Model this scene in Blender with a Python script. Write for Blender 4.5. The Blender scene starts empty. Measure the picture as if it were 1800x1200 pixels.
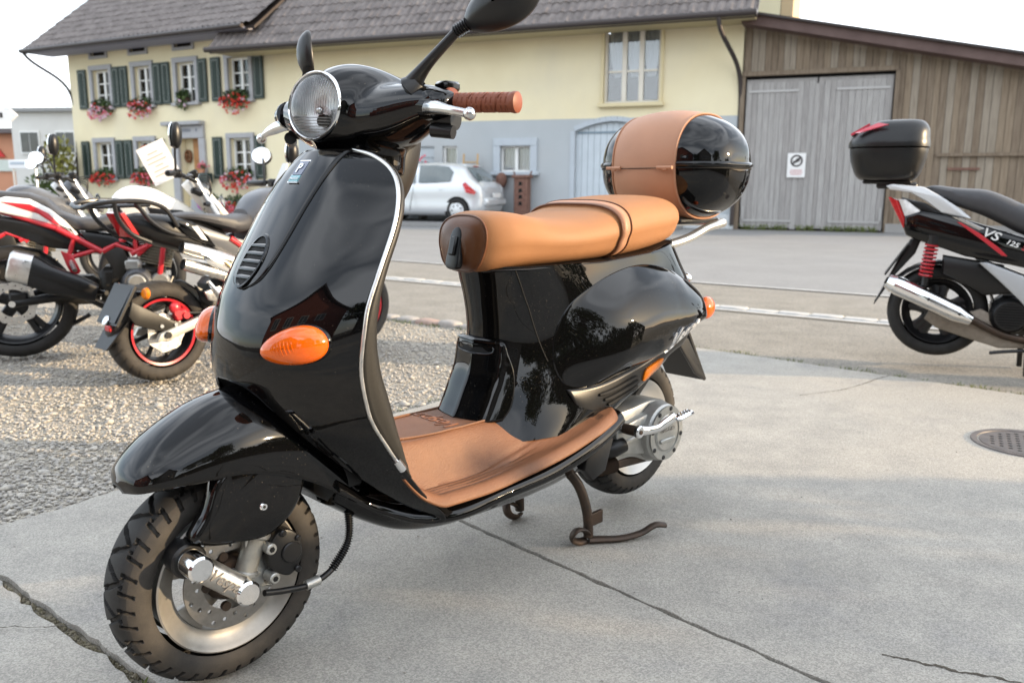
import bpy, bmesh, math, random
import numpy as np
from mathutils import Matrix, Vector
random.seed(7); RNG = np.random.default_rng(7)
S = bpy.context.scene; COL = S.collection
PI = math.pi; rad = math.radians

# ------------------------------------------------------------------ camera
CAMH = 0.93; FPX = 1450.0; HORY = 331.5; ROLL = 0.0055
pitch = math.atan((600 - HORY) / FPX)
R0 = Vector((1, 0, 0)); FW = Vector((0, math.cos(pitch), -math.sin(pitch))); D0 = Vector((0, -math.sin(pitch), -math.cos(pitch)))
RR = math.cos(ROLL) * R0 - math.sin(ROLL) * D0; DD = math.sin(ROLL) * R0 + math.cos(ROLL) * D0
cam = bpy.data.cameras.new('camera'); camo = bpy.data.objects.new('camera', cam); COL.objects.link(camo)
m = Matrix.Identity(4)
for i in range(3):
    m[i][0] = RR[i]; m[i][1] = -DD[i]; m[i][2] = -FW[i]
m[2][3] = CAMH
camo.matrix_world = m
cam.sensor_fit = 'HORIZONTAL'; cam.sensor_width = 36.0; cam.lens = 36.0 * FPX / 1800.0
cam.clip_start = 0.05; cam.clip_end = 3000
cam.dof.use_dof = True; cam.dof.focus_distance = 1.75; cam.dof.aperture_fstop = 5.2
S.camera = camo

# ------------------------------------------------------------------ world, sun, exposure
SUN_EL = 12.5
SUN_VEC = Vector((0.985, -0.17, math.tan(rad(SUN_EL)))).normalized()      # towards the sun
W = bpy.data.worlds.new('World'); S.world = W; W.use_nodes = True
nt = W.node_tree; N = nt.nodes; L = nt.links; N.clear()
out = N.new('ShaderNodeOutputWorld'); bg = N.new('ShaderNodeBackground'); bg.inputs['Strength'].default_value = 0.1
sky = N.new('ShaderNodeTexSky'); sky.sky_type = 'NISHITA'; sky.sun_disc = False
sky.sun_elevation = rad(SUN_EL); sky.sun_rotation = math.atan2(SUN_VEC.x, SUN_VEC.y)
sky.air_density = 1.0; sky.dust_density = 1.0
tc = N.new('ShaderNodeTexCoord'); mp = N.new('ShaderNodeMapping'); mp.inputs['Scale'].default_value = (1.0, 1.0, 3.2)
nz = N.new('ShaderNodeTexNoise'); nz.inputs['Scale'].default_value = 1.35; nz.inputs['Detail'].default_value = 2.2; nz.inputs['Roughness'].default_value = 0.5
nz.inputs['Distortion'].default_value = 0.5
rp = N.new('ShaderNodeValToRGB'); rp.color_ramp.elements[0].position = 0.42; rp.color_ramp.elements[1].position = 0.64
rp.color_ramp.elements[0].color = (0.30, 0.30, 0.30, 1); rp.color_ramp.elements[1].color = (0.94, 0.94, 0.94, 1)
mx = N.new('ShaderNodeMix'); mx.data_type = 'RGBA'; mx.inputs[7].default_value = (11.0, 11.6, 12.4, 1)
L.new(tc.outputs['Generated'], mp.inputs['Vector']); L.new(mp.outputs[0], nz.inputs['Vector']); L.new(nz.outputs['Fac'], rp.inputs['Fac'])
L.new(rp.outputs['Color'], mx.inputs[0]); L.new(sky.outputs['Color'], mx.inputs[6]); L.new(mx.outputs[2], bg.inputs['Color']); L.new(bg.outputs[0], out.inputs['Surface'])
sl = bpy.data.lights.new('sun', 'SUN'); slo = bpy.data.objects.new('sun', sl); COL.objects.link(slo)
sl.energy = 2.9; sl.angle = rad(0.6); sl.color = (1.0, 0.76, 0.48)
slo.rotation_euler = SUN_VEC.to_track_quat('Z', 'Y').to_euler(); slo.location = (30, -5, 12)
S.view_settings.view_transform = 'Standard'; S.view_settings.look = 'None'; S.view_settings.gamma = 1.0
S.view_settings.use_curve_mapping = False; S.view_settings.exposure = 1.5
try:
    S.cycles.max_bounces = 7; S.cycles.glossy_bounces = 4; S.cycles.transmission_bounces = 6; S.cycles.transparent_max_bounces = 8
    S.cycles.sample_clamp_indirect = 6.0; S.cycles.caustics_reflective = False; S.cycles.caustics_refractive = False
except Exception:
    pass

# ------------------------------------------------------------------ helpers: curves
def crs(pts, n, closed=False, even=True):
    """smooth curve through pts, n samples"""
    P = np.asarray(pts, float)
    if closed: P = np.vstack([P, P[:1]])
    d = np.linalg.norm(np.diff(P, axis=0), axis=1); d = np.maximum(d, 1e-9) ** 0.75
    t = np.concatenate([[0], np.cumsum(d)])
    k = len(P); T = np.zeros_like(P)
    for i in range(k):
        if closed and i in (0, k - 1): a, b, c = P[k - 2], P[0], P[1]; h0, h1 = d[-1], d[0]
        elif i == 0: T[i] = (P[1] - P[0]) / d[0]; continue
        elif i == k - 1: T[i] = (P[-1] - P[-2]) / d[-1]; continue
        else: a, b, c = P[i - 1], P[i], P[i + 1]; h0, h1 = d[i - 1], d[i]
        T[i] = ((b - a) / h0 * h1 + (c - b) / h1 * h0) / (h0 + h1)
    def ev(u):
        i = np.clip(np.searchsorted(t, u, side='right') - 1, 0, k - 2); h = d[i]; s = ((u - t[i]) / h)[:, None]; h = h[:, None]
        return (2*s**3-3*s**2+1)*P[i] + (s**3-2*s**2+s)*h*T[i] + (-2*s**3+3*s**2)*P[i+1] + (s**3-s**2)*h*T[i+1]
    u = np.linspace(0, t[-1], n + 1 if closed else n)
    if even:
        uu = np.linspace(0, t[-1], max(200, n * 6)); Q = ev(uu); L_ = np.concatenate([[0], np.cumsum(np.linalg.norm(np.diff(Q, axis=0), axis=1))])
        u = np.interp(np.linspace(0, L_[-1], len(u)), L_, uu)
    Q = ev(u)
    return Q[:-1] if closed else Q

def smoothgrid(C, nu, nv, cu=False, cv=False, even=True):
    """control grid C[i][j] -> nu x nv points (rows i along u, columns j along v)"""
    C = np.asarray(C, float)
    A = np.stack([crs(C[i], nv, cv, even) for i in range(len(C))])
    return np.stack([crs(A[:, j], nu, cu, False) for j in range(A.shape[1])], axis=1)

def fi(x, xs, ys):
    """smooth 1-D interpolation"""
    xs = np.asarray(xs, float); ys = np.asarray(ys, float)
    if xs[0] > xs[-1]: xs = xs[::-1]; ys = ys[::-1]
    x = np.clip(np.asarray(x, float), xs[0], xs[-1]); d = np.diff(xs); s = np.diff(ys) / d; k = len(xs)
    mm = np.zeros(k); mm[0] = s[0]; mm[-1] = s[-1]
    for i in range(1, k - 1):
        mm[i] = 0 if s[i-1]*s[i] <= 0 else 2*s[i-1]*s[i]/(s[i-1]+s[i])
    i = np.clip(np.searchsorted(xs, x, side='right') - 1, 0, k - 2); h = d[i]; u = (x - xs[i]) / h
    return (2*u**3-3*u**2+1)*ys[i] + (u**3-2*u**2+u)*h*mm[i] + (-2*u**3+3*u**2)*ys[i+1] + (u**3-u**2)*h*mm[i+1]

# ------------------------------------------------------------------ helpers: mesh builder
def frame_of(t, ref=(0, 0, 1)):
    t = np.asarray(t, float); t = t / np.linalg.norm(t); r = np.asarray(ref, float)
    if abs(t @ r) > 0.95: r = np.array([1., 0, 0]) if abs(t[0]) < 0.9 else np.array([0, 1., 0])
    a = np.cross(r, t); a /= np.linalg.norm(a); b = np.cross(t, a)
    return a, b, t

class MB:
    def __init__(s): s.v = []; s.f = []; s.n = 0
    def add(s, V, F):
        V = np.asarray(V, float).reshape(-1, 3); s.v.append(V); o = s.n
        s.f.extend([tuple(int(i) + o for i in f) for f in F]); s.n += len(V); return s
    def box(s, c, d, rot=None, bev=0.0, taper=(1, 1)):
        c = np.asarray(c, float); x, y, z = [k / 2 for k in d]
        if bev <= 0:
            V = np.array([[a*x*(taper[0] if e > 0 else 1), b*y*(taper[1] if e > 0 else 1), e*z] for e in (-1, 1) for b in (-1, 1) for a in (-1, 1)])
            F = [(0, 2, 3, 1), (4, 5, 7, 6), (0, 1, 5, 4), (2, 6, 7, 3), (0, 4, 6, 2), (1, 3, 7, 5)]
        else:
            b = min(bev, x*.9, y*.9, z*.9); V = []; F = []
            idx = {}
            for sx in (-1, 1):
                for sy in (-1, 1):
                    for sz in (-1, 1):
                        for k in range(3):
                            p = [sx*(x-b), sy*(y-b), sz*(z-b)]; p[k] = (sx*x, sy*y, sz*z)[k]
                            idx[(sx, sy, sz, k)] = len(V); V.append(p)
            g = lambda *a: idx[a]
            for q in (-1, 1):
                F += [tuple([g(q,-1,-1,0), g(q,1,-1,0), g(q,1,1,0), g(q,-1,1,0)][::q]), tuple([g(-1,q,-1,1), g(-1,q,1,1), g(1,q,1,1), g(1,q,-1,1)][::q]), tuple([g(-1,-1,q,2), g(1,-1,q,2), g(1,1,q,2), g(-1,1,q,2)][::q])]
            for a in (-1, 1):
                for b2 in (-1, 1):
                    q = a*b2
                    F += [tuple([g(a,b2,-1,0), g(a,b2,-1,1), g(a,b2,1,1), g(a,b2,1,0)][::q]), tuple([g(a,-1,b2,2), g(a,-1,b2,0), g(a,1,b2,0), g(a,1,b2,2)][::q]), tuple([g(-1,a,b2,1), g(-1,a,b2,2), g(1,a,b2,2), g(1,a,b2,1)][::q])]
            for a in (-1, 1):
                for b2 in (-1, 1):
                    for c2 in (-1, 1):
                        F.append(tuple([g(a,b2,c2,0), g(a,b2,c2,1), g(a,b2,c2,2)][::a*b2*c2]))
            V = np.array(V)
        if rot is not None: V = V @ np.asarray(rot, float).T
        return s.add(V + c, F)
    def grid(s, G, cu=False, cv=False, flip=False):
        nu, nv = G.shape[:2]; F = []
        for i in range(nu if cu else nu - 1):
            for j in range(nv if cv else nv - 1):
                a, b = i*nv + j, i*nv + (j+1) % nv; c, d = ((i+1) % nu)*nv + (j+1) % nv, ((i+1) % nu)*nv + j
                F.append((a, b, c, d) if not flip else (a, d, c, b))
        return s.add(G.reshape(-1, 3), F)
    def loft(s, rings, cap=True, flip=False):
        G = np.asarray(rings, float); nu, nv = G.shape[:2]; o = s.n
        s.grid(G, False, True, flip)
        if cap:
            a = tuple(range(o, o+nv)); b = tuple(range(o+(nu-1)*nv, o+nu*nv))
            s.f.append(a[::-1] if not flip else a); s.f.append(b if not flip else b[::-1])
        return s
    def tube(s, path, r, seg=12, n=None, closed=False, cap=True, ell=None, ref=(0, 0, 1)):
        P = np.asarray(path, float)
        k = len(P); rr = np.full(k, r, float) if np.isscalar(r) else np.asarray(r, float)
        if n:
            Q = crs(np.hstack([P, rr[:, None]]), n, closed); P, rr = Q[:, :3], Q[:, 3]; k = n
        T = np.gradient(P, axis=0) if not closed else np.roll(P, -1, 0) - np.roll(P, 1, 0)
        a, b, _ = frame_of(T[0], ref); rings = []
        for i in range(k):
            t = T[i] / (np.linalg.norm(T[i]) + 1e-12); a = a - t*(a @ t); a /= np.linalg.norm(a); b = np.cross(t, a)
            ang = np.arange(seg) * 2*PI/seg; e = ell or (1, 1)
            rings.append(P[i] + rr[i]*(np.outer(np.cos(ang)*e[0], a) + np.outer(np.sin(ang)*e[1], b)))
        if closed: s.grid(np.asarray(rings), True, True)
        else: s.loft(rings, cap)
        return s
    def lathe(s, prof, c=(0, 0, 0), axis=(0, 1, 0), seg=48, closed=False, a0=0, a1=None, fn=None):
        """prof: (radius, height along axis)"""
        a, b, t = frame_of(axis); prof = np.asarray(prof, float); full = a1 is None
        ang = np.linspace(0, 2*PI, seg, endpoint=False) if full else np.linspace(a0, a1, seg)
        G = np.zeros((seg, len(prof), 3))
        for i, q in enumerate(ang):
            d = a*math.cos(q) + b*math.sin(q); pr = prof if fn is None else fn(q, prof)
            G[i] = np.asarray(c, float) + np.outer(pr[:, 0], d) + np.outer(pr[:, 1], t)
        return s.grid(G, full, closed)
    def cyl(s, c, axis, r, h, seg=20, r2=None, bev=0.0):
        """solid cylinder starting at c along axis, length h"""
        r2 = r if r2 is None else r2
        pr = [(0, 0), (r - bev, 0), (r, bev), (r2, h - bev), (r2 - bev, h), (0, h)] if bev else [(0, 0), (r, 0), (r2, h), (0, h)]
        return s.lathe(pr, c, np.asarray(axis, float), seg)
    def ell(s, c, r, nu=24, nv=16, p=(1, 1), rot=None):
        th = np.linspace(0, 2*PI, nu, endpoint=False); ph = np.linspace(-PI/2, PI/2, nv)
        sg = lambda x, e: np.sign(x)*np.abs(x)**e
        G = np.zeros((nv, nu, 3))
        for i, q in enumerate(ph):
            G[i, :, 0] = r[0]*sg(math.cos(q), p[1])*sg(np.cos(th), p[0]); G[i, :, 1] = r[1]*sg(math.cos(q), p[1])*sg(np.sin(th), p[0]); G[i, :, 2] = r[2]*sg(math.sin(q), p[1])
        if rot is not None: G = G @ np.asarray(rot, float).T
        return s.grid(G + np.asarray(c, float), False, True)
    def prism(s, out2, o, u, v, d, bev=0.0, holes=()):
        """outline (2-D, counter-clockwise) in plane o + x*u + y*v, pushed along d (3-D vector)"""
        o, u, v, d = [np.asarray(k, float) for k in (o, u, v, d)]
        bm = bmesh.new(); loops = []
        def pt(p, e=0.0): return o + p[0]*u + p[1]*v + d*e
        P = np.asarray(out2, float)
        if holes:
            for lo in [P] + [np.asarray(h, float) for h in holes]:
                vs = [bm.verts.new(pt(p, 1.0)) for p in lo]
                for i in range(len(vs)): bm.edges.new((vs[i], vs[(i+1) % len(vs)]))
            bmesh.ops.triangle_fill(bm, use_beauty=True, use_dissolve=False, edges=bm.edges[:])
            top = [tuple(v_.co) for v_ in bm.verts]; bm.verts.index_update()
            ft = [tuple(v_.index for v_ in f.verts) for f in bm.faces]; bm.free()
            s.add(top, ft); k = 0
            for lo in [P] + [np.asarray(h, float) for h in holes]:
                n_ = len(lo); V = [pt(p, 1.0) for p in lo] + [pt(p, 0.0) for p in lo]
                s.add(V, [(i, (i+1) % n_, n_+(i+1) % n_, n_+i) for i in range(n_)])
            s.add([np.array(t_) - d for t_ in top], [f[::-1] for f in ft])
            return s
        bm.free(); n_ = len(P)
        if bev:
            c = P.mean(0); e = np.roll(P, -1, 0) - np.roll(P, 1, 0); nr = np.stack([e[:, 1], -e[:, 0]], 1); nr /= np.linalg.norm(nr, axis=1)[:, None] + 1e-9
            if ((P - c)*nr).sum() < 0: nr = -nr
            Q = P - nr*bev; b = bev/np.linalg.norm(d)
            rings = [[pt(p, 0) for p in Q], [pt(p, b*.3) for p in (P*.7+Q*.3)], [pt(p, b) for p in P], [pt(p, 1-b) for p in P], [pt(p, 1-b*.3) for p in (P*.7+Q*.3)], [pt(p, 1) for p in Q]]
        else: rings = [[pt(p, 0) for p in P], [pt(p, 1) for p in P]]
        return s.loft(np.asarray(rings))
    def build(s, name, mt, parent=None, smooth=True, angle=40, solid=0.0, recalc=True):
        me = bpy.data.meshes.new(name)
        V = np.vstack(s.v) if s.v else np.zeros((0, 3)); me.from_pydata(V.tolist(), [], s.f); me.update()
        if recalc and s.n < 60000:
            bm = bmesh.new(); bm.from_mesh(me); bmesh.ops.remove_doubles(bm, verts=bm.verts[:], dist=1e-6); bmesh.ops.recalc_face_normals(bm, faces=bm.faces[:]); bm.to_mesh(me); bm.free()
        o = bpy.data.objects.new(name, me); COL.objects.link(o)
        if mt is not None: me.materials.append(mt)
        if smooth:
            me.shade_smooth()
            if angle < 179: me.set_sharp_from_angle(angle=rad(angle))
        if parent is not None: o.parent = parent
        if solid:
            md = o.modifiers.new('thick', 'SOLIDIFY'); md.thickness = solid; md.offset = -1
        return o

def remeshed(mb, name, mt, parent, voxel=0.004, it=12, bevel_sub=0):
    """join the shapes in mb into one smooth skin"""
    o = mb.build(name + '_raw', None, None)
    r = o.modifiers.new('r', 'REMESH'); r.mode = 'VOXEL'; r.voxel_size = voxel
    k = o.modifiers.new('s', 'SMOOTH'); k.iterations = it; k.factor = 0.5
    dg = bpy.context.evaluated_depsgraph_get(); me = bpy.data.meshes.new_from_object(o.evaluated_get(dg)); old = o.data
    bpy.data.objects.remove(o); bpy.data.meshes.remove(old)
    me.name = name; me.materials.clear(); me.materials.append(mt); me.shade_smooth()
    q = bpy.data.objects.new(name, me); COL.objects.link(q); q.parent = parent
    return q

def empty(name, label, cat, loc=(0, 0, 0), rz=0.0, group=None):
    o = bpy.data.objects.new(name, None); COL.objects.link(o); o.location = loc; o.rotation_euler = (0, 0, rz); o.empty_display_size = 0.1
    o['label'] = label; o['category'] = cat
    if group: o['group'] = group
    return o
def tag(o, label=None, cat=None, group=None, kind=None):
    if label: o['label'] = label
    if cat: o['category'] = cat
    if group: o['group'] = group
    if kind: o['kind'] = kind
    return o
def copy_tree(o, parent=None):
    c = o.copy(); COL.objects.link(c)
    if parent is not None: c.parent = parent
    for ch in list(o.children): copy_tree(ch, c)
    return c

def text_obj(name, txt, mt, parent, o, u, v, size, depth=0.001, shear=0.0, align='CENTER', sx=1.0, warp=None, bold=0.0):
    cu = bpy.data.curves.new(name, 'FONT'); cu.body = txt; cu.size = 1.0; cu.shear = shear; cu.align_x = align; cu.align_y = 'CENTER'
    cu.extrude = 0.5; cu.resolution_u = 3; cu.offset = bold
    t = bpy.data.objects.new(name, cu); COL.objects.link(t)
    dg = bpy.context.evaluated_depsgraph_get(); me = bpy.data.meshes.new_from_object(t.evaluated_get(dg)); bpy.data.objects.remove(t)
    n = len(me.vertices); c = np.zeros(n*3); me.vertices.foreach_get('co', c); c = c.reshape(-1, 3)
    u = np.asarray(u, float); v = np.asarray(v, float); w = np.cross(u, v); w /= np.linalg.norm(w)
    if warp: P = warp(c[:, 0]*size*sx, c[:, 1]*size, c[:, 2]*2*depth)
    else: P = np.asarray(o, float) + np.outer(c[:, 0]*size*sx, u) + np.outer(c[:, 1]*size, v) + np.outer(c[:, 2]*2*depth, w)
    me.vertices.foreach_set('co', P.ravel()); me.update(); me.materials.clear(); me.materials.append(mt); me.name = name
    q = bpy.data.objects.new(name, me); COL.objects.link(q); q.parent = parent
    return q

# ------------------------------------------------------------------ materials
MATS = {}
def mat(name, col, rough=0.5, metal=0.0, var=0.0, vs=8.0, col2=None, bump=0.0, bs=120.0, coat=0.0, spec=0.5, rvar=0.0, trans=0.0, ior=1.45, alpha=1.0, stretch=None, bd=0.02, det=6.0):
    if name in MATS: return MATS[name]
    m_ = bpy.data.materials.new(name); m_.use_nodes = True; nt = m_.node_tree; b = nt.nodes['Principled BSDF']
    b.inputs['Base Color'].default_value = (*col, 1); b.inputs['Roughness'].default_value = rough; b.inputs['Metallic'].default_value = metal
    b.inputs['Coat Weight'].default_value = coat; b.inputs['Coat Roughness'].default_value = 0.03; b.inputs['Specular IOR Level'].default_value = spec
    b.inputs['Transmission Weight'].default_value = trans; b.inputs['IOR'].default_value = ior; b.inputs['Alpha'].default_value = alpha
    tc = nt.nodes.new('ShaderNodeTexCoord'); src = tc.outputs['Object']
    if stretch:
        mp = nt.nodes.new('ShaderNodeMapping'); mp.inputs['Scale'].default_value = stretch; nt.links.new(src, mp.inputs['Vector']); src = mp.outputs[0]
    if var > 0 or col2 or rvar > 0:
        nz = nt.nodes.new('ShaderNodeTexNoise'); nz.inputs['Scale'].default_value = vs; nz.inputs['Detail'].default_value = det; nz.inputs['Roughness'].default_value = 0.65
        nt.links.new(src, nz.inputs['Vector'])
        rp = nt.nodes.new('ShaderNodeValToRGB'); rp.color_ramp.elements[0].position = 0.3; rp.color_ramp.elements[1].position = 0.7
        c2 = col2 if col2 else tuple(min(1, k*(1+var)) for k in col); c1 = col if col2 else tuple(k*(1-var) for k in col)
        rp.color_ramp.elements[0].color = (*c1, 1); rp.color_ramp.elements[1].color = (*c2, 1)
        nt.links.new(nz.outputs['Fac'], rp.inputs['Fac'])
        if var > 0 or col2: nt.links.new(rp.outputs['Color'], b.inputs['Base Color'])
        if rvar > 0:
            mr = nt.nodes.new('ShaderNodeMapRange'); mr.inputs['From Min'].default_value = 0.3; mr.inputs['From Max'].default_value = 0.7
            mr.inputs['To Min'].default_value = max(0.01, rough-rvar); mr.inputs['To Max'].default_value = rough+rvar
            nt.links.new(nz.outputs['Fac'], mr.inputs['Value']); nt.links.new(mr.outputs[0], b.inputs['Roughness'])
    if bump > 0:
        n2 = nt.nodes.new('ShaderNodeTexNoise'); n2.inputs['Scale'].default_value = bs; n2.inputs['Detail'].default_value = 4
        nt.links.new(src, n2.inputs['Vector']); bp = nt.nodes.new('ShaderNodeBump'); bp.inputs['Strength'].default_value = bump; bp.inputs['Distance'].default_value = bd
        nt.links.new(n2.outputs['Fac'], bp.inputs['Height']); nt.links.new(bp.outputs[0], b.inputs['Normal'])
    MATS[name] = m_
    return m_
def setn(m_, **k):
    b = m_.node_tree.nodes['Principled BSDF']
    for a, v in k.items(): b.inputs[a.replace('_', ' ')].default_value = v
    return m_

M_black = mat('black gloss paint', (0.0022, 0.0022, 0.0025), 0.022, rvar=0.010, vs=9)
def dusty(m_, col, scale, p0, p1):
    nt = m_.node_tree; b = nt.nodes['Principled BSDF']; tc = nt.nodes.new('ShaderNodeTexCoord'); n = nt.nodes.new('ShaderNodeTexNoise'); n.inputs['Scale'].default_value = scale; n.inputs['Detail'].default_value = 3
    nt.links.new(tc.outputs['Object'], n.inputs['Vector']); n3 = nt.nodes.new('ShaderNodeTexNoise'); n3.inputs['Scale'].default_value = 7; nt.links.new(tc.outputs['Object'], n3.inputs['Vector'])
    ad = nt.nodes.new('ShaderNodeMath'); ad.operation = 'MULTIPLY_ADD'; ad.inputs[1].default_value = 0.25; nt.links.new(n3.outputs['Fac'], ad.inputs[0]); nt.links.new(n.outputs['Fac'], ad.inputs[2])
    mr = nt.nodes.new('ShaderNodeMapRange'); mr.inputs['From Min'].default_value = p0; mr.inputs['From Max'].default_value = p1; nt.links.new(ad.outputs[0], mr.inputs['Value'])
    mx = nt.nodes.new('ShaderNodeMix'); mx.data_type = 'RGBA'; mx.inputs[6].default_value = b.inputs['Base Color'].default_value; mx.inputs[7].default_value = (*col, 1); nt.links.new(mr.outputs[0], mx.inputs[0]); nt.links.new(mx.outputs[2], b.inputs['Base Color'])
dusty(M_black, (0.09, 0.08, 0.065), 330, 0.83, 0.90)
M_plastic = mat('black plastic', (0.0065, 0.0065, 0.007), 0.36, var=0.15, vs=30, bump=0.05, bs=900, bd=0.002)
M_satin = mat('satin black metal', (0.01, 0.01, 0.011), 0.3, var=0.2, vs=20)
M_rubber = mat('tyre rubber', (0.018, 0.017, 0.016), 0.72, var=0.35, vs=22, bump=0.1, bs=400, bd=0.003)
M_dusty = mat('dusty tyre rubber', (0.020, 0.0185, 0.017), 0.75, col2=(0.050, 0.043, 0.036), vs=16, bump=0.12, bs=300, bd=0.003)
M_chrome = mat('chrome', (0.82, 0.82, 0.82), 0.08, 1.0, rvar=0.05, vs=30)
M_alu = mat('brushed aluminium', (0.62, 0.61, 0.59), 0.34, 1.0, var=0.12, vs=40, rvar=0.1)
M_castalu = mat('cast aluminium engine', (0.42, 0.42, 0.40), 0.42, 0.75, var=0.15, vs=30, bump=0.15, bs=260, bd=0.004)
M_rim = mat('silver wheel paint', (0.32, 0.30, 0.27), 0.38, 0.55, var=0.2, vs=14)
M_disc = mat('brake disc steel', (0.30, 0.285, 0.265), 0.4, 0.9, var=0.15, vs=60)
M_dark = mat('dark gap', (0.003, 0.003, 0.003), 0.8)
M_greyin = mat('dark grey metallic plastic', (0.015, 0.0135, 0.011), 0.45, 0.0, var=0.25, vs=300, bump=0.15, bs=900, bd=0.002)
M_tan = mat('tan leather', (0.315, 0.142, 0.056), 0.64, var=0.10, vs=6, bump=0.25, bs=480, bd=0.002, rvar=0.06)
M_tanband = mat('tan leather cover', (0.40, 0.20, 0.115), 0.5, var=0.06, vs=7, bump=0.22, bs=520, bd=0.002)
M_brown = mat('brown leather', (0.135, 0.052, 0.021), 0.36, var=0.1, vs=12, bump=0.2, bs=420, bd=0.002)
M_grip = mat('brown rubber grip', (0.21, 0.058, 0.026), 0.5, var=0.1, vs=30, bump=0.1, bs=500, bd=0.002)
M_mat = mat('tan rubber mat', (0.14, 0.057, 0.026), 0.55, col2=(0.19, 0.082, 0.037), vs=11, bump=0.5, bs=330, bd=0.003)
M_orange = mat('orange lens', (0.66, 0.105, 0.002), 0.08, coat=0.5, var=0.12, vs=40)
M_amber = mat('amber reflector', (0.72, 0.19, 0.006), 0.22, var=0.06, vs=60)
M_redlens = mat('red lens', (0.42, 0.012, 0.015), 0.12, coat=0.5, var=0.2, vs=60)
M_white = mat('white paint', (0.78, 0.78, 0.77), 0.25, coat=0.4)
M_cream = mat('pearl white paint', (0.80, 0.76, 0.68), 0.22, coat=0.5)
M_red = mat('red frame paint', (0.46, 0.02, 0.03), 0.3, coat=0.3)
M_grey = mat('matt grey tank paint', (0.10, 0.105, 0.115), 0.36, coat=0.1)
M_seatv = mat('dark grey seat vinyl', (0.05, 0.05, 0.054), 0.5, var=0.1, vs=40, bump=0.1, bs=600, bd=0.002)
M_steel = mat('worn dark steel', (0.045, 0.038, 0.032), 0.5, 0.6, col2=(0.085, 0.055, 0.038), vs=25)
def thinglass(name, ior, tint, rough=0.02):
    m_ = bpy.data.materials.new(name); m_.use_nodes = True; nt = m_.node_tree; nt.nodes.clear(); o_ = nt.nodes.new('ShaderNodeOutputMaterial'); mxs = nt.nodes.new('ShaderNodeMixShader'); tr = nt.nodes.new('ShaderNodeBsdfTransparent'); gl = nt.nodes.new('ShaderNodeBsdfGlossy'); fr = nt.nodes.new('ShaderNodeFresnel')
    tr.inputs[0].default_value = (*tint, 1); gl.inputs['Roughness'].default_value = rough; fr.inputs['IOR'].default_value = ior
    nt.links.new(fr.outputs[0], mxs.inputs[0]); nt.links.new(tr.outputs[0], mxs.inputs[1]); nt.links.new(gl.outputs[0], mxs.inputs[2]); nt.links.new(mxs.outputs[0], o_.inputs[0]); return m_
M_glassy = thinglass('clear lens', 1.5, (0.97, 0.98, 0.98))
M_glassrib = mat('clear lens rib', (0.78, 0.80, 0.82), 0.12, alpha=0.42, spec=0.8)
M_reflector = mat('lamp reflector', (0.90, 0.91, 0.92), 0.34, 0.45)
M_mirror = mat('mirror glass', (0.9, 0.92, 0.93), 0.02, 1.0)
# ================================================================== SETTING: ground
def ground_mat(name, c1, c2, sc, bump, bs, rough=0.85, speck=None, speck_s=500, blot=None, blot_s=0.9, bd=0.01, blot2=None):
    m_ = bpy.data.materials.new(name); m_.use_nodes = True; nt = m_.node_tree; b = nt.nodes['Principled BSDF']; b.inputs['Roughness'].default_value = rough
    b.inputs['Specular IOR Level'].default_value = 0.3
    tc = nt.nodes.new('ShaderNodeTexCoord'); src = tc.outputs['Object']
    def noise(s, d=6, r=0.6, w=0.0):
        n = nt.nodes.new('ShaderNodeTexNoise'); n.inputs['Scale'].default_value = s; n.inputs['Detail'].default_value = d; n.inputs['Roughness'].default_value = r; n.inputs['Distortion'].default_value = w
        nt.links.new(src, n.inputs['Vector']); return n.outputs['Fac']
    def ramp(f, p0, p1, a, b2):
        r = nt.nodes.new('ShaderNodeValToRGB'); r.color_ramp.elements[0].position = p0; r.color_ramp.elements[1].position = p1
        r.color_ramp.elements[0].color = (*a, 1); r.color_ramp.elements[1].color = (*b2, 1); nt.links.new(f, r.inputs['Fac']); return r.outputs['Color']
    def mix(f, a, b2, mode='MIX'):
        x = nt.nodes.new('ShaderNodeMix'); x.data_type = 'RGBA'; x.blend_type = mode
        for i, k in ((0, f), (6, a), (7, b2)):
            if hasattr(k, 'links'): nt.links.new(k, x.inputs[i])
            elif isinstance(k, tuple): x.inputs[i].default_value = (*k, 1)
            else: x.inputs[i].default_value = k
        return x.outputs[2]
    c = ramp(noise(sc), 0.34, 0.68, c1, c2)
    if blot: c = mix(ramp(noise(blot_s, 5, 0.55, 0.4), 0.48, 0.66, (0, 0, 0), (1, 1, 1)), c, blot)
    if blot2: c = mix(ramp(noise(blot_s*2.3, 7, 0.65, 0.6), 0.56, 0.72, (0, 0, 0), (0.75, 0.75, 0.75)), c, blot2)
    if speck:
        v = nt.nodes.new('ShaderNodeTexVoronoi'); v.inputs['Scale'].default_value = speck_s; nt.links.new(src, v.inputs['Vector'])
        g = nt.nodes.new('ShaderNodeSeparateColor'); nt.links.new(v.outputs['Color'], g.inputs[0])
        c = mix(ramp(g.outputs[0], 0.0, 1.0, speck[0], speck[1]), c, c) if False else mix(1.0, c, ramp(g.outputs[0], 0.05, 0.95, speck[0], speck[1]), 'MULTIPLY')
    nt.links.new(c, b.inputs['Base Color'])
    h = noise(bs, 5, 0.7); bp = nt.nodes.new('ShaderNodeBump'); bp.inputs['Strength'].default_value = bump; bp.inputs['Distance'].default_value = bd
    nt.links.new(h, bp.inputs['Height']); nt.links.new(bp.outputs[0], b.inputs['Normal'])
    return m_

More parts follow.
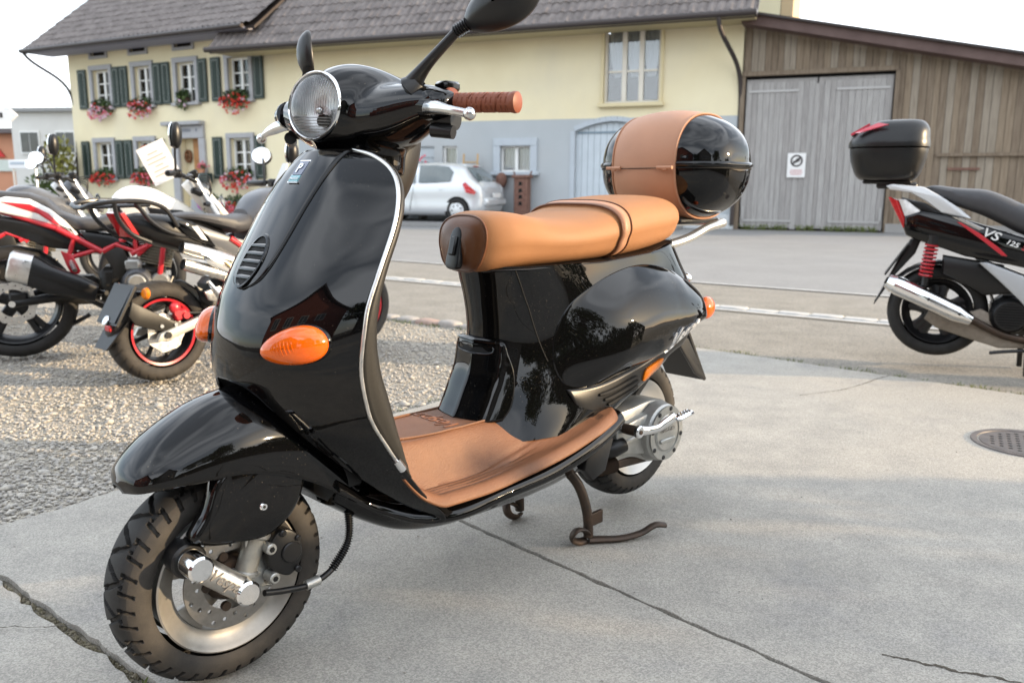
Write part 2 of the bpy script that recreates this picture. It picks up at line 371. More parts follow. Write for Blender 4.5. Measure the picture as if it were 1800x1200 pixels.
MG_conc = ground_mat('concrete', (0.290, 0.276, 0.250), (0.37, 0.350, 0.312), 6.0, 0.5, 240, 0.82, ((0.74, 0.74, 0.74), (1.2, 1.195, 1.18)), 320, (0.37, 0.342, 0.298), 0.8, 0.005, (0.235, 0.228, 0.222))
MG_asph = ground_mat('pale asphalt', (0.21, 0.195, 0.17), (0.275, 0.255, 0.225), 3.0, 0.5, 120, 0.88, ((0.7, 0.7, 0.7), (1.25, 1.22, 1.15)), 150, (0.25, 0.235, 0.215), 0.4, 0.01)
MG_road = ground_mat('road asphalt', (0.215, 0.21, 0.205), (0.25, 0.245, 0.235), 1.2, 0.3, 90, 0.85, ((0.85, 0.85, 0.85), (1.12, 1.12, 1.12)), 110, (0.235, 0.235, 0.235), 0.2, 0.006)
MG_dirt = ground_mat('dirt', (0.05, 0.042, 0.033), (0.10, 0.085, 0.065), 9.0, 0.6, 60, 0.95)
MG_grav = ground_mat('gravel base', (0.30, 0.276, 0.24), (0.385, 0.36, 0.315), 2.2, 0.5, 110, 0.9, ((0.65, 0.66, 0.69), (1.3, 1.26, 1.18)), 95, (0.27, 0.24, 0.19), 0.9, 0.015)
MG_paint = mat('worn road paint', (0.58, 0.58, 0.56), 0.7, col2=(0.36, 0.35, 0.33), vs=14)
MG_stone = mat('pale kerb stone', (0.36, 0.35, 0.33), 0.8, col2=(0.52, 0.50, 0.47), vs=9, bump=0.4, bs=60, bd=0.006)

def poly(name, pts, z, mt, kind='structure', th=0.0, parent=None, jag=0.0, seg=0.05, bev=0.004, cut=None):
    P = np.asarray(pts, float)
    if jag:
        Q = []
        for i in range(len(P)):
            a, b = P[i], P[(i+1) % len(P)]; n = max(1, int(np.linalg.norm(b-a)/seg)); t = np.linspace(0, 1, n, endpoint=False)
            seg_ = a + np.outer(t, b - a); nr = np.array([(b-a)[1], -(b-a)[0]]); nr = nr/np.linalg.norm(nr)
            w = np.cumsum(RNG.normal(0, 1, n)); w -= np.linspace(w[0], w[-1], n); w = w/max(1e-6, np.abs(w).max())*jag + RNG.normal(0, jag*.22, n)
            w[0] = 0; Q.append(seg_ + np.outer(w, nr))
        P = np.vstack(Q)
    mb = MB()
    if th: mb.prism(P, (0, 0, z-th), (1, 0, 0), (0, 1, 0), (0, 0, th), bev)
    else: mb.add(np.hstack([P, np.full((len(P), 1), z)]), [tuple(range(len(P)))])
    o = mb.build(name, mt, parent, smooth=False)
    if kind: o['kind'] = kind
    return o

poly('ground', [(-900, -500), (900, -500), (900, 1200), (-900, 1200)], -0.06, MG_dirt)
E1 = np.array((0.623, 0.782))
def l1(u): return np.array((-1.43, 2.18)) + u*E1
# concrete slabs with open joints
A0 = l1(0.955); AC = np.array((0.87, 5.07)); J1 = np.array((0.70, -0.72)); RD = np.array((0.75, -0.66))
poly('concrete_slab', [A0, A0 + J1*4.5, A0 + J1*12, AC + RD*14, AC], 0.0, MG_conc, th=0.1, jag=0.010, seg=0.03, bev=0.0012)
B0 = l1(0.9495); J2 = np.array((0.79, -0.61)); C0 = l1(-0.135)
poly('concrete_slab', [C0, C0 + J2*1.0 + np.array((0.002, 0.002)), C0 + J2*3, C0 + J2*12, B0 + J1*12, B0], -0.002, MG_conc, th=0.1, jag=0.010, seg=0.03, bev=0.0012)
D0_ = l1(-0.151)
poly('concrete_slab', [l1(-8), l1(-8) + J2*14, D0_ + J2*12, D0_ + J2*1.0 + np.array((-0.003, -0.004)), D0_], -0.006, MG_conc, th=0.1, jag=0.014, seg=0.03, bev=0.002)
MG_jd = ground_mat('joint dirt', (0.085, 0.075, 0.055), (0.19, 0.17, 0.135), 30.0, 0.8, 120, 0.95)
nj = np.array((0.61, 0.79))*.03
poly('joint_dirt', [C0 - J2*.2 - nj, C0 + J2*9 - nj, C0 + J2*9 + nj, C0 - J2*.2 + nj], -0.016, MG_jd)
nj = np.array((0.72, 0.70))*.03
poly('joint_dirt', [B0 - nj, B0 + J1*9 - nj, B0 + J1*9 + nj, B0 + nj], -0.014, MG_jd)
# gravel, forecourt asphalt, road
GD = np.array((-0.82, 0.572))             # direction of the kerb line, to the left
K0 = np.array((0.05, 5.36))
poly('gravel', [l1(-14), l1(2.9), K0, K0 + GD*12, K0 + GD*40, (-40, -12)], -0.022, MG_grav)
F0 = np.array((0.76, 7.22))
poly('forecourt', [l1(2.6), l1(2.9), K0 - np.array((0, 0.02)), K0 + GD*40, F0 + GD*60, F0 - GD*60, AC + RD*30 + np.array((0, -0.3)), AC + RD*14, AC + np.array((-.3, -.1))], -0.012, MG_asph)
poly('road_margin', [F0 + GD*60, F0 - GD*60, F0 - GD*60 + np.array((1.1, 1.3)), F0 + GD*60 + np.array((1.1, 1.3))], -0.010, MG_asph)
poly('road', [F0 + GD*60 + np.array((1.0, 1.28)), F0 - GD*60 + np.array((1.0, 1.28)), (60, 2), (60, 45), (-60, 75), (-90, 60)], -0.006, MG_road)
for off, wd in ((np.array((-0.07, -0.10)), 0.05), (np.array((0.98, 1.25)), 0.05)):
    nrm = np.array((0.572, 0.82)); a = F0 + off
    poly('edge_line', [a + GD*30, a - GD*14, a - GD*14 + nrm*wd, a + GD*30 + nrm*wd], 0.002, MG_paint)
# gutter stones along the road edge
gut = empty('gutter', 'row of pale flush kerb stones crossing between forecourt and road', 'kerb', (F0[0], F0[1], 0)); gut['kind'] = 'structure'
gang = math.atan2(GD[1], GD[0])
gmesh = MB().box((0, 0, -0.03), (0.235, 0.105, 0.07), bev=0.012).build('stone', MG_stone, gut)
for i in range(64):
    c = gmesh if i == 0 else gmesh.copy()
    if i: COL.objects.link(c)
    p = GD*(0.242*(i - 20)) + np.array((0.572, 0.82))*0.03
    c.location = (p[0], p[1], 0.003 + random.uniform(-.003, .004)); c.rotation_euler = (random.uniform(-.01, .01), random.uniform(-.01, .01), gang + random.uniform(-.02, .02)); c.parent = gut
# cobble edging between gravel and forecourt
cob = empty('cobble_edging', 'row of reddish grey cobbles edging the gravel with grass between', 'edging', (K0[0], K0[1], 0)); cob['kind'] = 'structure'
mcob = [mat('grey cobble', (0.26, 0.24, 0.22), 0.8, col2=(0.36, 0.33, 0.30), vs=16, bump=0.5, bs=60, bd=0.008), mat('reddish cobble', (0.30, 0.20, 0.165), 0.8, col2=(0.36, 0.27, 0.22), vs=16, bump=0.5, bs=60, bd=0.008)]
cmesh = []
for k in range(3):
    mb = MB(); mb.ell((0, 0, -0.04), (0.088 + .012*k, 0.062, 0.06), 14, 9, (0.45, 0.5)); o = mb.build('cobble', mcob[k == 2], cob); cmesh.append(o)
for i in range(34):
    k = random.choice((0, 1, 0, 2)); c = cmesh[k] if i in (0, 1, 2) and False else cmesh[k].copy(); COL.objects.link(c); c.parent = cob
    p = GD*(0.195*(i - 3)); c.location = (p[0], p[1], random.uniform(-.008, .004)); c.rotation_euler = (random.uniform(-.05, .05), random.uniform(-.05, .05), gang + random.uniform(-.12, .12))
for o in cmesh: bpy.data.objects.remove(o)

# pebbles on the gravel
def pebbles(n, pts_fn, smin, smax, mt, name, zb):
    t = (1 + 5**.5)/2
    V0 = np.array([(-1,t,0),(1,t,0),(-1,-t,0),(1,-t,0),(0,-1,t),(0,1,t),(0,-1,-t),(0,1,-t),(t,0,-1),(t,0,1),(-t,0,-1),(-t,0,1)])/math.sqrt(1+t*t)
    F0_ = np.array([(0,11,5),(0,5,1),(0,1,7),(0,7,10),(0,10,11),(1,5,9),(5,11,4),(11,10,2),(10,7,6),(7,1,8),(3,9,4),(3,4,2),(3,2,6),(3,6,8),(3,8,9),(4,9,5),(2,4,11),(6,2,10),(8,6,7),(9,8,1)])
    P = pts_fn(n); n = len(P)
    s = smin*(smax/smin)**(RNG.random(n)**2.2)
    sc = np.stack([s*RNG.uniform(.8, 1.35, n), s*RNG.uniform(.65, 1.05, n), s*RNG.uniform(.4, .75, n)], 1)
    a = RNG.random(n)*2*PI; ca, sa = np.cos(a), np.sin(a)
    V = V0[None]*sc[:, None]*(1 + RNG.normal(0, .1, (n, 12, 1))); x = V[..., 0]*ca[:, None] - V[..., 1]*sa[:, None]; y = V[..., 0]*sa[:, None] + V[..., 1]*ca[:, None]
    V = np.stack([x + P[:, :1], y + P[:, 1:2], V[..., 2] + zb + sc[:, 2:3]*.45], -1).reshape(-1, 3)
    F = (F0_[None] + 12*np.arange(n)[:, None, None]).reshape(-1, 3)
    me = bpy.data.meshes.new(name); me.vertices.add(len(V)); me.vertices.foreach_set('co', V.ravel()); me.loops.add(F.size); me.loops.foreach_set('vertex_index', F.ravel().astype(np.int32))
    me.polygons.add(len(F)); me.polygons.foreach_set('loop_start', (np.arange(len(F))*3).astype(np.int32)); me.polygons.foreach_set('loop_total', np.full(len(F), 3, np.int32)); me.update(); me.validate()
    me.shade_smooth(); me.materials.append(mt); o = bpy.data.objects.new(name, me); COL.objects.link(o); o['kind'] = 'stuff'
    return o
def in_gravel(n):
    r = 1.9 + 5.6*RNG.random(n*3)**1.5; th = RNG.uniform(rad(75), rad(128), n*3); P = np.stack([r*np.cos(th), r*np.sin(th)], 1)
    d1 = (P - l1(0)) @ np.array((-E1[1], E1[0])); d2 = (P - K0) @ np.array((-0.572, -0.82))
    k = (d1 > RNG.normal(0.03, .03, n*3)) & (d2 > 0.05); return P[k][:n]
M_peb = mat('pebble stone', (0.23, 0.222, 0.212), 0.75, col2=(0.48, 0.445, 0.385), vs=55, det=1.0)
tag(pebbles(60000, in_gravel, 0.0024, 0.0105, M_peb, 'gravel', -0.020), kind='stuff')
def on_slab(n):
    P = np.stack([RNG.uniform(-1.6, 2.4, n), RNG.uniform(1.3, 4.6, n)], 1); return P
tag(pebbles(600, in_gravel, 0.009, 0.024, M_peb, 'gravel_stones', -0.020), kind='stuff')
pebbles(900, on_slab, 0.0009, 0.0038, M_peb, 'grit', 0.0)

# grass, moss and weeds
M_grass = mat('grass blade', (0.075, 0.11, 0.022), 0.6, col2=(0.15, 0.17, 0.045), vs=30)
M_moss = mat('moss', (0.11, 0.10, 0.055), 0.95, col2=(0.22, 0.19, 0.145), vs=90)
def tufts(P, h, w, nb, name, mt):
    mb_v = []; mb_f = []; k = 0
    for p in P:
        for _ in range(nb):
            a = random.uniform(0, 2*PI); hh = h*random.uniform(.4, 1.2); l = hh*random.uniform(.2, .9); d = np.array((math.cos(a), math.sin(a))); s = np.array((-d[1], d[0]))*w*random.uniform(.5, 1)
            b = np.array(p[:2]) + np.array((random.uniform(-.03, .03), random.uniform(-.03, .03)))
            q = [(*(b - s), p[2]), (*(b + s), p[2]), (*(b + d*l*.5 + s*.7), p[2] + hh*.7), (*(b + d*l), p[2] + hh)]
            mb_v += q; mb_f += [(k, k+1, k+2), (k, k+2, k+3)]; k += 4
    o = MB().add(mb_v, mb_f).build(name, mt, None, smooth=False); o['kind'] = 'stuff'; return o
tp = [(*(K0 + GD*random.uniform(-.6, 6) + np.array((-.572, -.82))*random.choice((0.07, .09, -.07))), -0.02) for _ in range(260)]
tp += [(*(l1(random.uniform(.9, 3.3)) + np.array((-E1[1], E1[0]))*random.uniform(0, .05)), -0.02) for _ in range(45)]
tp += [(*(AC + RD*random.uniform(0.1, 3.2) + np.array((0.03, .035))*random.uniform(0, 1)), -0.012) for _ in range(90)]
tufts(tp, 0.022, 0.0022, 7, 'grass', M_grass)
tufts([(-0.66 + random.uniform(-.05, .07), 1.46 + random.uniform(-.02, .02), -0.03) for _ in range(8)], 0.030, 0.005, 4, 'weeds', M_grass)
mb = MB()
for i in range(420):
    u = random.uniform(-.1, 1.0); p = C0 + J2*u + np.array((-.010, -.014))*random.uniform(0, 1); mb.ell((p[0], p[1], -0.016), (random.uniform(.002, .006), random.uniform(.002, .006), random.uniform(.003, .010)), 6, 4)
for i in range(120):
    p = AC + RD*random.uniform(-.4, 4) + np.array((.01, .012)); mb.ell((p[0], p[1], -0.012), (random.uniform(.01, .03), random.uniform(.006, .012), random.uniform(.006, .012)), 8, 5)
mb.build('moss', M_moss)['kind'] = 'stuff'

# fine cracks in the slabs
def crack(pts, w, name='crack'):
    P = crs(np.array(pts, float), 60); P += np.cumsum(RNG.normal(0, .0016, P.shape), 0) + RNG.normal(0, .0012, P.shape); T = np.gradient(P, axis=0); Nn = np.stack([-T[:, 1], T[:, 0]], 1); Nn /= np.linalg.norm(Nn, axis=1)[:, None]; ww = w*(.35 + np.abs(np.cumsum(RNG.normal(0, .25, 60)))[:, None] % 1.0)
    G = np.stack([np.hstack([P - Nn*ww*.5, np.full((60, 1), .0016)]), np.hstack([P + Nn*ww*.5, np.full((60, 1), .0016)])], 1); o = MB().grid(G).build(name, MG_dirt, None, smooth=False); o['kind'] = 'structure'
crack([(.76, 1.54), (.84, 1.50), (.95, 1.46), (1.1, 1.40)], .007); crack([(-1.45, 1.55), (-1.2, 1.60), (-.93, 1.63)], .003); crack([(1.95, 4.14), (1.75, 3.95), (1.6, 3.82), (1.35, 3.7)], .004)
# drain cover
dr = empty('drain_cover', 'round cast iron drain cover with rows of holes in the concrete', 'drain cover', (1.93, 2.97, 0.0))
M_iron = mat('cast iron', (0.10, 0.095, 0.095), 0.55, 0.4, col2=(0.17, 0.15, 0.14), vs=20, bump=0.3, bs=200, bd=0.004)
MB().lathe([(0.158, -0.02), (0.165, 0.004), (0.185, 0.006), (0.19, -0.01)], axis=(0, 0, 1), seg=48).build('frame', M_iron, dr)
hl = []
for i in range(-4, 5):
    for j in range(-4, 5):
        x, y = i*.032 + (j % 2)*.016, j*.03
        if x*x + y*y < .132**2: hl.append([(x + .0085*math.cos(q), y + .0085*math.sin(q)) for q in np.linspace(0, 2*PI, 10, endpoint=False)])
MB().prism([(0.157*math.cos(q), 0.157*math.sin(q)) for q in np.linspace(0, 2*PI, 48, endpoint=False)], (0, 0, -0.012), (1, 0, 0), (0, 1, 0), (0, 0, 0.015), holes=hl).build('grate', M_iron, dr, smooth=False)
MB().cyl((0, 0, 0.0008), (0, 0, 1), 0.155, 0.0005, 40).build('shaft', M_dark, dr)

# ================================================================== far background: hills, buildings, signs
M_hill = mat('hill woods', (0.05, 0.065, 0.055), 0.95, col2=(0.085, 0.10, 0.085), vs=0.2)
def hill(x0, x1, y, h, seed):
    r = random.Random(seed); n = 60; mb = MB(); G = np.zeros((n, 6, 3))
    for i in range(n):
        t = i/(n-1); x = x0 + (x1-x0)*t; hh = h*(0.55 + 0.3*math.sin(t*5+seed) + 0.15*math.sin(t*17+seed*2)) + r.uniform(0, h*.05)
        for j in range(6): u = j/5; G[i, j] = (x, y + u*90, hh*math.sin(u*PI/2) - .1)
    o = mb.grid(G).build('hills', M_hill); o['kind'] = 'structure'
hill(-260, -60, 190, 26, 1); hill(60, 300, 210, 14, 4)

M_render_w = mat('pale grey render', (0.60, 0.59, 0.56), 0.85, var=0.05, vs=1.2)
M_render_o = mat('terracotta render', (0.52, 0.25, 0.15), 0.85, var=0.06, vs=1.0)
M_glass_d = mat('dark window glass', (0.05, 0.055, 0.06), 0.05, coat=0.5, var=0.3, vs=1.5)
M_frame_w = mat('white window frame', (0.78, 0.78, 0.76), 0.4)
wb = empty('white_building', 'pale flat roofed building behind the left corner of the yellow farmhouse', 'building', (-20.95, 38.0, 0), rad(-8))
MB().box((0, 4, 2.05), (3.3, 8, 4.3)).build('wall', M_render_w, wb, smooth=False)
MB().box((0, 3.95, 4.26), (3.5, 8.4, 0.16)).build('roof', mat('roof edge metal', (0.25, 0.25, 0.25), 0.5), wb, smooth=False)
for x in (-0.75, 1.0):
    f = MB().box((x, -0.03, 2.85), (0.95, 0.1, 1.0)).build('window', M_frame_w, wb, smooth=False)
    MB().box((x - .22, -0.09, 2.85), (0.40, 0.02, 0.86)).build('pane', M_glass_d, f, smooth=False); MB().box((x + .22, -0.09, 2.85), (0.40, 0.02, 0.86)).build('pane', M_glass_d, f, smooth=False)
mb = MB()
for x in np.arange(-1.2, 1.7, .55): mb.tube([(x, .3, 4.3), (x, .3, 5.0)], .015, 6)
mb.tube([(-1.3, .3, 5.0), (1.6, .3, 5.0)], .018, 6); mb.tube([(-1.3, .3, 4.68), (1.6, .3, 4.68)], .012, 6); mb.build('railing', M_chrome, wb)
ob = empty('terracotta_building', 'low terracotta red building at the left edge behind the motorcycles', 'building', (-25.2, 41.0, 0), rad(-10))
MB().box((0, 3, 1.7), (6.2, 6, 3.5)).build('wall', M_render_o, ob, smooth=False)
MB().prism([(-3.4, 3.4), (3.4, 3.4), (3.4, 3.62), (-3.4, 3.62)], (0, -.5, 0), (1, 0, 0), (0, 0, 1), (0, 7, 0)).build('roof', mat('dark roof', (0.12, 0.10, 0.10), 0.7), ob, smooth=False)
f = MB().box((0.9, -.05, 1.9), (1.8, .08, .55)).build('shop_sign', mat('sign board pale', (0.55, 0.6, 0.55), 0.5), ob, smooth=False)
MB().prism([(-.1, 2.3), (.7, 2.3), (.3, 2.75)], (0, -.12, 0), (1, 0, 0), (0, 0, 1), (0, .06, 0)).build('awning', mat('awning red', (0.55, 0.03, 0.03), 0.6), ob, smooth=False)
bs = empty('street_sign', 'pale street direction sign with pointed end on a grey post', 'sign', (-7.25, 12.0, 0), rad(-8))
MB().tube([(-.35, .03, 0), (-.35, .03, 2.15)], .03, 10).build('post', M_alu, bs)
MB().prism([(-.9, 1.82), (.2, 1.82), (.31, 1.9), (.2, 1.99), (-.9, 1.99)], (0, 0, 0), (1, 0, 0), (0, 0, 1), (0, -.025, 0), 0.004).build('board', mat('sign white', (0.75, 0.77, 0.78), 0.4), bs, smooth=False)
mb = MB()
for k in range(6): mb.box((-.25 + .062*k, -.0285, 1.9 + .004*(k % 2)), (.04, .004, .07 if k != 4 else .05))
mb.build('lettering', mat('sign black', (0.02, 0.02, 0.02), 0.5), bs, smooth=False)
lb = empty('sign_board', 'small low white notice board on posts left of the shrub by the farmhouse', 'sign', (-11.35, 19.5, 0), rad(-12))
MB().box((0, 0, 1.42), (.72, .06, .20), bev=.01).build('board', mat('board white', (0.72, 0.74, 0.76), 0.5), lb); mb = MB()
for x in (-.3, .3): mb.tube([(x, .05, 0), (x, .05, 1.5)], .025, 8)
mb.build('post', M_alu, lb); MB().box((-.05, -.034, 1.44), (.5, .006, .05)).build('lettering', mat('faded print', (0.35, 0.42, 0.5), 0.6), lb, smooth=False)

# ---- foliage helper
def leaves(name, mt, centre, radii, n, size, parent=None, kind=None, seed=1, shape=None, droop=0.0, keep=None):
    r = np.random.default_rng(seed); P = r.normal(0, 1, (n, 3)); P /= np.linalg.norm(P, axis=1)[:, None]; P *= (r.random((n, 1))**.45)
    if shape is not None: P = shape(P, r)
    P = P*np.asarray(radii) + np.asarray(centre)
    if keep is not None: P = P[keep(P)]
    n = len(P); a = r.normal(0, 1, (n, 3)); a /= np.linalg.norm(a, axis=1)[:, None]; b = np.cross(a, r.normal(0, 1, (n, 3))); b /= np.linalg.norm(b, axis=1)[:, None]
    s = size*r.uniform(.55, 1.3, (n, 1)); V = np.stack([P - a*s, P + b*s*.55, P + a*s, P - b*s*.55], 1).reshape(-1, 3); F = (np.arange(n)[:, None]*4 + np.arange(4)).tolist()
    o = MB().add(V, F).build(name, mt, parent, smooth=False, recalc=False)
    if kind: o['kind'] = kind
    return o
def leafmat(name, c1, c2, vs=3.0):
    m_ = mat(name, c1, 0.55, col2=c2, vs=vs); b = m_.node_tree.nodes['Principled BSDF']; b.inputs['Subsurface Weight'].default_value = 0.0
    return m_
M_leaf = leafmat('leaf green', (0.035, 0.065, 0.014), (0.10, 0.14, 0.032)); M_leaf2 = leafmat('leaf dark green', (0.018, 0.042, 0.012), (0.05, 0.085, 0.02)); M_leafy = leafmat('leaf yellow green', (0.16, 0.17, 0.03), (0.30, 0.28, 0.06))
M_bark = mat('bark', (0.07, 0.055, 0.04), 0.9, col2=(0.13, 0.11, 0.085), vs=18, bump=0.6, bs=30)
def tree(loc, h, rx, label, seed, mt=None, n=9000, size=0.12, trunk=.16):
    t = empty('tree', label, 'tree', loc); r = random.Random(seed); mb = MB()
    mb.tube([(0, 0, -.1), (.05, 0, h*.2), (-.04, .05, h*.45), (.02, 0, h*.8)], [trunk, trunk*.8, trunk*.6, trunk*.15], 10, 14)
    for k in range(9):
        a = r.uniform(0, 6.28); z = h*r.uniform(.28, .6); q = rx*r.uniform(.5, .85)
        mb.tube([(0, 0, z), (q*.5*math.cos(a), q*.5*math.sin(a), z + h*.1), (q*math.cos(a), q*math.sin(a), z + h*.2)], [trunk*.4, trunk*.25, trunk*.06], 6, 8)
    mb.build('trunk', M_bark, t); C = [(r.uniform(-.6, .6)*rx, r.uniform(-.6, .6)*rx, h*r.uniform(.42, .9)) for _ in range(26)]
    def shp(P, rr):
        k = rr.integers(0, len(C), len(P)); return P*np.array((.38, .38, .13*h/rx/1.0 if False else .34)) + (np.array(C)[k] - np.array((0, 0, h*.62)))/np.array((rx, rx, rx))
    leaves('crown', mt or M_leaf, (0, 0, h*.62), (rx, rx, rx), n, size, t, seed=seed, shape=shp)
    return t
sh = empty('shrub', 'yellow green shrub standing at the left corner of the farmhouse', 'shrub', (-15.4, 28.6, 0))
mb = MB()
for k in range(7): a = k*.9; mb.tube([(0, 0, 0), (.3*math.cos(a), .3*math.sin(a), 1.0), (.6*math.cos(a), .6*math.sin(a), 1.9)], [.03, .02, .008], 6, 6)
mb.build('trunk', M_bark, sh); leaves('crown', M_leafy, (0, 0, 1.75), (.55, .5, .95), 420, .10, sh, seed=3); leaves('foliage', M_leaf, (-.35, 0, .95), (.85, .6, .6), 420, .10, sh, seed=4)
# ================================================================== BUILDINGS ACROSS THE ROAD
def wallmat(name, c, c2, stain):
    return ground_mat(name, c, c2, 0.7, 0.25, 26, 0.9, None, 1, stain, 0.35, 0.01)
M_yellow = wallmat('yellow render', (0.74, 0.655, 0.445), (0.79, 0.715, 0.50), (0.70, 0.635, 0.47))
M_greyw = wallmat('blue grey render', (0.40, 0.43, 0.45), (0.45, 0.48, 0.50), (0.42, 0.44, 0.45))
M_surr = mat('grey stone surround', (0.36, 0.36, 0.37), 0.8, var=0.08, vs=6)
M_surr2 = mat('blue grey trim', (0.44, 0.485, 0.53), 0.7, var=0.05, vs=4)
M_shut = mat('dark green shutter', (0.012, 0.028, 0.022), 0.45, var=0.15, vs=10)
M_shutl = mat('shutter moulding', (0.30, 0.32, 0.30), 0.5)
M_curt = mat('white curtain', (0.72, 0.74, 0.78), 0.9, var=0.12, vs=12, stretch=(14, 14, 0.6))
M_room = mat('dark room', (0.02, 0.018, 0.016), 0.9)
M_tile = mat('weathered roof tile', (0.095, 0.082, 0.078), 0.85, col2=(0.20, 0.175, 0.165), vs=3.2, bump=0.4, bs=40, bd=0.02)
M_gut = mat('dark brown gutter', (0.045, 0.036, 0.034), 0.4, 0.2)
M_pane = bpy.data.materials.new('window glass'); M_pane.use_nodes = True
nt = M_pane.node_tree; nt.nodes.clear(); o_ = nt.nodes.new('ShaderNodeOutputMaterial'); mxs = nt.nodes.new('ShaderNodeMixShader'); tr = nt.nodes.new('ShaderNodeBsdfTransparent'); gl = nt.nodes.new('ShaderNodeBsdfGlossy'); fr = nt.nodes.new('ShaderNodeFresnel')
tr.inputs[0].default_value = (0.9, 0.93, 0.94, 1); gl.inputs['Roughness'].default_value = 0.02; fr.inputs['IOR'].default_value = 1.9
nt.links.new(fr.outputs[0], mxs.inputs[0]); nt.links.new(tr.outputs[0], mxs.inputs[1]); nt.links.new(gl.outputs[0], mxs.inputs[2]); nt.links.new(mxs.outputs[0], o_.inputs[0])

def window(parent, x0, x1, z0, z1, cols, rows, depth=0.16, surround=None, sill=True, curtain='full', bar=0.045, fr=0.06, split=True, wt=0.2):
    """a framed window in an opening of the wall (facade at y=0, room behind)"""
    mb = MB()
    mb.box(((x0+x1)/2, depth, z1 - fr/2), (x1-x0, .07, fr)); mb.box(((x0+x1)/2, depth, z0 + fr/2), (x1-x0, .07, fr))
    for x in (x0 + fr/2, x1 - fr/2): mb.box((x, depth, (z0+z1)/2), (fr, .07, z1-z0-2*fr))
    xs = np.linspace(x0+fr, x1-fr, cols+1); zs = np.linspace(z0+fr, z1-fr, rows+1) if np.isscalar(rows) else np.asarray(rows)
    for x in xs[1:-1]: mb.box((x, depth - .004, (z0+z1)/2), (bar*1.9 if split else bar, .08, z1-z0-2*fr))
    for i in range(cols):
        for z in zs[1:-1]: mb.box(((xs[i]+xs[i+1])/2, depth, z), (xs[i+1]-xs[i]-bar, .05, bar*.8))
    w = mb.build('window', M_frame_w, parent, smooth=False)
    for i in range(cols):
        for j in range(len(zs)-1):
            a, b, c, d = xs[i] + bar*.3, xs[i+1] - bar*.3, zs[j] + bar*.2, zs[j+1] - bar*.2
            MB().box(((a+b)/2, depth + .012, (c+d)/2), (b-a, .006, d-c)).build('pane', M_pane, w, smooth=False)
    if curtain:
        mb = MB(); zc0 = z0 + fr if curtain == 'full' else z0 + (z1-z0)*.0
        xx = np.linspace(x0+.03, x1-.03, 60)
        if curtain == 'full': G = np.stack([np.stack([xx, depth + .12 + .02*np.sin(xx*60), np.full(60, z)], 1) for z in (zc0, z1 - .02)])
        if curtain in ('full',): mb.grid(G)
        else:
            for k in range(cols):                                        # tied drapes: narrow below, wide above
                a, b = xs[k], xs[k+1]; G = []
                for t in np.linspace(0, 1, 8):
                    zz = z1 - .03 - t*(z1-z0)*.62; wv = (b-a)*(0.5 - .30*t*t)
                    u = np.linspace(-1, 1, 24); G.append(np.stack([(a+b)/2 + u*wv, depth + .14 + .015*np.sin(u*14), np.full(24, zz)], 1))
                mb.grid(np.array(G))
        mb.build('curtain', M_curt, w, angle=180)
    if surround:
        t, ms = surround; mb = MB()
        mb.box(((x0+x1)/2, -.02, z1 + t/2), (x1-x0 + 2*t, .10, t), bev=.008)
        for x in (x0 - t/2, x1 + t/2): mb.box((x, -.017, (z0+z1)/2), (t, .094, z1-z0), bev=.008)
        mb.build('surround', ms, w)
        if sill: MB().box(((x0+x1)/2, -.05, z0 - .045), (x1-x0 + 2*t + .1, .2, .09), bev=.01).build('sill', ms, w)
    return w
def shutter(parent, x0, x1, z0, z1):
    s = MB().box(((x0+x1)/2, -.055, (z0+z1)/2), (x1-x0, .045, z1-z0), bev=.006).build('shutter', M_shut, parent)
    mb = MB(); a, b, c, d = x0+.075, x1-.075, z0+.09, z1-.09
    for q in (a, b): mb.box((q, -.081, (c+d)/2), (.012, .010, d-c))
    for q in (c, d): mb.box(((a+b)/2, -.081, q), (b-a, .010, .012))
    mb.build('moulding', M_shutl, s, smooth=False)
    mb = MB()
    for k in range(14): mb.box(((a+b)/2, -.079, c + (d-c)*(k+.5)/14), (b-a-.03, .012, (d-c)/14*.55), rot=Matrix.Rotation(.4, 3, 'X'))
    mb.build('slat', M_shut, s, smooth=False)['kind'] = 'stuff'
def roof(parent, x0, x1, y0, z0, run, pitch, roll=0.21, course=0.40, name='roof', th=.12, verge=True):
    """tiled slope rising from the eave (y0, z0) into the building"""
    c, s_ = math.cos(pitch), math.sin(pitch); nx = int((x1-x0)/roll*5); nc = int(run/course)
    bd = MB().box(((x0+x1)/2, y0 + c*run/2 + .04, z0 + s_*run/2 - .09), (x1-x0, run, .06), rot=Matrix.Rotation(pitch, 3, 'X')).build(name, M_gut, parent, smooth=False)
    xs = np.linspace(x0, x1, nx); rows = []; r = np.random.default_rng(5); jit = r.normal(0, .004, (nc+1, int((x1-x0)/roll)+2)); ti = ((xs-x0)/roll).astype(int)
    prof = .055*np.abs(np.sin((xs-x0)*PI/roll))**.8
    for k in range(nc):
        for u, lift in ((0.0, .022), (.98, .0)):
            d = (k+u)*course; hgt = prof + lift + jit[k][ti] + .02
            rows.append(np.stack([xs, np.full(nx, y0 + c*d) - s_*hgt, np.full(nx, z0 + s_*d) + c*hgt], 1))
    t = MB().grid(np.array(rows)).build('tile', M_tile, bd, angle=35, recalc=False); t['kind'] = 'stuff'
    return bd
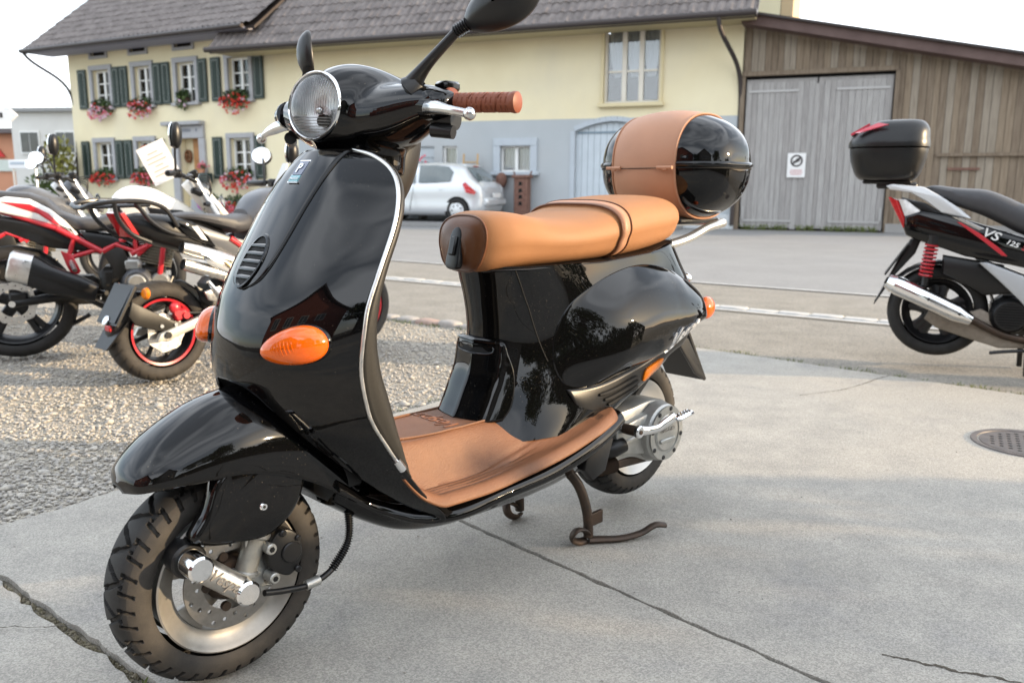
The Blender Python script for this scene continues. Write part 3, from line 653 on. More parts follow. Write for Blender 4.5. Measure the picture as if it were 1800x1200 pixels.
def blossoms(label, parent_loc, rz, w, h, cols, group, seed, cat='flower box', box=None, name='flower_box', droop=True):
    """a box of hanging geraniums: box, foliage and blossoms of each colour"""
    e = empty(name, label, cat, parent_loc, rz, group); r = np.random.default_rng(seed)
    MB().box((0, -.09, 0), (w*.82, .17, .15), bev=.01).build('box', box or mat('brown planter', (0.06, 0.03, 0.02), 0.6), e)
    leaves('foliage', M_leaf2, (0, -.1, .13), (w*.5, .2, .22), 260, .055, e, 'stuff', seed)
    leaves('foliage', M_leaf, (0, -.14, -.02), (w*.5, .2, .3), 160, .05, e, 'stuff', seed+1)
    for k, (m_, cnt) in enumerate(cols):
        mb = MB()
        for _ in range(cnt):
            u = r.uniform(-1, 1); zz = r.uniform(-1, .55)*h*.5*(1 if not droop else (1 - .55*u*u)) - h*.1
            p = (u*w*.5, -.12 - .17*math.cos(u*1.2) + r.uniform(-.05, .05), zz + .05); q = r.uniform(.022, .042)
            mb.ell(p, (q, q, q*.75), 7, 5)
            for _k in range(3): mb.ell(np.array(p) + r.normal(0, q*.6, 3), (q*.5,)*3, 5, 4)
        b = mb.build('blossom', m_, e, angle=30); b['kind'] = 'stuff'
    return e
MF_red = mat('red geranium', (0.62, 0.035, 0.02), 0.6, var=0.25, vs=20); MF_pink = mat('pink geranium', (0.68, 0.15, 0.20), 0.6, var=0.2, vs=20); MF_pale = mat('pale pink blossom', (0.78, 0.55, 0.66), 0.6, var=0.1, vs=20); MF_mag = mat('magenta petunia', (0.55, 0.10, 0.48), 0.6, var=0.2, vs=20)

# ---- left: farmhouse with green shutters
HQ = (-6.196, 24.467, 0.0); HA = rad(-28)
hs = empty('farmhouse', 'cream yellow farmhouse with dark green shutters and geranium boxes under a tiled roof', 'house', HQ, HA)
def hw(x, z, e=0.0):            # farmhouse facade -> world
    c, s_ = math.cos(HA), math.sin(HA); return (HQ[0] + c*x + s_*e, HQ[1] + s_*x - c*e, z)
up = [(-8.86, -8.02), (-6.80, -6.04), (-4.84, -4.03), (-2.62, -1.78)]          # upper windows x0, x1
UZ = (3.50, 4.70); LZ = (1.20, 2.38)
low = [(-8.96, -8.14), (-6.90, -6.14), (-2.70, -1.85)]
att = [(-8.86, -8.12), (-6.92, -6.18), (-4.86, -4.10)]
def rect(x0, x1, z0, z1): return [(x0, z0), (x1, z0), (x1, z1), (x0, z1)]
holes = [rect(a, b, *UZ) for a, b in up] + [rect(a, b, *LZ) for a, b in low] + [rect(a, b, 5.15, 5.56) for a, b in att] + [rect(-4.92, -4.02, 0.30, 2.42)]
MB().prism([(-10.1, 0), (0.0, 0), (0.0, 4.9), (-1.1, 4.9), (-1.1, 5.9), (-10.1, 5.9)], (0, 0.3, 0), (1, 0, 0), (0, 0, 1), (0, -0.3, 0), holes=holes).build('wall', M_yellow, hs, smooth=False)
MB().prism([(0.3, 0), (9.5, 0), (9.5, 6.0), (4.9, 9.6), (.3, 6.0)], (-10.1, 0, 0), (0, 1, 0), (0, 0, 1), (0.3, 0, 0)).build('gable_wall', M_yellow, hs, smooth=False)
MB().box((-5, 3.2, 2.9), (9.4, .1, 5.8)).build('inner_wall', M_room, hs, smooth=False)
MB().box((-5.0, -.03, .27), (10.1, .1, .54)).build('plinth', mat('plinth stone', (0.33, 0.33, 0.34), 0.85, var=.1, vs=3), hs, smooth=False) if False else None
for i, (a, b) in enumerate(up): window(hs, a, b, UZ[0], UZ[1], 2, 3, surround=(0.15, M_surr))
for i, (a, b) in enumerate(low): window(hs, a, b, LZ[0], LZ[1], 2, 3, surround=(0.15, M_surr))
for a, b in att:
    w = MB().box(((a+b)/2, .12, 5.355), (b-a, .04, .41)).build('vent_window', mat('vent board', (0.02, 0.014, 0.012), 0.8), hs, smooth=False)
    mb = MB(); t = .09
    mb.box(((a+b)/2, -.01, 5.56 + t/2), (b-a+2*t, .08, t)); mb.box(((a+b)/2, -.01, 5.15 - t/2), (b-a+2*t, .08, t))
    for x in (a-t/2, b+t/2): mb.box((x, -.01, 5.355), (t, .08, .41))
    mb.build('surround', M_surr, w, smooth=False)
    mb = MB()
    for k in range(6): mb.box((a + (b-a)*(k+.5)/6, .09, 5.355), ((b-a)/6*.8, .03, .4))
    mb.build('slat', w.data.materials[0], w, smooth=False)['kind'] = 'stuff'
for x0, x1, z in ((-9.58, -9.17, UZ), (-7.86, -7.50, UZ), (-7.46, -7.10, UZ), (-5.90, -5.52, UZ), (-5.48, -5.12, UZ), (-3.88, -3.50, UZ), (-3.32, -2.93, UZ), (-1.58, -1.20, UZ),
                  (-9.68, -9.28, LZ), (-7.94, -7.56, LZ), (-7.50, -7.12, LZ), (-5.98, -5.58, LZ), (-3.42, -3.02, LZ), (-1.66, -1.28, LZ)):
    shutter(hs, x0, x1, z[0] - .02, z[1] + .05)
# door
M_oak = mat('varnished oak', (0.30, 0.13, 0.035), 0.45, col2=(0.40, 0.19, 0.06), vs=5, stretch=(8, 8, .6))
dd = MB().box((-4.29, .22, 1.36), (.52, .06, 2.12), bev=.01).build('door', M_oak, hs)
MB().box((-4.73, .25, 1.36), (.36, .05, 2.12)).build('door_panel', mat('cream reveal', (.62, .54, .36), .8), hs, smooth=False)
for z in (.75, 1.35, 1.95): MB().box((-4.29, .18, z), (.36, .03, .42), bev=.012).build('panel', M_oak, dd)
MB().ell((-4.49, .15, 1.32), (.025, .03, .06), 10, 8).build('handle', M_chrome, dd)
mb = MB(); mb.box((-4.47, -.02, 2.61), (1.42, .14, .38), bev=.01)
for x in (-5.07, -3.87): mb.box((x, -.02, 1.2), (.26 if x > -4 else .3, .14, 2.42), bev=.01)
ds = mb.build('door_surround', M_surr, hs); MB().box((-4.62, -.09, 2.87), (1.74, .3, .12), bev=.02).build('cornice', M_surr, ds)
mb = MB()
for k in range(7): mb.box((-4.78 + .075*k, -.095, 2.66), (.045, .008, .10))
mb.box((-4.05, -.095, 2.66), (.05, .008, .10)); mb.build('lettering', mat('faded letters', (.16, .17, .2), .7), ds, smooth=False)
MB().box((-4.47, -.25, .15), (1.7, .6, .3), bev=.02).build('doorstep', M_surr, hs)
roof(hs, -11.0, -0.6, -0.95, 5.36, 6.2, rad(38))
MB().prism([(-1.0, 5.30), (0, 5.62), (0, 5.75), (4.4, 9.25), (4.4, 9.05)], (-11.0, 0, 0), (0, 1, 0), (0, 0, 1), (0.9, 0, 0)).build('verge_board', M_gut, hs, smooth=False) if False else None
mb = MB(); mb.tube([(-11.05, -1.03, 5.33), (-.95, -1.03, 5.33)], .07, 10); g = mb.build('gutter', M_gut, hs)
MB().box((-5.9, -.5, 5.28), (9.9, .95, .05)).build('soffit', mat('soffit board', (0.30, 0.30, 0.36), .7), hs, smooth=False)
MB().tube([(-10.9, -1.03, 5.28), (-10.85, -.9, 5.1), (-10.3, -.2, 4.45), (-10.15, -.06, 4.2), (-10.15, -.06, 0)], .05, 10, 30).build('downpipe', M_gut, hs)
GB = 'geranium boxes on the farmhouse windows'
blossoms('pink and white geraniums in the box under the upper window nearest the left corner', hw(-8.4, 3.44), HA, 1.15, .75, [(MF_pink, 26), (MF_pale, 46), (MF_red, 14)], GB, 11)
blossoms('red and white geraniums under the second upper window from the left corner', hw(-6.45, 3.44), HA, 1.15, .75, [(MF_red, 40), (MF_pale, 28), (MF_pink, 16)], GB, 12)
blossoms('bright red geranium box under the upper window above the mailbox side of the door', hw(-2.3, 3.46), HA, 1.2, .85, [(MF_red, 62), (MF_pale, 12)], GB, 13)
blossoms('red geraniums in the box under the ground floor window at the left corner', hw(-8.55, 1.22), HA, 1.2, .6, [(MF_red, 50), (MF_pink, 10)], GB, 14)
blossoms('red and pink geraniums under the ground floor window left of the door', hw(-6.5, 1.22), HA, 1.2, .6, [(MF_red, 30), (MF_pink, 30)], GB, 15)
blossoms('dense red and pale pink geraniums under the ground floor window right of the door', hw(-2.35, 1.20), HA, 1.3, .8, [(MF_red, 52), (MF_pale, 24), (MF_pink, 14)], GB, 16)
blossoms('small trailing green plant on the sill of the upper window above the door', hw(-4.5, 3.56), HA, .5, .5, [(MF_pale, 4)], GB, 17)
blossoms('purple petunias in a trough at the foot of the farmhouse wall', hw(-3.0, .42, .5), HA, 1.1, .4, [(MF_mag, 70), (MF_pink, 12)], 'flower troughs at the wall foot', 18)
blossoms('crimson and white flowers in a trough right of the purple petunias', hw(-1.95, .38, .55), HA, .9, .45, [(MF_red, 34), (MF_pink, 30), (MF_pale, 10)], 'flower troughs at the wall foot', 19)
MB().box((-2.0, -.35, .28), (3.6, .7, .56), bev=.02).build('plinth', mat('low stone plinth', (0.33, 0.34, 0.35), 0.85, var=.12, vs=3), hs)
mbx = empty('mailbox', 'grey and dark green mailbox beside the farmhouse door', 'mailbox', hw(-3.62, 0, .1), HA)
MB().box((.02, -.12, 1.2), (.34, .24, .30), bev=.015).build('box', mat('mailbox green', (.03, .05, .045), .4), mbx); MB().box((-.24, -.1, 1.2), (.16, .2, .28), bev=.01).build('panel', mat('mailbox grey', (.45, .5, .53), .4), mbx)
MB().tube([(0, -.03, 0), (0, -.03, 1.1)], .025, 8).build('post', M_alu, mbx)
fp = empty('flower_pot', 'small pot of pink geraniums on top of the mailbox', 'flower pot', hw(-3.75, 1.36, .22), HA)
MB().lathe([(0, 0), (.07, 0), (.09, .13), (.08, .13), (.07, .1), (0, .1)], axis=(0, 0, 1), seg=16).build('pot', M_render_o, fp); leaves('foliage', M_leaf, (0, 0, .2), (.16, .14, .1), 90, .04, fp, 'stuff', 5)
mb = MB(); r_ = np.random.default_rng(3)
for _ in range(22): mb.ell(r_.normal(0, 1, 3)*np.array((.09, .08, .06)) + np.array((0, 0, .22)), (.03,)*3, 6, 5)
mb.build('blossom', MF_pink, fp)['kind'] = 'stuff'
wr = empty('door_wreath', 'brown dried wreath hanging beside the farmhouse door', 'wreath', hw(-4.76, 1.88, -.2), HA)
MB().tube([(.12*math.cos(q), -.03, .17*math.sin(q)) for q in np.linspace(0, 2*PI, 20, endpoint=False)], .045, 8, closed=True).build('ring', mat('dried twigs', (.16, .07, .03), .9, var=.3, vs=30), wr); leaves('foliage', mat('dried leaves', (.2, .09, .04), .9), (0, -.06, 0), (.17, .04, .22), 60, .04, wr, 'stuff', 8)

# ---- middle: barn half, yellow above and grey below
BP = (5.303, 19.937, 0.0); BA = rad(-21.5)
bn = empty('barn', 'yellow and blue grey rendered barn with a tall six pane window and arched door', 'barn', BP, BA)
def bw(x, z, e=0.0):
    c, s_ = math.cos(BA), math.sin(BA); return (BP[0] + c*x + s_*e, BP[1] + s_*x - c*e, z)
h1 = [rect(-3.30, -1.91, 3.0, 4.78)]; h2 = [rect(-6.05, -5.21, 1.36, 2.02), rect(-7.74, -7.31, 0.85, 2.04), rect(-8.74, -7.99, 0.15, 2.04)]
arch = [(-4.02, 0.02), (-2.1, 0.02), (-2.1, 2.60)] + [(-3.06 - .96*math.cos(q), 2.48 + .24*math.sin(q)) for q in np.linspace(PI*.98, PI*.02, 12)][0:0] + [(-2.1 - 1.92*t, 2.50 + .22*math.sin(PI*t)) for t in np.linspace(0.04, .96, 12)] + [(-4.02, 2.50)]
arch = [p for i, p in enumerate(arch) if i != 2]
MB().prism([(-12.36, 2.69), (0, 2.64), (0, 5.4), (-12.36, 5.4)], (0, .35, 0), (1, 0, 0), (0, 0, 1), (0, -.35, 0), holes=h1).build('wall', M_yellow, bn, smooth=False)
MB().prism([(-12.36, 0), (0, 0), (0, 2.638), (-2.0, 2.65), (-4.1, 2.66), (-12.36, 2.688)], (0, .35, 0), (1, 0, 0), (0, 0, 1), (0, -.35, 0), holes=h2 + [arch]).build('base_wall', M_greyw, bn, smooth=False) if False else None
top2 = [(-12.36, 0), (0, 0), (0, 2.638), (-1.9, 2.646)] + [(-1.9 - 2.35*t, 2.646 + .014*t) for t in (.5, 1.0)] + [(-12.36, 2.688)]
# the arched opening rises a little above the paint line: yellow wall starts at 2.64, arch crown kept just under it
arch = [(-4.02, 0.02), (-2.1, 0.02)] + [(-2.1 - 1.92*t, 2.36 + .22*math.sin(PI*t)) for t in np.linspace(0.0, 1.0, 14)]
MB().prism(top2, (0, .35, 0), (1, 0, 0), (0, 0, 1), (0, -.35, 0), holes=h2 + [arch]).build('base_wall', M_greyw, bn, smooth=False)
MB().box((-6.2, 3.2, 2.6), (12, .1, 5.2)).build('inner_wall', M_room, bn, smooth=False)
MB().box((-1.0, -.05, .17), (1.98, .12, .34), bev=.01).build('plinth', mat('pale plinth', (.5, .52, .53), .8), bn)
M_beige = mat('beige window frame', (.72, .68, .60), .5)
_fw = M_frame_w; M_frame_w = M_beige
w = window(bn, -3.30, -1.91, 3.0, 4.78, 3, np.array([3.06, 3.76, 4.72]), depth=.12, surround=(0.07, mat('cream reveal trim', (.66, .57, .36), .8)), curtain='tied', bar=.06, fr=.06)
M_frame_w = _fw
window(bn, -6.05, -5.21, 1.36, 2.02, 2, 1, depth=.12, surround=(.19, M_surr2), curtain='full', fr=.05)
window(bn, -7.74, -7.31, 0.85, 2.04, 1, 1, depth=.12, curtain='full', fr=.06)
gd = MB().box((-8.365, .1, 1.1), (.75, .04, 1.88)).build('garage_door', mat('grey sectional door', (.42, .46, .49), .5), bn, smooth=False)
for k in range(7): MB().box((-8.365, .07, .3 + .26*k), (.74, .03, .235), bev=.008).build('panel', gd.data.materials[0], gd)
ad = MB().box((-3.06, .14, 1.25), (1.9, .04, 2.6)).build('arched_door', mat('pale blue grey door boards', (.50, .555, .60), .6, var=.05, vs=3), bn, smooth=False)
for k in range(12):
    x = -4.02 + .16*(k+.5); zt = 2.35 + .22*math.sin(PI*(-2.1 - x)/1.92)
    MB().box((x, .11, (zt + .03)/2), (.150, .03, zt - .05)).build('plank', ad.data.materials[0], ad, smooth=False)
MB().box((-3.2, .085, 2.32), (1.55, .02, .05)).build('rail', mat('dark rail', (.18, .24, .29), .5), ad, smooth=False)
mb = MB(); P_ = [(-4.02 + .0, 0.0), (-4.02, 2.36)] + [(-4.02 + 1.92*t, 2.36 + .22*math.sin(PI*t)) for t in np.linspace(0.05, 1, 14)] + [(-2.1, 0)]
for a, b in zip(P_[:-1], P_[1:]):
    d = np.array(b) - np.array(a); l = np.linalg.norm(d); n_ = np.array((-d[1], d[0]))/l*.12
    mb.prism([a, b, np.array(b) + n_, np.array(a) + n_], (0, .02, 0), (1, 0, 0), (0, 0, 1), (0, -.045, 0))
mb.build('surround', M_surr2, ad, smooth=False)
roof(bn, -14.6, .35, -.95, 4.74, 7.5, rad(45)); MB().tube([(-14.65, -1.03, 4.72), (.36, -1.03, 4.72)], .075, 10).build('gutter', M_gut, bn)
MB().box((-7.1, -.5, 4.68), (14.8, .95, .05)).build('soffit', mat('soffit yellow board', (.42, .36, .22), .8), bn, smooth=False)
MB().tube([(-.45, -1.03, 4.66), (-.43, -1.0, 4.5), (-.1, -.25, 3.75), (-.05, -.12, 3.55), (-.05, -.12, .1)], .052, 10, 40).build('downpipe', M_gut, bn)
mc = empty('rusty_ornament', 'tall rusty brown ornamental pillar under the small barn window', 'pillar', bw(-5.30, 0.1, .35), BA)  # ornamental pillar of unknown use, carries no plant
M_rust = mat('rusty iron', (.12, .055, .04), .8, col2=(.22, .12, .09), vs=14)
MB().box((0, 0, .55), (.36, .3, 1.1), bev=.015).build('body', M_rust, mc); MB().box((0, 0, 1.13), (.46, .38, .08), bev=.02, ).build('top', M_rust, mc)
for k, zz in enumerate((.45, .62, .78, .95)): MB().prism([(-.05, zz - .05), (.06, zz - .03), (.03, zz + .06), (-.04, zz + .04)], (0, -.148, 0), (1, 0, 0), (0, 0, 1), (0, -.006, 0)).build('cut_out', M_dark, mc, smooth=False)
mb = MB(); mb.tube([(-.2, 0, 1.16), (-.24, 0, 1.26)], .02, 6); mb.tube([(.2, 0, 1.16), (.26, 0, 1.27)], .02, 6); mb.build('finial', M_rust, mc)
ld = empty('wooden_chair', 'light wooden chair back leaning against the grey barn wall behind the car', 'chair', bw(-6.8, .1, .35), BA)
M_pine = mat('pale pine', (.48, .33, .18), .6); mb = MB()
for x in (-.2, .2): mb.tube([(x, -.1, 0), (x, .12, 1.72)], .03, 8)
mb.build('leg', M_pine, ld); mb = MB()
for z, x in ((.5, 0), (.95, 0), (1.33, 0), (1.5, 0)): mb.tube([(-.2, -.1 + z*.128, z), (.2, -.1 + z*.128, z)], .022, 8)
mb.build('rung', M_pine, ld)
pp = empty('potted_plant', 'small dark potted plant in front of the grey garage door', 'plant', bw(-8.2, .1, .3), BA)
MB().lathe([(0, 0), (.12, 0), (.2, 1.15), (.16, 1.15), (.0, 1.1)], axis=(0, 0, 1), seg=16).build('pot', mat('grey pot', (.2, .2, .2), .7), pp); leaves('foliage', mat('bronze leaf', (.09, .06, .05), .6), (0, 0, 1.35), (.25, .2, .2), 160, .05, pp, 'stuff', 21)
mb = MB()
for k in range(7): mb.ell((.1*math.cos(k), .08*math.sin(k*2), 1.5 + .03*k), (.035,)*3, 6, 5)
mb.build('blossom', MF_pink, pp)['kind'] = 'stuff'
pv = MB().prism([(-13.5, 0), (-1.2, 0), (-1.2, .1), (-13.5, .1)], (0, -2.25, 0), (1, 0, 0), (0, 0, 1), (0, 2.25, 0), .0).build('pavement', mat('pavement slab', (.25, .245, .24), .85, var=.08, vs=2), None, smooth=False)
pv.location = BP; pv.rotation_euler = (0, 0, BA); pv['kind'] = 'structure'

# ---- right: timber shed with the big double gate
sd = empty('timber_shed', 'weathered brown timber shed with a wide grey double gate', 'shed', BP, BA)
def woodmat(name, a, b, g):
    m_ = mat(name, a, .85, col2=b, vs=3.2, stretch=(9, 9, .7), bump=.4, bs=24, bd=.01); return m_
M_w = [woodmat('shed board %s' % k, a, b, 0) for k, a, b in (('warm', (.17, .125, .085), (.27, .215, .155)), ('grey', (.20, .165, .125), (.31, .265, .21)), ('dark', (.13, .095, .065), (.235, .185, .135)))]
M_g = [woodmat('gate board %s' % k, a, b, 0) for k, a, b in (('pale', (.275, .262, .252), (.40, .385, .37)), ('mid', (.24, .228, .22), (.36, .342, .328)))]
def rt(x): return 4.66 - .2115*x      # roof underside over the facade
MB().box((5.0, .3, 1.4), (10.4, .1, 4.0)).build('back_wall', M_room, sd, smooth=False) if False else None
x = 0.03; k = 0
while x < 10.5:
    wd = random.uniform(.125, .165); zb = 3.60 if x + wd < 3.34 else (0.12 if x > 3.25 else 3.6)
    zt = rt(x + wd/2); 
    if zt > zb: MB().box((x + wd/2, .03 + random.uniform(0, .01), (zb + zt)/2), (wd - .008, .025, zt - zb)).build('plank', random.choice(M_w), sd, smooth=False)
    x += wd
MB().prism([(.02, 0), (.02, 4.55), (10.5, 2.35), (10.5, 0)], (0, .14, 0), (1, 0, 0), (0, 0, 1), (0, -.05, 0)).build('backing', M_dark, sd, smooth=False)
MB().prism([(-.02, rt(0) - .05), (11, rt(11) - .05), (11, rt(11) + .17), (-.02, rt(0) + .17)], (0, .3, 0), (1, 0, 0), (0, 0, 1), (0, -.75, 0)).build('fascia', mat('brown fascia board', (.085, .052, .046), .7, col2=(.13, .085, .075), vs=2), sd, smooth=False)
MB().prism([(-.02, rt(0) + .17), (11, rt(11) + .17), (11, rt(11) + .22), (-.02, rt(0) + .22)], (0, 6, 0), (1, 0, 0), (0, 0, 1), (0, -6.55, 0)).build('roof', M_gut, sd, smooth=False)
mb = MB(); mb.box((1.66, -.02, 3.55), (3.3, .12, .10)); mb.box((.04, -.01, 1.75), (.1, .1, 3.5)); mb.box((3.30, -.01, 1.75), (.08, .1, 3.5)); mb.build('gate_frame', M_w[2], sd, smooth=False)
for gi, (xa, xb) in enumerate(((.12, 1.66), (1.69, 3.24))):
    gt = MB().box(((xa+xb)/2, .05, 1.75), (xb-xa, .03, 3.36)).build('gate', M_g[1], sd, smooth=False); x = xa; 
    while x < xb - .03:
        wd = min(random.uniform(.11, .145), xb - x); zb = random.uniform(.03, .07)
        MB().box((x + wd/2, .02 + random.uniform(0, .008), (zb + 3.36)/2), (wd - .007, .024, 3.36 - zb)).build('plank', M_g[random.random() < .4], gt, smooth=False); x += wd
    sgn = 1 if gi == 0 else -1; xh = xa + .06 if gi == 0 else xb - .06
    for zz in (.22, 3.16): MB().box((xh + sgn*.55, .0, zz), (1.1, .02, .05)).build('hinge_strap', mat('galvanised strap', (.42, .41, .40), .5, .5), gt, smooth=False)
    MB().box((xh, -.004, .4), (.05, .02, .30)).build('hinge_plate', MATS['galvanised strap'], gt, smooth=False)
MB().box((1.68, -.003, 1.7), (.10, .02, 3.2)).build('cover_strip', M_g[0], sd, smooth=False)
MB().prism([(.1, .0), (3.25, 0), (3.25, .26), (2.4, .14), (1.7, .3), (.9, .12), (.1, .2)], (0, -.004, 0), (1, 0, 0), (0, 0, 1), (0, .012, 0)).build('moss', M_moss, sd, smooth=False) if False else None
MB().box((7.3, -.03, 1.70), (6.2, .05, .07)).build('ledge', M_w[2], sd, smooth=False)
for x in (4.75, 6.3): MB().box((x, -.01, 1.40), (.62, .02, .05)).build('strap_hinge', M_rust, sd, smooth=False)
MB().box((7.0, -.02, .1), (7.4, .2, .2)).build('plinth', mat('concrete plinth', (.27, .26, .25), .85, var=.1, vs=3), sd, smooth=False)
tufts([(*bw(random.uniform(.2, 3.2), 0, .08)[:2], 0) for _ in range(70)], .14, .006, 6, 'weeds', M_grass)
ns = empty('notice_sign', 'small white notice with a round prohibition symbol on the grey gate', 'sign', bw(1.325, 1.49, .03), BA)
MB().box((0, 0, 0), (.40, .012, .55), bev=.004).build('board', M_white, ns); mb = MB()
mb.lathe([(.10, -.004), (.135, -.004), (.135, .004), (.10, .004)], (0, -.008, .10), (0, -1, 0), 32, closed=True); mb.box((0, -.010, .10), (.24, .006, .032), rot=Matrix.Rotation(-.75, 3, 'Y')); mb.build('symbol', mat('sign black print', (.02, .015, .015), .5), ns, smooth=False)
mb = MB(); mb.ell((.03, -.009, .12), (.05, .003, .045), 12, 8); mb.box((-.03, -.009, .08), (.09, .005, .05)); mb.build('symbol', mat('sign grey print', (.12, .11, .11), .5), ns, smooth=False); mb = MB()
for k, wd in enumerate((.26, .28, .24)): mb.box((0, -.008, -.11 - .045*k), (wd, .004, .014))
mb.build('lettering', mat('sign red print', (.45, .1, .1), .5), ns, smooth=False)
tw = empty('pale_gable_house', 'pale cream house end showing above the shed roof', 'house', (BP[0] + 3.4, BP[1] + 8.5, 0), BA)
MB().box((-.72, 2, 5), (1.42, 4, 10)).build('wall', mat('pale cream render', (.72, .66, .45), .85, var=.04, vs=1), tw, smooth=False)
MB().box((.20, 1.95, 5), (.38, 3.9, 10)).build('corner_panel', mat('tan cladding', (.52, .40, .24), .8), tw, smooth=False)
MB().box((-.3, 1.9, 10.05), (2.4, 4.4, .12)).build('roof', M_gut, tw, smooth=False)

# ---- shop house and an added hedge on the photographer's side (they shade the yard and mirror in the paint)
def plain_house(loc, rz, w, d, h, ridge, label, mw):
    e = empty('house', label, 'house', loc, rz)
    MB().prism([(-w/2, 0), (w/2, 0), (w/2, h), (0, h+ridge), (-w/2, h)], (0, 0, 0), (1, 0, 0), (0, 0, 1), (0, -d, 0)).build('wall', mw, e, smooth=False)
    for sx in (-1, 1):
        a = math.atan2(ridge, w/2); l = math.hypot(ridge, w/2) + .5
        MB().box((sx*(w/4 + .2), -d/2, h + ridge/2 + .02), (l, d + .8, .14), rot=Matrix.Rotation(sx*a, 3, 'Y')).build('roof', M_gut, e, smooth=False)
    for x in np.arange(-w/2 + 1.4, w/2 - 1, 2.2):
        for z in (1.0, 3.8):
            f = MB().box((x, .02, z + .7), (1.1, .06, 1.4)).build('window', M_frame_w, e, smooth=False)
            for s2 in (-.26, .26): MB().box((x + s2, .055, z + .7), (.46, .02, 1.28)).build('pane', M_glass_d, f, smooth=False)
    return e
plain_house((-7.5, -9.0, 0), rad(-38), 11, 9, 5.5, 4.0, 'dark gabled shop house behind the photographer', mat('rust red render', (.22, .07, .05), .85, var=.06, vs=1))
plain_house((3.5, -13.0, 0), rad(4), 10, 9, 5.6, 4.4, 'grey gabled house further behind the photographer', mat('grey brown render', (.20, .18, .16), .85, var=.06, vs=1))
tree((10.5, -9.0, 0), 7.5, 3.0, 'broad leafy tree right behind the photographer', 3, n=7000, size=.16)
tree((-1.2, -11.5, 0), 6.5, 1.7, 'slim conical tree between the two houses behind', 5, M_leaf2, n=5000, size=.14)
hd = empty('shade_hedge', 'unseen clipped greenery added on the right to shade the yard', 'shade_hedge', (7.2, 0, 0), 0)  # added out of view; its height and end shape the shade on the yard
MB().box((0, -4.7, .70), (.4, 10.8, 1.4)).build('stem', M_bark, hd, smooth=False)
r_ = np.random.default_rng(2); n = 18000; yy_ = r_.uniform(-10.2, 1.75, n); P = np.stack([r_.uniform(-.45, .45, n)*np.clip((1.9 - yy_)*1.2, .2, 1), yy_, (1.72 + .22*np.sin(yy_*2.1) + .12*np.sin(yy_*5.3 + 1) + .07*np.sin(yy_*13))*np.clip((2.05 - yy_)*1.1, .25, 1)**.5*r_.random(n)**.6], 1)
hl_ = leaves('foliage', M_leaf2, (0, 0, 0), (1, 1, 1), n, .07, hd, 'stuff', 5, shape=lambda P_, rr: P)
# ================================================================== WHEELS AND MOTORCYCLES
def tyre_mb(R, w, rb, nt=180, npf=28, tread=None, depth=0.005, crown=1.15):
    """tyre about the y axis, centred on the origin. tread(theta, s) -> 0..1 groove depth, s in [-1, 1] across the tread"""
    ph = np.linspace(0, 1, npf); half = w/2
    # profile from bead to bead
    a = np.linspace(-PI*0.5 - .55, PI*0.5 + .55, npf)
    h = R - rb
    yy = half*np.sin(a)*np.where(np.abs(a) > PI/2, .98, 1); rr = rb + h*(.48 + .52*np.sign(np.cos(a))*np.abs(np.cos(a))**(1/crown))
    yy = half*np.sign(np.sin(a))*np.abs(np.sin(a))**.85
    th = np.linspace(0, 2*PI, nt, endpoint=False); T, A = np.meshgrid(th, a, indexing='ij')
    Rr = np.tile(rr, (nt, 1)); Y = np.tile(yy, (nt, 1))
    if tread is not None:
        s = A/1.25; g = np.where(np.abs(s) <= 1.02, tread(T, s), 0.0)
        nr = np.cos(A); ny = np.sin(A)
        Rr = Rr - depth*g*nr; Y = Y - depth*g*ny
    G = np.stack([Rr*np.cos(T), Y, Rr*np.sin(T)], -1)
    return MB().grid(G, True, False)
def tread_sport(n=26):
    def f(T, s):
        u = (T*n/(2*PI) + .9*np.abs(s)) % 1.0; return np.where((u < .16) & (np.abs(s) > .12) & (np.abs(s) < .95), 1.0, 0.0)
    return f
def wheel(parent, x, z, R, w, rb, mt_t, mt_rim, spokes=5, disc=None, ring=None, tread=None, nt=208, hub=.05, dm=None, y=0.0, spk=.012, rimw=.030):
    wh = tyre_mb(R, w, rb, nt, 30, tread).build('wheel', mt_t, parent, angle=50); wh.location = (x, y, z)
    hw_ = w*.40
    rm = MB().lathe([(rb+.008, -hw_), (rb+.004, -hw_ - .006), (rb - .006, -hw_), (rb - rimw*.5, -hw_*.6), (rb - rimw, -.012), (rb - rimw, .012), (rb - rimw*.5, hw_*.6), (rb - .006, hw_), (rb+.004, hw_+.006), (rb+.008, hw_)], seg=72, closed=True).build('rim', mt_rim, wh)
    mb = MB()
    for k in range(spokes):
        q = 2*PI*k/spokes + .3; d = np.array((math.cos(q), 0, math.sin(q))); t = np.array((-d[2], 0, d[0]))
        for e in ((-.35, .35) if spokes <= 5 else (0,)):
            mb.tube([d*hub*.7 + t*e*hub*.6, d*(hub + (rb-rimw))*.5 + t*e*hub*.8, d*(rb - rimw*.6) + t*e*hub*1.3], [spk*1.3, spk, spk*1.25], 8, 6, ell=(1, 1.4))
    mb.cyl((0, -.045, 0), (0, 1, 0), hub*.8, .09, 24, bev=.004); mb.build('spoke', dm or mt_rim, wh)
    if ring is not None: MB().lathe([(rb + .004, -hw_ - .0075), (rb - .007, -hw_ - .0045), (rb - .007, -hw_ + .004), (rb + .004, -hw_ + .002)], seg=72, closed=True).build('rim_stripe', ring, wh)
    return wh
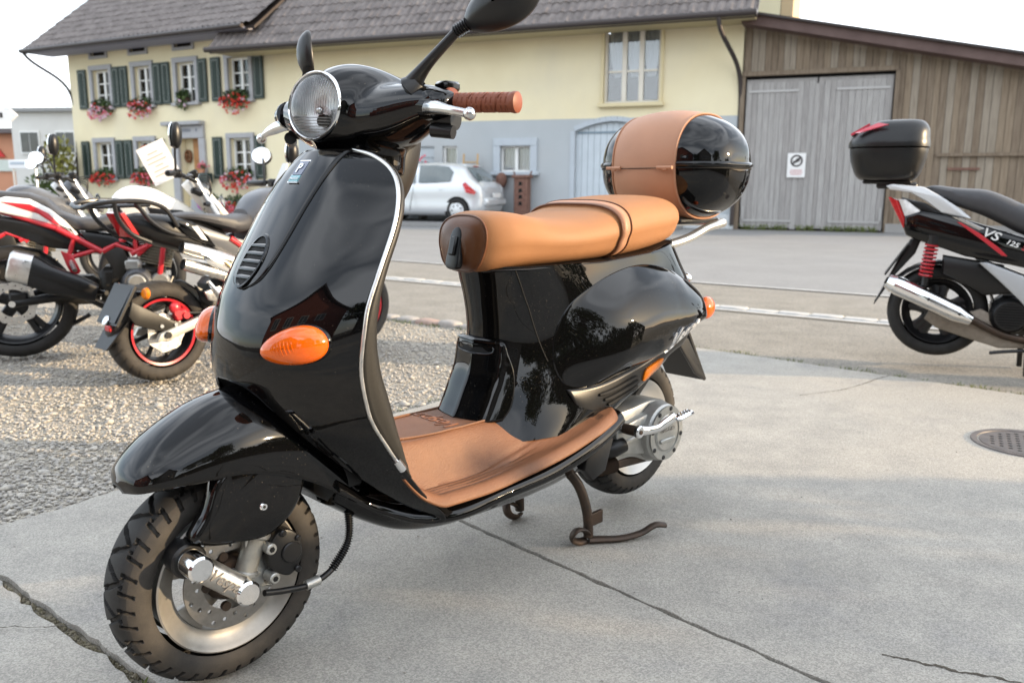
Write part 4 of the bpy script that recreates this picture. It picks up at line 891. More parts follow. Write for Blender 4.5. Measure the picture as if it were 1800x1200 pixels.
def disc(parent, x, z, y, ro, ri, wavy=0, mt=None, name='brake_disc', holes=18, th=.004):
    n = 96; q = np.linspace(0, 2*PI, n, endpoint=False); P = [((ro + (ro*.045*math.cos(wavy*a) if wavy else 0))*math.cos(a), (ro + (ro*.045*math.cos(wavy*a) if wavy else 0))*math.sin(a)) for a in q]
    hs_ = [[(ri*math.cos(-a), ri*math.sin(-a)) for a in q[::3]]]
    for k in range(holes):
        rr = ri + (ro-ri)*(.3, .52, .74)[k % 3]; a = 2*PI*k/holes; hs_.append([(rr*math.cos(a) + .0042*math.cos(-b), rr*math.sin(a) + .0042*math.sin(-b)) for b in np.linspace(0, 2*PI, 8, endpoint=False)])
    return MB().prism(P, (x, y, z), (1, 0, 0), (0, 0, 1), (0, -th, 0), holes=hs_).build(name, mt or M_disc, parent, smooth=False)
def mirror(parent, base, head, rad_, y_axis=0, facing=(-1, 0, .05), shape=(1, .75), kink=(0, 0, .06)):
    b, h = np.array(base, float), np.array(head, float); f = np.array(facing, float); f /= np.linalg.norm(f)
    m0 = MB().tube([b, (b*.6 + h*.4) + np.array(kink), h - f*.01], [.0065, .006, .007], 8, 10).build('mirror', M_plastic, parent)
    a, c, t = frame_of(f); rot = np.stack([a, c, t], 1)
    MB().ell(h - f*.006, (rad_*shape[0], rad_*shape[1], .026), 20, 12, rot=rot).build('mirror_shell', M_plastic, m0)
    mb = MB(); q = np.linspace(0, 2*PI, 28, endpoint=False)
    mb.prism([(rad_*.95*shape[0]*math.cos(k), rad_*.95*shape[1]*math.sin(k)) for k in q], h + f*.014, a, c, f*.008); mb.build('mirror_glass', M_mirror, m0)
    return m0
def handlebar(parent, x, z, half=.36, rise=.06, back=.1, clip=True):
    hb = MB().tube([(x - back, -half, z), (x - back*.7, -half*.55, z + .005), (x, -.08, z - rise), (x, .08, z - rise), (x - back*.7, half*.55, z + .005), (x - back, half, z)], .011, 10, 30).build('handlebar', M_satin, parent)
    for s_ in (-1, 1):
        MB().tube([(x - back*.82, s_*half*.66, z + .003), (x - back, s_*half, z), (x - back*1.01, s_*(half + .01), z)], [.0165, .0175, .012], 12).build('grip', M_plastic, hb)
        MB().tube([(x - back*.5 + .02, s_*half*.56, z - .005), (x - back*.55 + .05, s_*half*.75, z - .01), (x - back*.8 + .05, s_*(half + .01), z - .015)], [.008, .007, .006], 8, 8).build('lever', M_alu if s_ > 0 else M_satin, hb)
        MB().box((x - back*.7, s_*half*.5, z + .003), (.05, .05, .045), bev=.008).build('switch_box', M_plastic, hb)
    return hb
def side_panel(pts, y0, y1, bev=.008):
    """outline in x-z extruded sideways from y0 to y1"""
    return MB().prism(pts, (0, y0, 0), (1, 0, 0), (0, 0, 1), (0, y1 - y0, 0), bev)

def naked_bike(loc, deg, label, tank_mat, mask_mat, tail_mat, detail=True, logo=False, tag_=None):
    b = empty('motorcycle', label, 'motorcycle', loc, rad(deg), 'motorcycles parked on the gravel')
    # wheels
    wr = wheel(b, 0, .305, .307, .13, .222, M_rubber, M_satin, 5, tread=tread_sport(22), nt=176); disc(wr, 0, 0, -.075, .115, .075, 9, M_alu, holes=18)
    wf = wheel(b, 1.36, .298, .300, .11, .222, M_rubber, M_satin, 5, nt=120); disc(wf, 0, 0, -.07, .135, .09, 9, M_alu, holes=12)
    MB().tube([(1.30, -.09, .3), (1.02, -.09, .84), (.955, -.09, .97)], [.03, .028, .024], 12, 8).build('fork', M_alu, b); MB().tube([(1.30, .09, .3), (1.02, .09, .84), (.955, .09, .97)], [.03, .028, .024], 12, 8).build('fork', M_alu, b)
    MB().box((.965, 0, .90), (.07, .26, .035), rot=Matrix.Rotation(.4, 3, 'Y'), bev=.01).build('fork_clamp', M_satin, b)
    mb = MB(); pts = []
    for q in np.linspace(rad(30), rad(150), 16):
        c, s_ = math.cos(q), math.sin(q); pts.append([(1.36 + .33*c, y, .298 + (.33 - (abs(y)/.07)**2*.02)*s_) for y in np.linspace(-.07, .07, 7)])
    mb.grid(np.array(pts)).build('front_mudguard', tail_mat, b, solid=.006)
    # trellis frame
    mb = MB(); T = lambda *p, r=.0165: mb.tube(list(p), r, 10)
    for s_ in (-1, 1):
        y = .125*s_
        T((.245, y, .705), (.457, y, .575)); T((.457, y, .575), (.88, y*.5, .82)); T((.323, y, .65), (.29, y, .55), r=.013); T((.44, y, .59), (.29, y, .545), r=.013)
        T((.52, y, .615), (.63, y, .57), r=.012); T((.63, y, .555), (.80, y*.7, .70)); T((.63, y, .565), (.62, y, .66), r=.012); T((.70, y, .60), (.69, y, .70), r=.012); T((.60, y, .56), (.68, y, .60), r=.016)
        T((.78, y, .66), (.74, y, .44), r=.015); T((.245, y, .705), (-.02, y*.7, .80), r=.014)
    mb.build('frame', M_red, b)
    # tail, seat, tank
    for s_ in (-1, 1):
        side_panel([(-.16, .82), (.02, .875), (.13, .862), (.22, .81), (.29, .745), (.345, .672), (.31, .69), (.25, .715), (.13, .755), (-.05, .80)], s_*.075, s_*.125, .014).build('tail_panel', tail_mat, b)
        side_panel([(.0, .848), (.13, .835), (.215, .785), (.262, .725), (.235, .73), (.165, .785), (.08, .815)], s_*.124, s_*.129, .002).build('tail_stripe', M_red, b)
        side_panel([(-.14, .79), (.16, .73), (.33, .655), (.42, .585), (.36, .58), (.2, .60), (-.02, .70), (-.16, .765)], s_*.06, s_*.11, .012).build('undertail', M_plastic, b)
        side_panel([(.36, .69), (.52, .66), (.60, .60), (.55, .56), (.45, .58), (.38, .63)], s_*.09, s_*.128, .01).build('side_cover', M_plastic, b)
        side_panel([(.46, .565), (.56, .615), (.585, .52), (.56, .43), (.49, .40), (.50, .48)], s_*.10, s_*.135, .008).build('pivot_plate', M_greyin, b)
    MB().ell((-.18, 0, .82), (.04, .06, .022), 14, 8).build('tail_light', M_redlens, b)
    def seat_ring(x, zt, zb, w):
        a = np.linspace(0, 2*PI, 20, endpoint=False); return np.stack([np.full(20, x), w*np.sign(np.cos(a))*np.abs(np.cos(a))**.6, (zt+zb)/2 + (zt-zb)/2*np.sign(np.sin(a))*np.abs(np.sin(a))**.7], 1)
    MB().loft([seat_ring(*k) for k in ((-.1, .885, .865, .05), (-.02, .905, .855, .09), (.12, .895, .84, .10), (.2, .865, .80, .105), (.26, .80, .735, .11), (.34, .765, .69, .12), (.44, .762, .68, .12), (.52, .785, .69, .10), (.56, .80, .72, .08))]).build('seat', M_seatv, b)
    TK = [(.485, .775, .70, .06), (.53, .885, .68, .105), (.60, .93, .67, .135), (.70, .93, .67, .155), (.80, .89, .69, .16), (.88, .845, .71, .145), (.94, .80, .73, .10), (.965, .775, .745, .05)]
    G = np.array([seat_ring(*k) for k in TK]); G = smoothgrid(G, 26, 26, False, True, False)
    tk = MB().loft(G).build('tank', tank_mat, b)
    MB().lathe([(0, .006), (.03, .006), (.034, 0)], (.68, 0, .93), (0, 0, 1), 20).build('fuel_cap', M_satin, tk)
    for s_ in (-1, 1): side_panel([(.70, .82), (.88, .80), (.96, .745), (.90, .70), (.74, .70)], s_*.13, s_*.165, .012).build('tank_shroud', M_plastic if not logo else tank_mat, b)
    if logo:
        lg = MB().lathe([(0, .004), (.05, .004), (.053, 0)], (.66, -.148, .83), (0, -1, .12), 28).build('tank_badge', M_white, tk)
        text_obj('lettering', 'BN', mat('badge grey', (.25, .27, .28), .5), lg, (.655, -.155, .835), (1, 0, 0), (0, .1, 1), .03, .0006)
    # engine
    mb = MB(); mb.box((.60, 0, .38), (.34, .22, .22), bev=.03); mb.box((.30, 0, .36), (.24, .16, .16), bev=.03); mb.build('engine', M_greyin, b)
    cl = MB().cyl((.62, -.10, .40), (0, -1, 0), .085, .06, 28, .075, .012).build('clutch_cover', mat('grey engine cover', (.12, .125, .135), .4, .5), b); MB().cyl((.62, -.155, .40), (0, -1, 0), .05, .012, 24, .045, .003).build('cap', M_castalu, cl)
    MB().cyl((.74, -.09, .40), (0, -1, 0), .055, .05, 24, .05, .008).build('engine_cover', M_castalu, b)
    mb = MB()
    for k in range(9): mb.box((.72 + .004*k, 0, .50 + .016*k), (.17, .19, .006), rot=Matrix.Rotation(.25, 3, 'Y'))
    mb.box((.74, 0, .56), (.12, .14, .16), rot=Matrix.Rotation(.25, 3, 'Y'), bev=.01); mb.build('cylinder', mat('engine fins', (.30, .28, .22), .45, .7), b)
    MB().box((.60, -.11, .50), (.10, .06, .08), bev=.02).build('throttle_body', M_castalu, b)
    # exhaust
    ex = MB().tube([(.80, -.06, .42), (.72, -.13, .27), (.50, -.15, .26), (.36, -.18, .34)], [.022]*4, 12, 24).build('exhaust', M_satin, b)
    def er(x, z, w, h, y, roll=0):
        a = np.linspace(0, 2*PI, 20, endpoint=False); sg = lambda v, p: np.sign(v)*np.abs(v)**p
        return np.stack([x + h*sg(np.sin(a), .6)*.28, y + w*sg(np.cos(a), .6), z + h*sg(np.sin(a), .6)], 1)
    MB().loft([er(.42, .355, .035, .045, -.19), (er(.34, .39, .05, .06, -.20)), er(.20, .44, .055, .072, -.205), er(.115, .495, .057, .078, -.21)]).build('silencer', M_satin, ex)
    MB().loft([er(.12, .495, .06, .080, -.21), er(.03, .52, .06, .080, -.21), er(.018, .523, .05, .068, -.21)]).build('silencer_cap', M_alu, ex); MB().cyl((.015, -.21, .518), (-1, 0, .25), .024, .008, 16).build('outlet', M_dark, ex)
    side_panel([(.10, .55), (.36, .43), (.40, .39), (.34, .385), (.12, .48)], -.262, -.268, .002).build('heat_shield', M_plastic, ex)
    # swing arm, stands, pegs
    mb = MB()
    for s_ in (-1, 1): mb.tube([(0, .10*s_, .305), (.2, .09*s_, .33), (.42, .07*s_, .36)], [.022, .026, .03], 10, 8)
    mb.build('swing_arm', M_plastic, b); MB().box((.03, -.10, .33), (.09, .03, .07), bev=.01).build('caliper', M_plastic, b); MB().cyl((.0, -.105, .305), (0, -1, 0), .017, .02, 12).build('axle_nut', M_chrome, b)
    side_panel([(.255, .585), (.31, .565), (.345, .475), (.335, .46), (.30, .455), (.28, .50)], -.13, -.142, .004).build('peg_bracket', M_red, b); MB().tube([(.30, -.13, .53), (.325, -.22, .485)], .012, 8).build('foot_peg', M_alu, b); MB().tube([(.42, -.16, .36), (.47, -.23, .36)], .013, 8).build('foot_peg', M_plastic, b)
    MB().tube([(.36, -.06, .22), (.24, .0, .16), (.18, .04, .17)], .012, 8, 8).build('stand', M_satin, b)
    MB().tube([(.42, .14, .25), (.46, .26, .0)], .012, 8).build('side_stand', M_satin, b)
    MB().tube([(-.02, 0, .76), (-.16, 0, .62), (-.2, 0, .56)], [.03, .022, .02], 8, 8).build('plate_holder', M_plastic, b)
    handlebar(b, .98, 1.0, .37, .05, .16)
    mirror(b, (.84, .25, 1.0), (.72, .35, 1.13), .060, facing=(-.5, -.86, .05), shape=(1, .78)); mirror(b, (.86, -.24, 1.0), (.87, -.33, 1.20), .062, facing=(-.8, .6, .05), shape=(.55, 1.15))
    MB().box((.95, -.06, 1.0), (.06, .1, .04), rot=Matrix.Rotation(-.5, 3, 'Y'), bev=.008).build('instrument', M_plastic, b)
    # headlight mask
    def mr(x, zc, w, h):
        a = np.linspace(0, 2*PI, 20, endpoint=False); return np.stack([x + 0*a + .09*np.sin(a)*-1*h/.12, w*np.cos(a), zc + h*np.sin(a)], 1)
    MB().loft(smoothgrid([mr(.94, .865, .07, .075), mr(1.0, .86, .10, .11), mr(1.05, .85, .095, .105), mr(1.085, .84, .06, .07)], 14, 24, False, True, False)).build('headlight_mask', mask_mat, b); MB().ell((1.10, 0, .83), (.02, .055, .05), 16, 10).build('headlight', M_glassy, b)
    for s_ in (-1, 1): MB().tube([(1.0, s_*.08, .83), (1.02, s_*.15, .835), (1.0, s_*.19, .835)], [.008, .016, .010], 8, 8).build('indicator', M_plastic, b)
    mb = MB()
    for k in range(4): mb.tube([(.93, .02*k - .05, .98), (1.04, .05*k - .1, .93 + .02*k), (1.0, .03*k - .06, .80)], .004, 6, 14)
    mb.build('cable', M_plastic, b)
    return b
nb = naked_bike((-2.73, 4.50, 0), 22, 'white naked motorcycle with red trellis frame and a paper tag on its handlebar', M_cream, M_cream, M_white)
pt = empty('paper_tag', 'white paper price sheet in a plastic sleeve hung on the motorcycle handlebar', 'price tag', (0, 0, 0))
c_, s_ = math.cos(rad(22)), math.sin(rad(22)); pt.location = (-2.73 + .80*c_, 4.50 + .80*s_ - .06, 1.06); pt.rotation_euler = (rad(-4), rad(-26), rad(10))
MB().prism([(-.08, -.105), (.08, -.105), (.08, .115), (-.08, .115)], (0, 0, 0), (1, 0, 0), (0, 0, 1), (0, .003, 0), .0).build('sheet', mat('paper', (.82, .81, .79), .6), pt, smooth=False); mb = MB()
for k, wd in enumerate((.06, .10, .11, .05, .09, .10)): mb.box((-.005, -.0015, .065 - .025*k), (wd, .001, .006))
mb.build('lettering', mat('red print', (.70, .45, .38), .6), pt, smooth=False)
c1 = naked_bike((-3.98, 5.55, 0), 25, 'dark grey naked motorcycle with a round white badge on its tank', M_grey, M_grey, M_grey, logo=True)
# ---- small black motorcycle with red wheel stripe and luggage rack (nearest on the left)
a = empty('motorcycle', 'small black motorcycle with a luggage rack, twin silver exhausts and a red wheel stripe', 'motorcycle', (-1.73, 3.93, 0), rad(50), 'motorcycles parked on the gravel')
wr = wheel(a, 0.02, .243, .243, .135, .158, M_dusty, M_satin, 8, ring=M_red, tread=tread_sport(30), nt=300, hub=.045, spk=.008, rimw=.03)
disc(wr, 0, 0, -.072, .092, .045, 7, M_alu, holes=0)
wf = wheel(a, 1.23, .243, .243, .12, .158, M_dusty, M_satin, 8, ring=M_red, nt=120, hub=.045, spk=.008)
cp = MB().box((.09, -.09, .325), (.075, .035, .05), rot=Matrix.Rotation(-.35, 3, 'Y'), bev=.01); cp.cyl((.065, -.105, .335), (0, -1, 0), .017, .012, 14); cp.cyl((.11, -.105, .32), (0, -1, 0), .017, .012, 14); cp.ell((.06, -.1, .36), (.03, .02, .03), 12, 8); cp.build('caliper', M_red, a)
MB().tube([(.12, -.1, .33), (.2, -.1, .325), (.3, -.09, .36)], .006, 8, 10).build('brake_hose', M_plastic, a)
mb = MB()
for s_ in (-1, 1): mb.prism([(-.05, .215), (-.03, .25), (.24, .33), (.36, .36), (.36, .32), (.24, .285), (.0, .21)], (0, s_*.098, 0), (1, 0, 0), (0, 0, 1), (0, s_*.032, 0), .006)
mb.build('swing_arm', mat('pale swing arm', (.62, .60, .52), .35, .5), a); MB().cyl((-.0, -.13, .24), (0, -1, 0), .016, .012, 12).build('axle_nut', M_satin, a)
# plate holder arm with plate, indicator, mud flap
mb = MB()
mb.prism([(.13, .272), (.10, .245), (-.04, .262), (-.14, .30), (-.17, .345), (-.15, .41), (-.09, .375), (.02, .31)], (0, -.096, 0), (1, 0, 0), (0, 0, 1), (0, -.02, 0), .004, ); mb.build('plate_arm', M_greyin, a)
for px in (-.02, .05): MB().cyl((px, -.117, .283 + .0*px), (0, -1, 0), .009, .005, 10).build('bolt', M_chrome, a)
def quadslab(pts, th, nrm):
    mb = MB(); P = np.array(pts, float); n_ = np.array(nrm, float)*th; V = np.vstack([P, P + n_]); return mb.add(V, [(0, 1, 2, 3), (7, 6, 5, 4), (0, 4, 5, 1), (1, 5, 6, 2), (2, 6, 7, 3), (3, 7, 4, 0)])
ph = quadslab([(-.115, -.10, .475), (-.115, .10, .475), (-.215, .10, .30), (-.215, -.10, .30)], .012, (-.85, 0, .5)).build('plate_holder', M_plastic, a, smooth=False)
quadslab([(-.128, -.085, .47), (-.128, .085, .47), (-.222, .085, .315), (-.222, -.085, .315)], .004, (-.85, 0, .5)).build('plate_panel', M_plastic, ph, smooth=False)
bd_ = MB().lathe([(0, .003), (.022, .003), (.024, 0)], (-.226, -.0, .322), (-.85, 0, .5), 20).build('plate_badge', M_chrome, ph); bd_.scale = (1, 1, 1)
quadslab([(-.16, -.09, .315), (-.16, .09, .315), (-.255, .06, .19), (-.255, -.06, .19)], .008, (-.8, 0, .5)).build('mud_flap', M_plastic, a, smooth=False); MB().box((-.235, -.04, .29), (.012, .05, .028), bev=.004).build('reflector', M_redlens, a)
iM = MB().cyl((-.085, -.135, .445), (-1, -.15, .1), .028, .02, 24, .026, .006).build('indicator', M_amber, a); MB().tube([(-.09, -.05, .44), (-.08, -.135, .445)], .011, 8).build('indicator_stem', M_plastic, iM); MB().cyl((-.085, .135, .445), (-1, .15, .1), .028, .02, 24, .026, .006).build('indicator', M_amber, a)
mb = MB(); pts = []
for q in np.linspace(rad(5), rad(62), 12): pts.append([(.02 + .275*math.cos(q), y, .243 + .27*math.sin(q) - (abs(y)/.08)**2*.02) for y in np.linspace(-.08, .08, 7)])
mb.grid(np.array(pts)).build('hugger', M_plastic, a, solid=.006); side_panel([(.17, .46), (.24, .42), (.30, .35), (.26, .33), (.2, .38)], -.085, -.1, .004).build('hugger_bracket', M_plastic, a)
# tail, rack, seat, tank
def ring2(x, zt, zb, w, p=.7):
    q = np.linspace(0, 2*PI, 20, endpoint=False); return np.stack([np.full(20, x), w*np.sign(np.cos(q))*np.abs(np.cos(q))**p, (zt+zb)/2 + (zt-zb)/2*np.sign(np.sin(q))*np.abs(np.sin(q))**p], 1)
MB().loft([ring2(-.10, .80, .73, .05), ring2(-.04, .81, .68, .09), (ring2(.08, .80, .64, .115)), ring2(.22, .775, .60, .12), ring2(.36, .72, .56, .10)]).build('tail', M_plastic, a)
tl = quadslab([(-.135, .075, .815), (-.135, -.075, .815), (-.075, -.085, .705), (-.075, .085, .705)], .02, (-.9, 0, -.35)).build('tail_light', M_redlens, a, smooth=False)
for s_ in (-1, 1):
    side_panel([(.06, .78), (.16, .77), (.24, .70), (.28, .64), (.22, .655), (.13, .70)], s_*.105, s_*.128, .006).build('side_panel', M_black, a); side_panel([(.155, .745), (.185, .745), (.235, .675), (.205, .68)], s_*.128, s_*.131, .001).build('sticker', M_white, a)
    side_panel([(.18, .755), (.36, .69), (.44, .67), (.52, .70), (.52, .62), (.42, .58), (.32, .60), (.23, .66)], s_*.09, s_*.124, .01).build('side_cover', M_grey, a)
MB().loft(smoothgrid([ring2(.12, .80, .775, .05), ring2(.2, .81, .765, .10), ring2(.32, .80, .73, .12), ring2(.42, .79, .70, .125), ring2(.50, .80, .71, .10), ring2(.53, .80, .74, .07)], 22, 24, False, True, False)).build('seat', M_seatv, a)
MB().loft(smoothgrid([ring2(.50, .82, .66, .08), ring2(.58, .90, .64, .14), ring2(.70, .93, .64, .16), ring2(.82, .89, .68, .15), ring2(.90, .82, .72, .09)], 22, 24, False, True, False)).build('tank', M_grey, a)
mb = MB(); Tb = lambda p, r=.0085, n=None: mb.tube(p, r, 8, n)
for s_ in (-1, 1):
    Tb([(-.30, s_*.03, .835), (-.285, s_*.10, .85), (-.22, s_*.125, .862), (-.04, s_*.125, .858), (.03, s_*.125, .83), (.09, s_*.125, .745)], .0105, 26); Tb([(-.10, s_*.11, .86), (-.03, s_*.115, .77), (.05, s_*.115, .72), (.2, s_*.11, .69)], .010, 16); Tb([(-.2, s_*.125, .86), (-.19, s_*.12, .80), (-.13, s_*.10, .725), (-.03, s_*.09, .675)], .0105, 16)
Tb([(-.30, -.04, .835), (-.30, .04, .835)], .0105); Tb([(-.16, -.125, .862), (-.16, .125, .862)]); Tb([(-.05, -.125, .858), (-.05, .125, .858)])
for yy in (-.045, .045): Tb([(-.29, yy, .838), (.0, yy, .845)])
mb.build('luggage_rack', M_satin, a)
ex = MB()
ex.tube([(.50, -.10, .46), (.36, -.14, .53)], .03, 12); ex.build('exhaust', M_satin, a); ex = a.children[-1] if False else [c for c in a.children if c.name.startswith('exhaust')][0]
for z0, z1 in ((.640, .560), (.560, .478)):
    MB().tube([(.40, -.155, z1 - .01), (.30, -.155, z1 + .025), (.15, -.155, z0 - .01), (.085, -.155, z0 + .01)], [.026, .031, .031, .027], 20, 14, cap=False).build('silencer', M_alu, ex); MB().lathe([(.0, 0), (.024, .0)], (.094, -.155, z0 + .008), (-1, 0, .3), 20).build('outlet', M_dark, ex)
side_panel([(.16, .62), (.22, .61), (.44, .50), (.46, .46), (.40, .455), (.2, .565)], -.186, -.190, .001).build('heat_shield', M_chrome, ex); side_panel([(.27, .575), (.31, .565), (.41, .515), (.38, .505), (.32, .53)], -.190, -.193, .0005).build('shield_cut', mat('warm inner pipe', (.35, .27, .15), .4, .8), ex)
mb = MB()
for s_ in (-1, 1): mb.tube([(.36, s_*.12, .68), (.62, s_*.12, .50)], .016, 10); mb.tube([(.45, s_*.12, .56), (.30, s_*.10, .40)], .014, 10)
mb.build('frame', M_red, a); MB().box((.45, 0, .36), (.35, .2, .24), bev=.03).build('engine', M_greyin, a)
fpg = MB().prism([(.18, .43), (.26, .455), (.31, .40), (.28, .36), (.2, .39)], (0, -.15, 0), (1, 0, 0), (0, 0, 1), (0, -.02, 0), .006).build('foot_peg_bracket', M_alu, a); MB().tube([(.2, -.17, .48), (.26, -.18, .40)], .011, 8).build('foot_peg', M_chrome, a)
MB().tube([(1.17, -.08, .26), (.93, -.08, .92)], .02, 10).build('fork', M_alu, a); MB().tube([(1.17, .08, .26), (.93, .08, .92)], .02, 10).build('fork', M_alu, a)
handlebar(a, .92, .95, .36, .05, .13); mirror(a, (.80, .22, .95), (.845, .30, 1.10), .058, facing=(-.75, -.60, .3), shape=(.95, .85)); mirror(a, (.72, -.24, .94), (.62, -.30, 1.10), .052, facing=(-.3, 1, .05), shape=(.6, 1.1))
MB().loft(smoothgrid([ring2(.80, .93, .84, .05), ring2(.86, 1.02, .80, .10), ring2(.95, 1.0, .78, .10), ring2(1.02, .90, .80, .06)], 12, 20, False, True, False)).build('headlight_mask', M_white, a)
quadslab([(.80, .19, .88), (.80, .05, .88), (.84, .06, 1.06), (.84, .10, 1.06)], .006, (1, 0, 0)).build('fly_screen', M_white, a, smooth=False)
# ---- two more bikes half hidden at the far left
d1 = naked_bike((-5.0, 7.25, 0), 24, 'silver grey motorcycle half hidden behind the others at the left end', mat('silver grey paint', (.34, .34, .36), .3, .4), M_white, M_white)

# ================================================================== parked scooter on the right
vs = empty('parked_scooter', 'black maxi scooter with a black luggage box and red rear spring parked on the forecourt', 'scooter', (2.30, 4.43, 0), rad(-25))
wr = wheel(vs, 0, .295, .245, .125, .165, M_rubber, M_satin, 5, nt=160, hub=.05, spk=.02, rimw=.035)
wheel(vs, 1.33, .245, .245, .11, .165, M_rubber, M_satin, 5, nt=96, hub=.05, spk=.02)
for s_ in (-1, 1):
    side_panel([(-.20, .735), (-.185, .70), (-.13, .675), (.0, .635), (.10, .60), (.30, .565), (.62, .50), (.66, .62), (.50, .66), (.36, .70), (.15, .765), (.0, .81), (-.12, .83), (-.20, .80)], s_*.07, s_*.165, .02).build('body_panel', M_black, vs)
    side_panel([(-.285, .895), (-.20, .735), (-.175, .745), (-.235, .88)], s_*.05, s_*.150, .006).build('tail_light', M_redlens, vs)
    side_panel([(-.235, .885), (-.175, .745), (-.07, .787), (-.085, .795), (-.20, .885)], s_*.06, s_*.152, .006).build('indicator', mat('clear indicator lens', (.62, .60, .58), .12, coat=.6, var=.2, vs=60), vs)
    side_panel([(-.30, .955), (-.27, .965), (-.12, .95), (-.04, .905), (.05, .845), (.11, .795), (.06, .795), (-.03, .82), (-.10, .875), (-.18, .92), (-.28, .935)], s_*.115, s_*.15, .010).build('grab_rail', mat('silver plastic', (.62, .63, .64), .3, .2), vs)
    side_panel([(-.22, .895), (-.1, .865), (-.02, .815), (.08, .775), (.3, .72), (.3, .70), (.08, .74), (-.1, .82), (-.2, .87)], s_*.08, s_*.135, .006).build('tail_trim', M_plastic, vs)
    side_panel([(.165, .57), (.20, .575), (.40, .50), (.60, .44), (.60, .24), (.42, .32), (.36, .39), (.26, .485)], s_*.15, s_*.18, .008).build('floor_panel', mat('grey silver plastic', (.42, .43, .44), .35, .2), vs)
    side_panel([(.045, .775), (.065, .772), (.15, .722), (.245, .65), (.285, .61), (.262, .61), (.16, .69)], s_*.163, s_*.168, .001).build('red_stripe', M_red, vs)
    side_panel([(.02, .80), (.06, .795), (.17, .745), (.15, .735), (.09, .765)], s_*.163, s_*.1675, .001).build('silver_stripe', M_alu, vs)
# lettering on the side panel (right hand side faces the road)
ud = np.array((.93, 0, -.36)); vd = np.array((.30, 0, .95))
text_obj('lettering', 'VS', M_white, vs, (.20, -.1665, .715), ud, vd, .062, .001, .25, sx=1.25, bold=.012); text_obj('lettering', '125', M_white, vs, (.30, -.1665, .672), ud, vd, .034, .001, .25, sx=1.2, bold=.02); text_obj('lettering', 'S', M_red, vs, (.352, -.1665, .652), ud, vd, .034, .001, .25, sx=1.2, bold=.02)
text_obj('lettering', 'VS', M_white, vs, (.20, .1665, .715), -ud, vd*np.array((-1, 1, 1)), .062, .001, .25, sx=1.25)
def rg(x, zt, zb, w, p=.6): return ring2(x, zt, zb, w, p)
MB().loft(smoothgrid([rg(-.115, .945, .925, .06), rg(-.08, .957, .905, .10), rg(.05, .945, .85, .13), rg(.18, .935, .80, .14), rg(.26, .905, .76, .145), (rg(.36, .86, .71, .145)), rg(.5, .84, .68, .13), rg(.66, .84, .68, .09), rg(.70, .82, .72, .05)], 30, 26, False, True, False)).build('seat', M_seatv, vs)
bx = MB().loft(smoothgrid([np.stack([-.305 + l*np.sign(np.cos(q))*np.abs(np.cos(q))**.55, w*np.sign(np.sin(q))*np.abs(np.sin(q))**.6, np.full(32, z) + 0*q], 1) for q in (np.linspace(0, 2*PI, 32, endpoint=False),) for z, l, w in ((.985, .13, .13), (1.0, .150, .16), (1.07, .18, .20), (1.14, .193, .215), (1.147, .193, .215))], 12, 48, False, True, False)).build('luggage_box', M_plastic, vs)
q = np.linspace(0, 2*PI, 32, endpoint=False)
MB().loft(smoothgrid([np.stack([-.305 + dx + l*np.sign(np.cos(q))*np.abs(np.cos(q))**.55, w*np.sign(np.sin(q))*np.abs(np.sin(q))**.6, np.full(32, z)], 1) for z, l, w, dx in ((1.155, .200, .222, 0), (1.175, .200, .222, 0), (1.20, .192, .215, .004), (1.25, .165, .19, .025), (1.285, .12, .15, .045), (1.298, .05, .07, .05))], 22, 48, False, True, False)).build('lid', M_plastic, bx)
MB().lathe([(.999, -.008), (1.006, 0), (.999, .008)], (0, 0, 0), (0, 0, 1), 4).build('seam', M_dark, bx) if False else None
quadslab([(-.490, .12, 1.215), (-.490, -.125, 1.215), (-.40, -.125, 1.268), (-.40, .12, 1.268)], .012, (-.5, 0, .86)).build('reflector', mat('pinkish red reflector', (.55, .06, .09), .2, coat=.5), bx, smooth=False)
quadslab([(-.45, -.20, 1.222), (-.31, -.205, 1.262), (-.36, -.185, 1.272), (-.47, -.17, 1.225)], .008, (-.2, -.9, .4)).build('reflector', bpy.data.materials['pinkish red reflector'], bx, smooth=False)
MB().box((-.30, 0, .975), (.24, .2, .02), bev=.008).build('box_plate', M_plastic, vs); MB().box((-.25, 0, .957), (.20, .17, .035), bev=.010).build('box_bracket', M_satin, vs)
sp = MB().tube([(-.055, -.14, .70), (-.075, -.14, .44)], .018, 12).build('shock_absorber', M_satin, vs); mb = MB(); hp = [(-.055 - .02*t + .03*math.cos(t*2*PI*9), -.14 + .03*math.sin(t*2*PI*9), .665 - .175*t) for t in np.linspace(0, 1, 160)]; mb.tube(hp, .0058, 6); mb.build('spring', M_red, sp)
MB().cyl((-.053, -.14, .655), (0, 0, 1), .034, .05, 16).build('spring_cap', M_satin, sp)
side_panel([(-.16, .67), (-.10, .695), (-.13, .60), (-.22, .48), (-.31, .315), (-.30, .35), (-.22, .54)], -.06, .06, .006).build('mud_flap', M_plastic, vs); quadslab([(-.165, .09, .645), (-.165, -.09, .645), (-.265, -.09, .48), (-.265, .09, .48)], .008, (-.85, 0, .45)).build('number_plate_holder', M_plastic, vs, smooth=False)
mb = MB(); pts = []
for qq in np.linspace(rad(0), rad(150), 14): pts.append([(.0 + .275*math.cos(qq), y, .295 + .275*math.sin(qq) - (abs(y)/.07)**2*.015) for y in np.linspace(-.075, .075, 7)])
mb.grid(np.array(pts)).build('rear_mudguard', M_plastic, vs, solid=.006)
ex = MB().tube([(.15, -.15, .28), (.32, -.13, .20), (.55, -.12, .17)], .02, 10, 14).build('exhaust', M_steel, vs)
ea = np.array((-.22, -.185, .445)); eb = np.array((.155, -.175, .275))
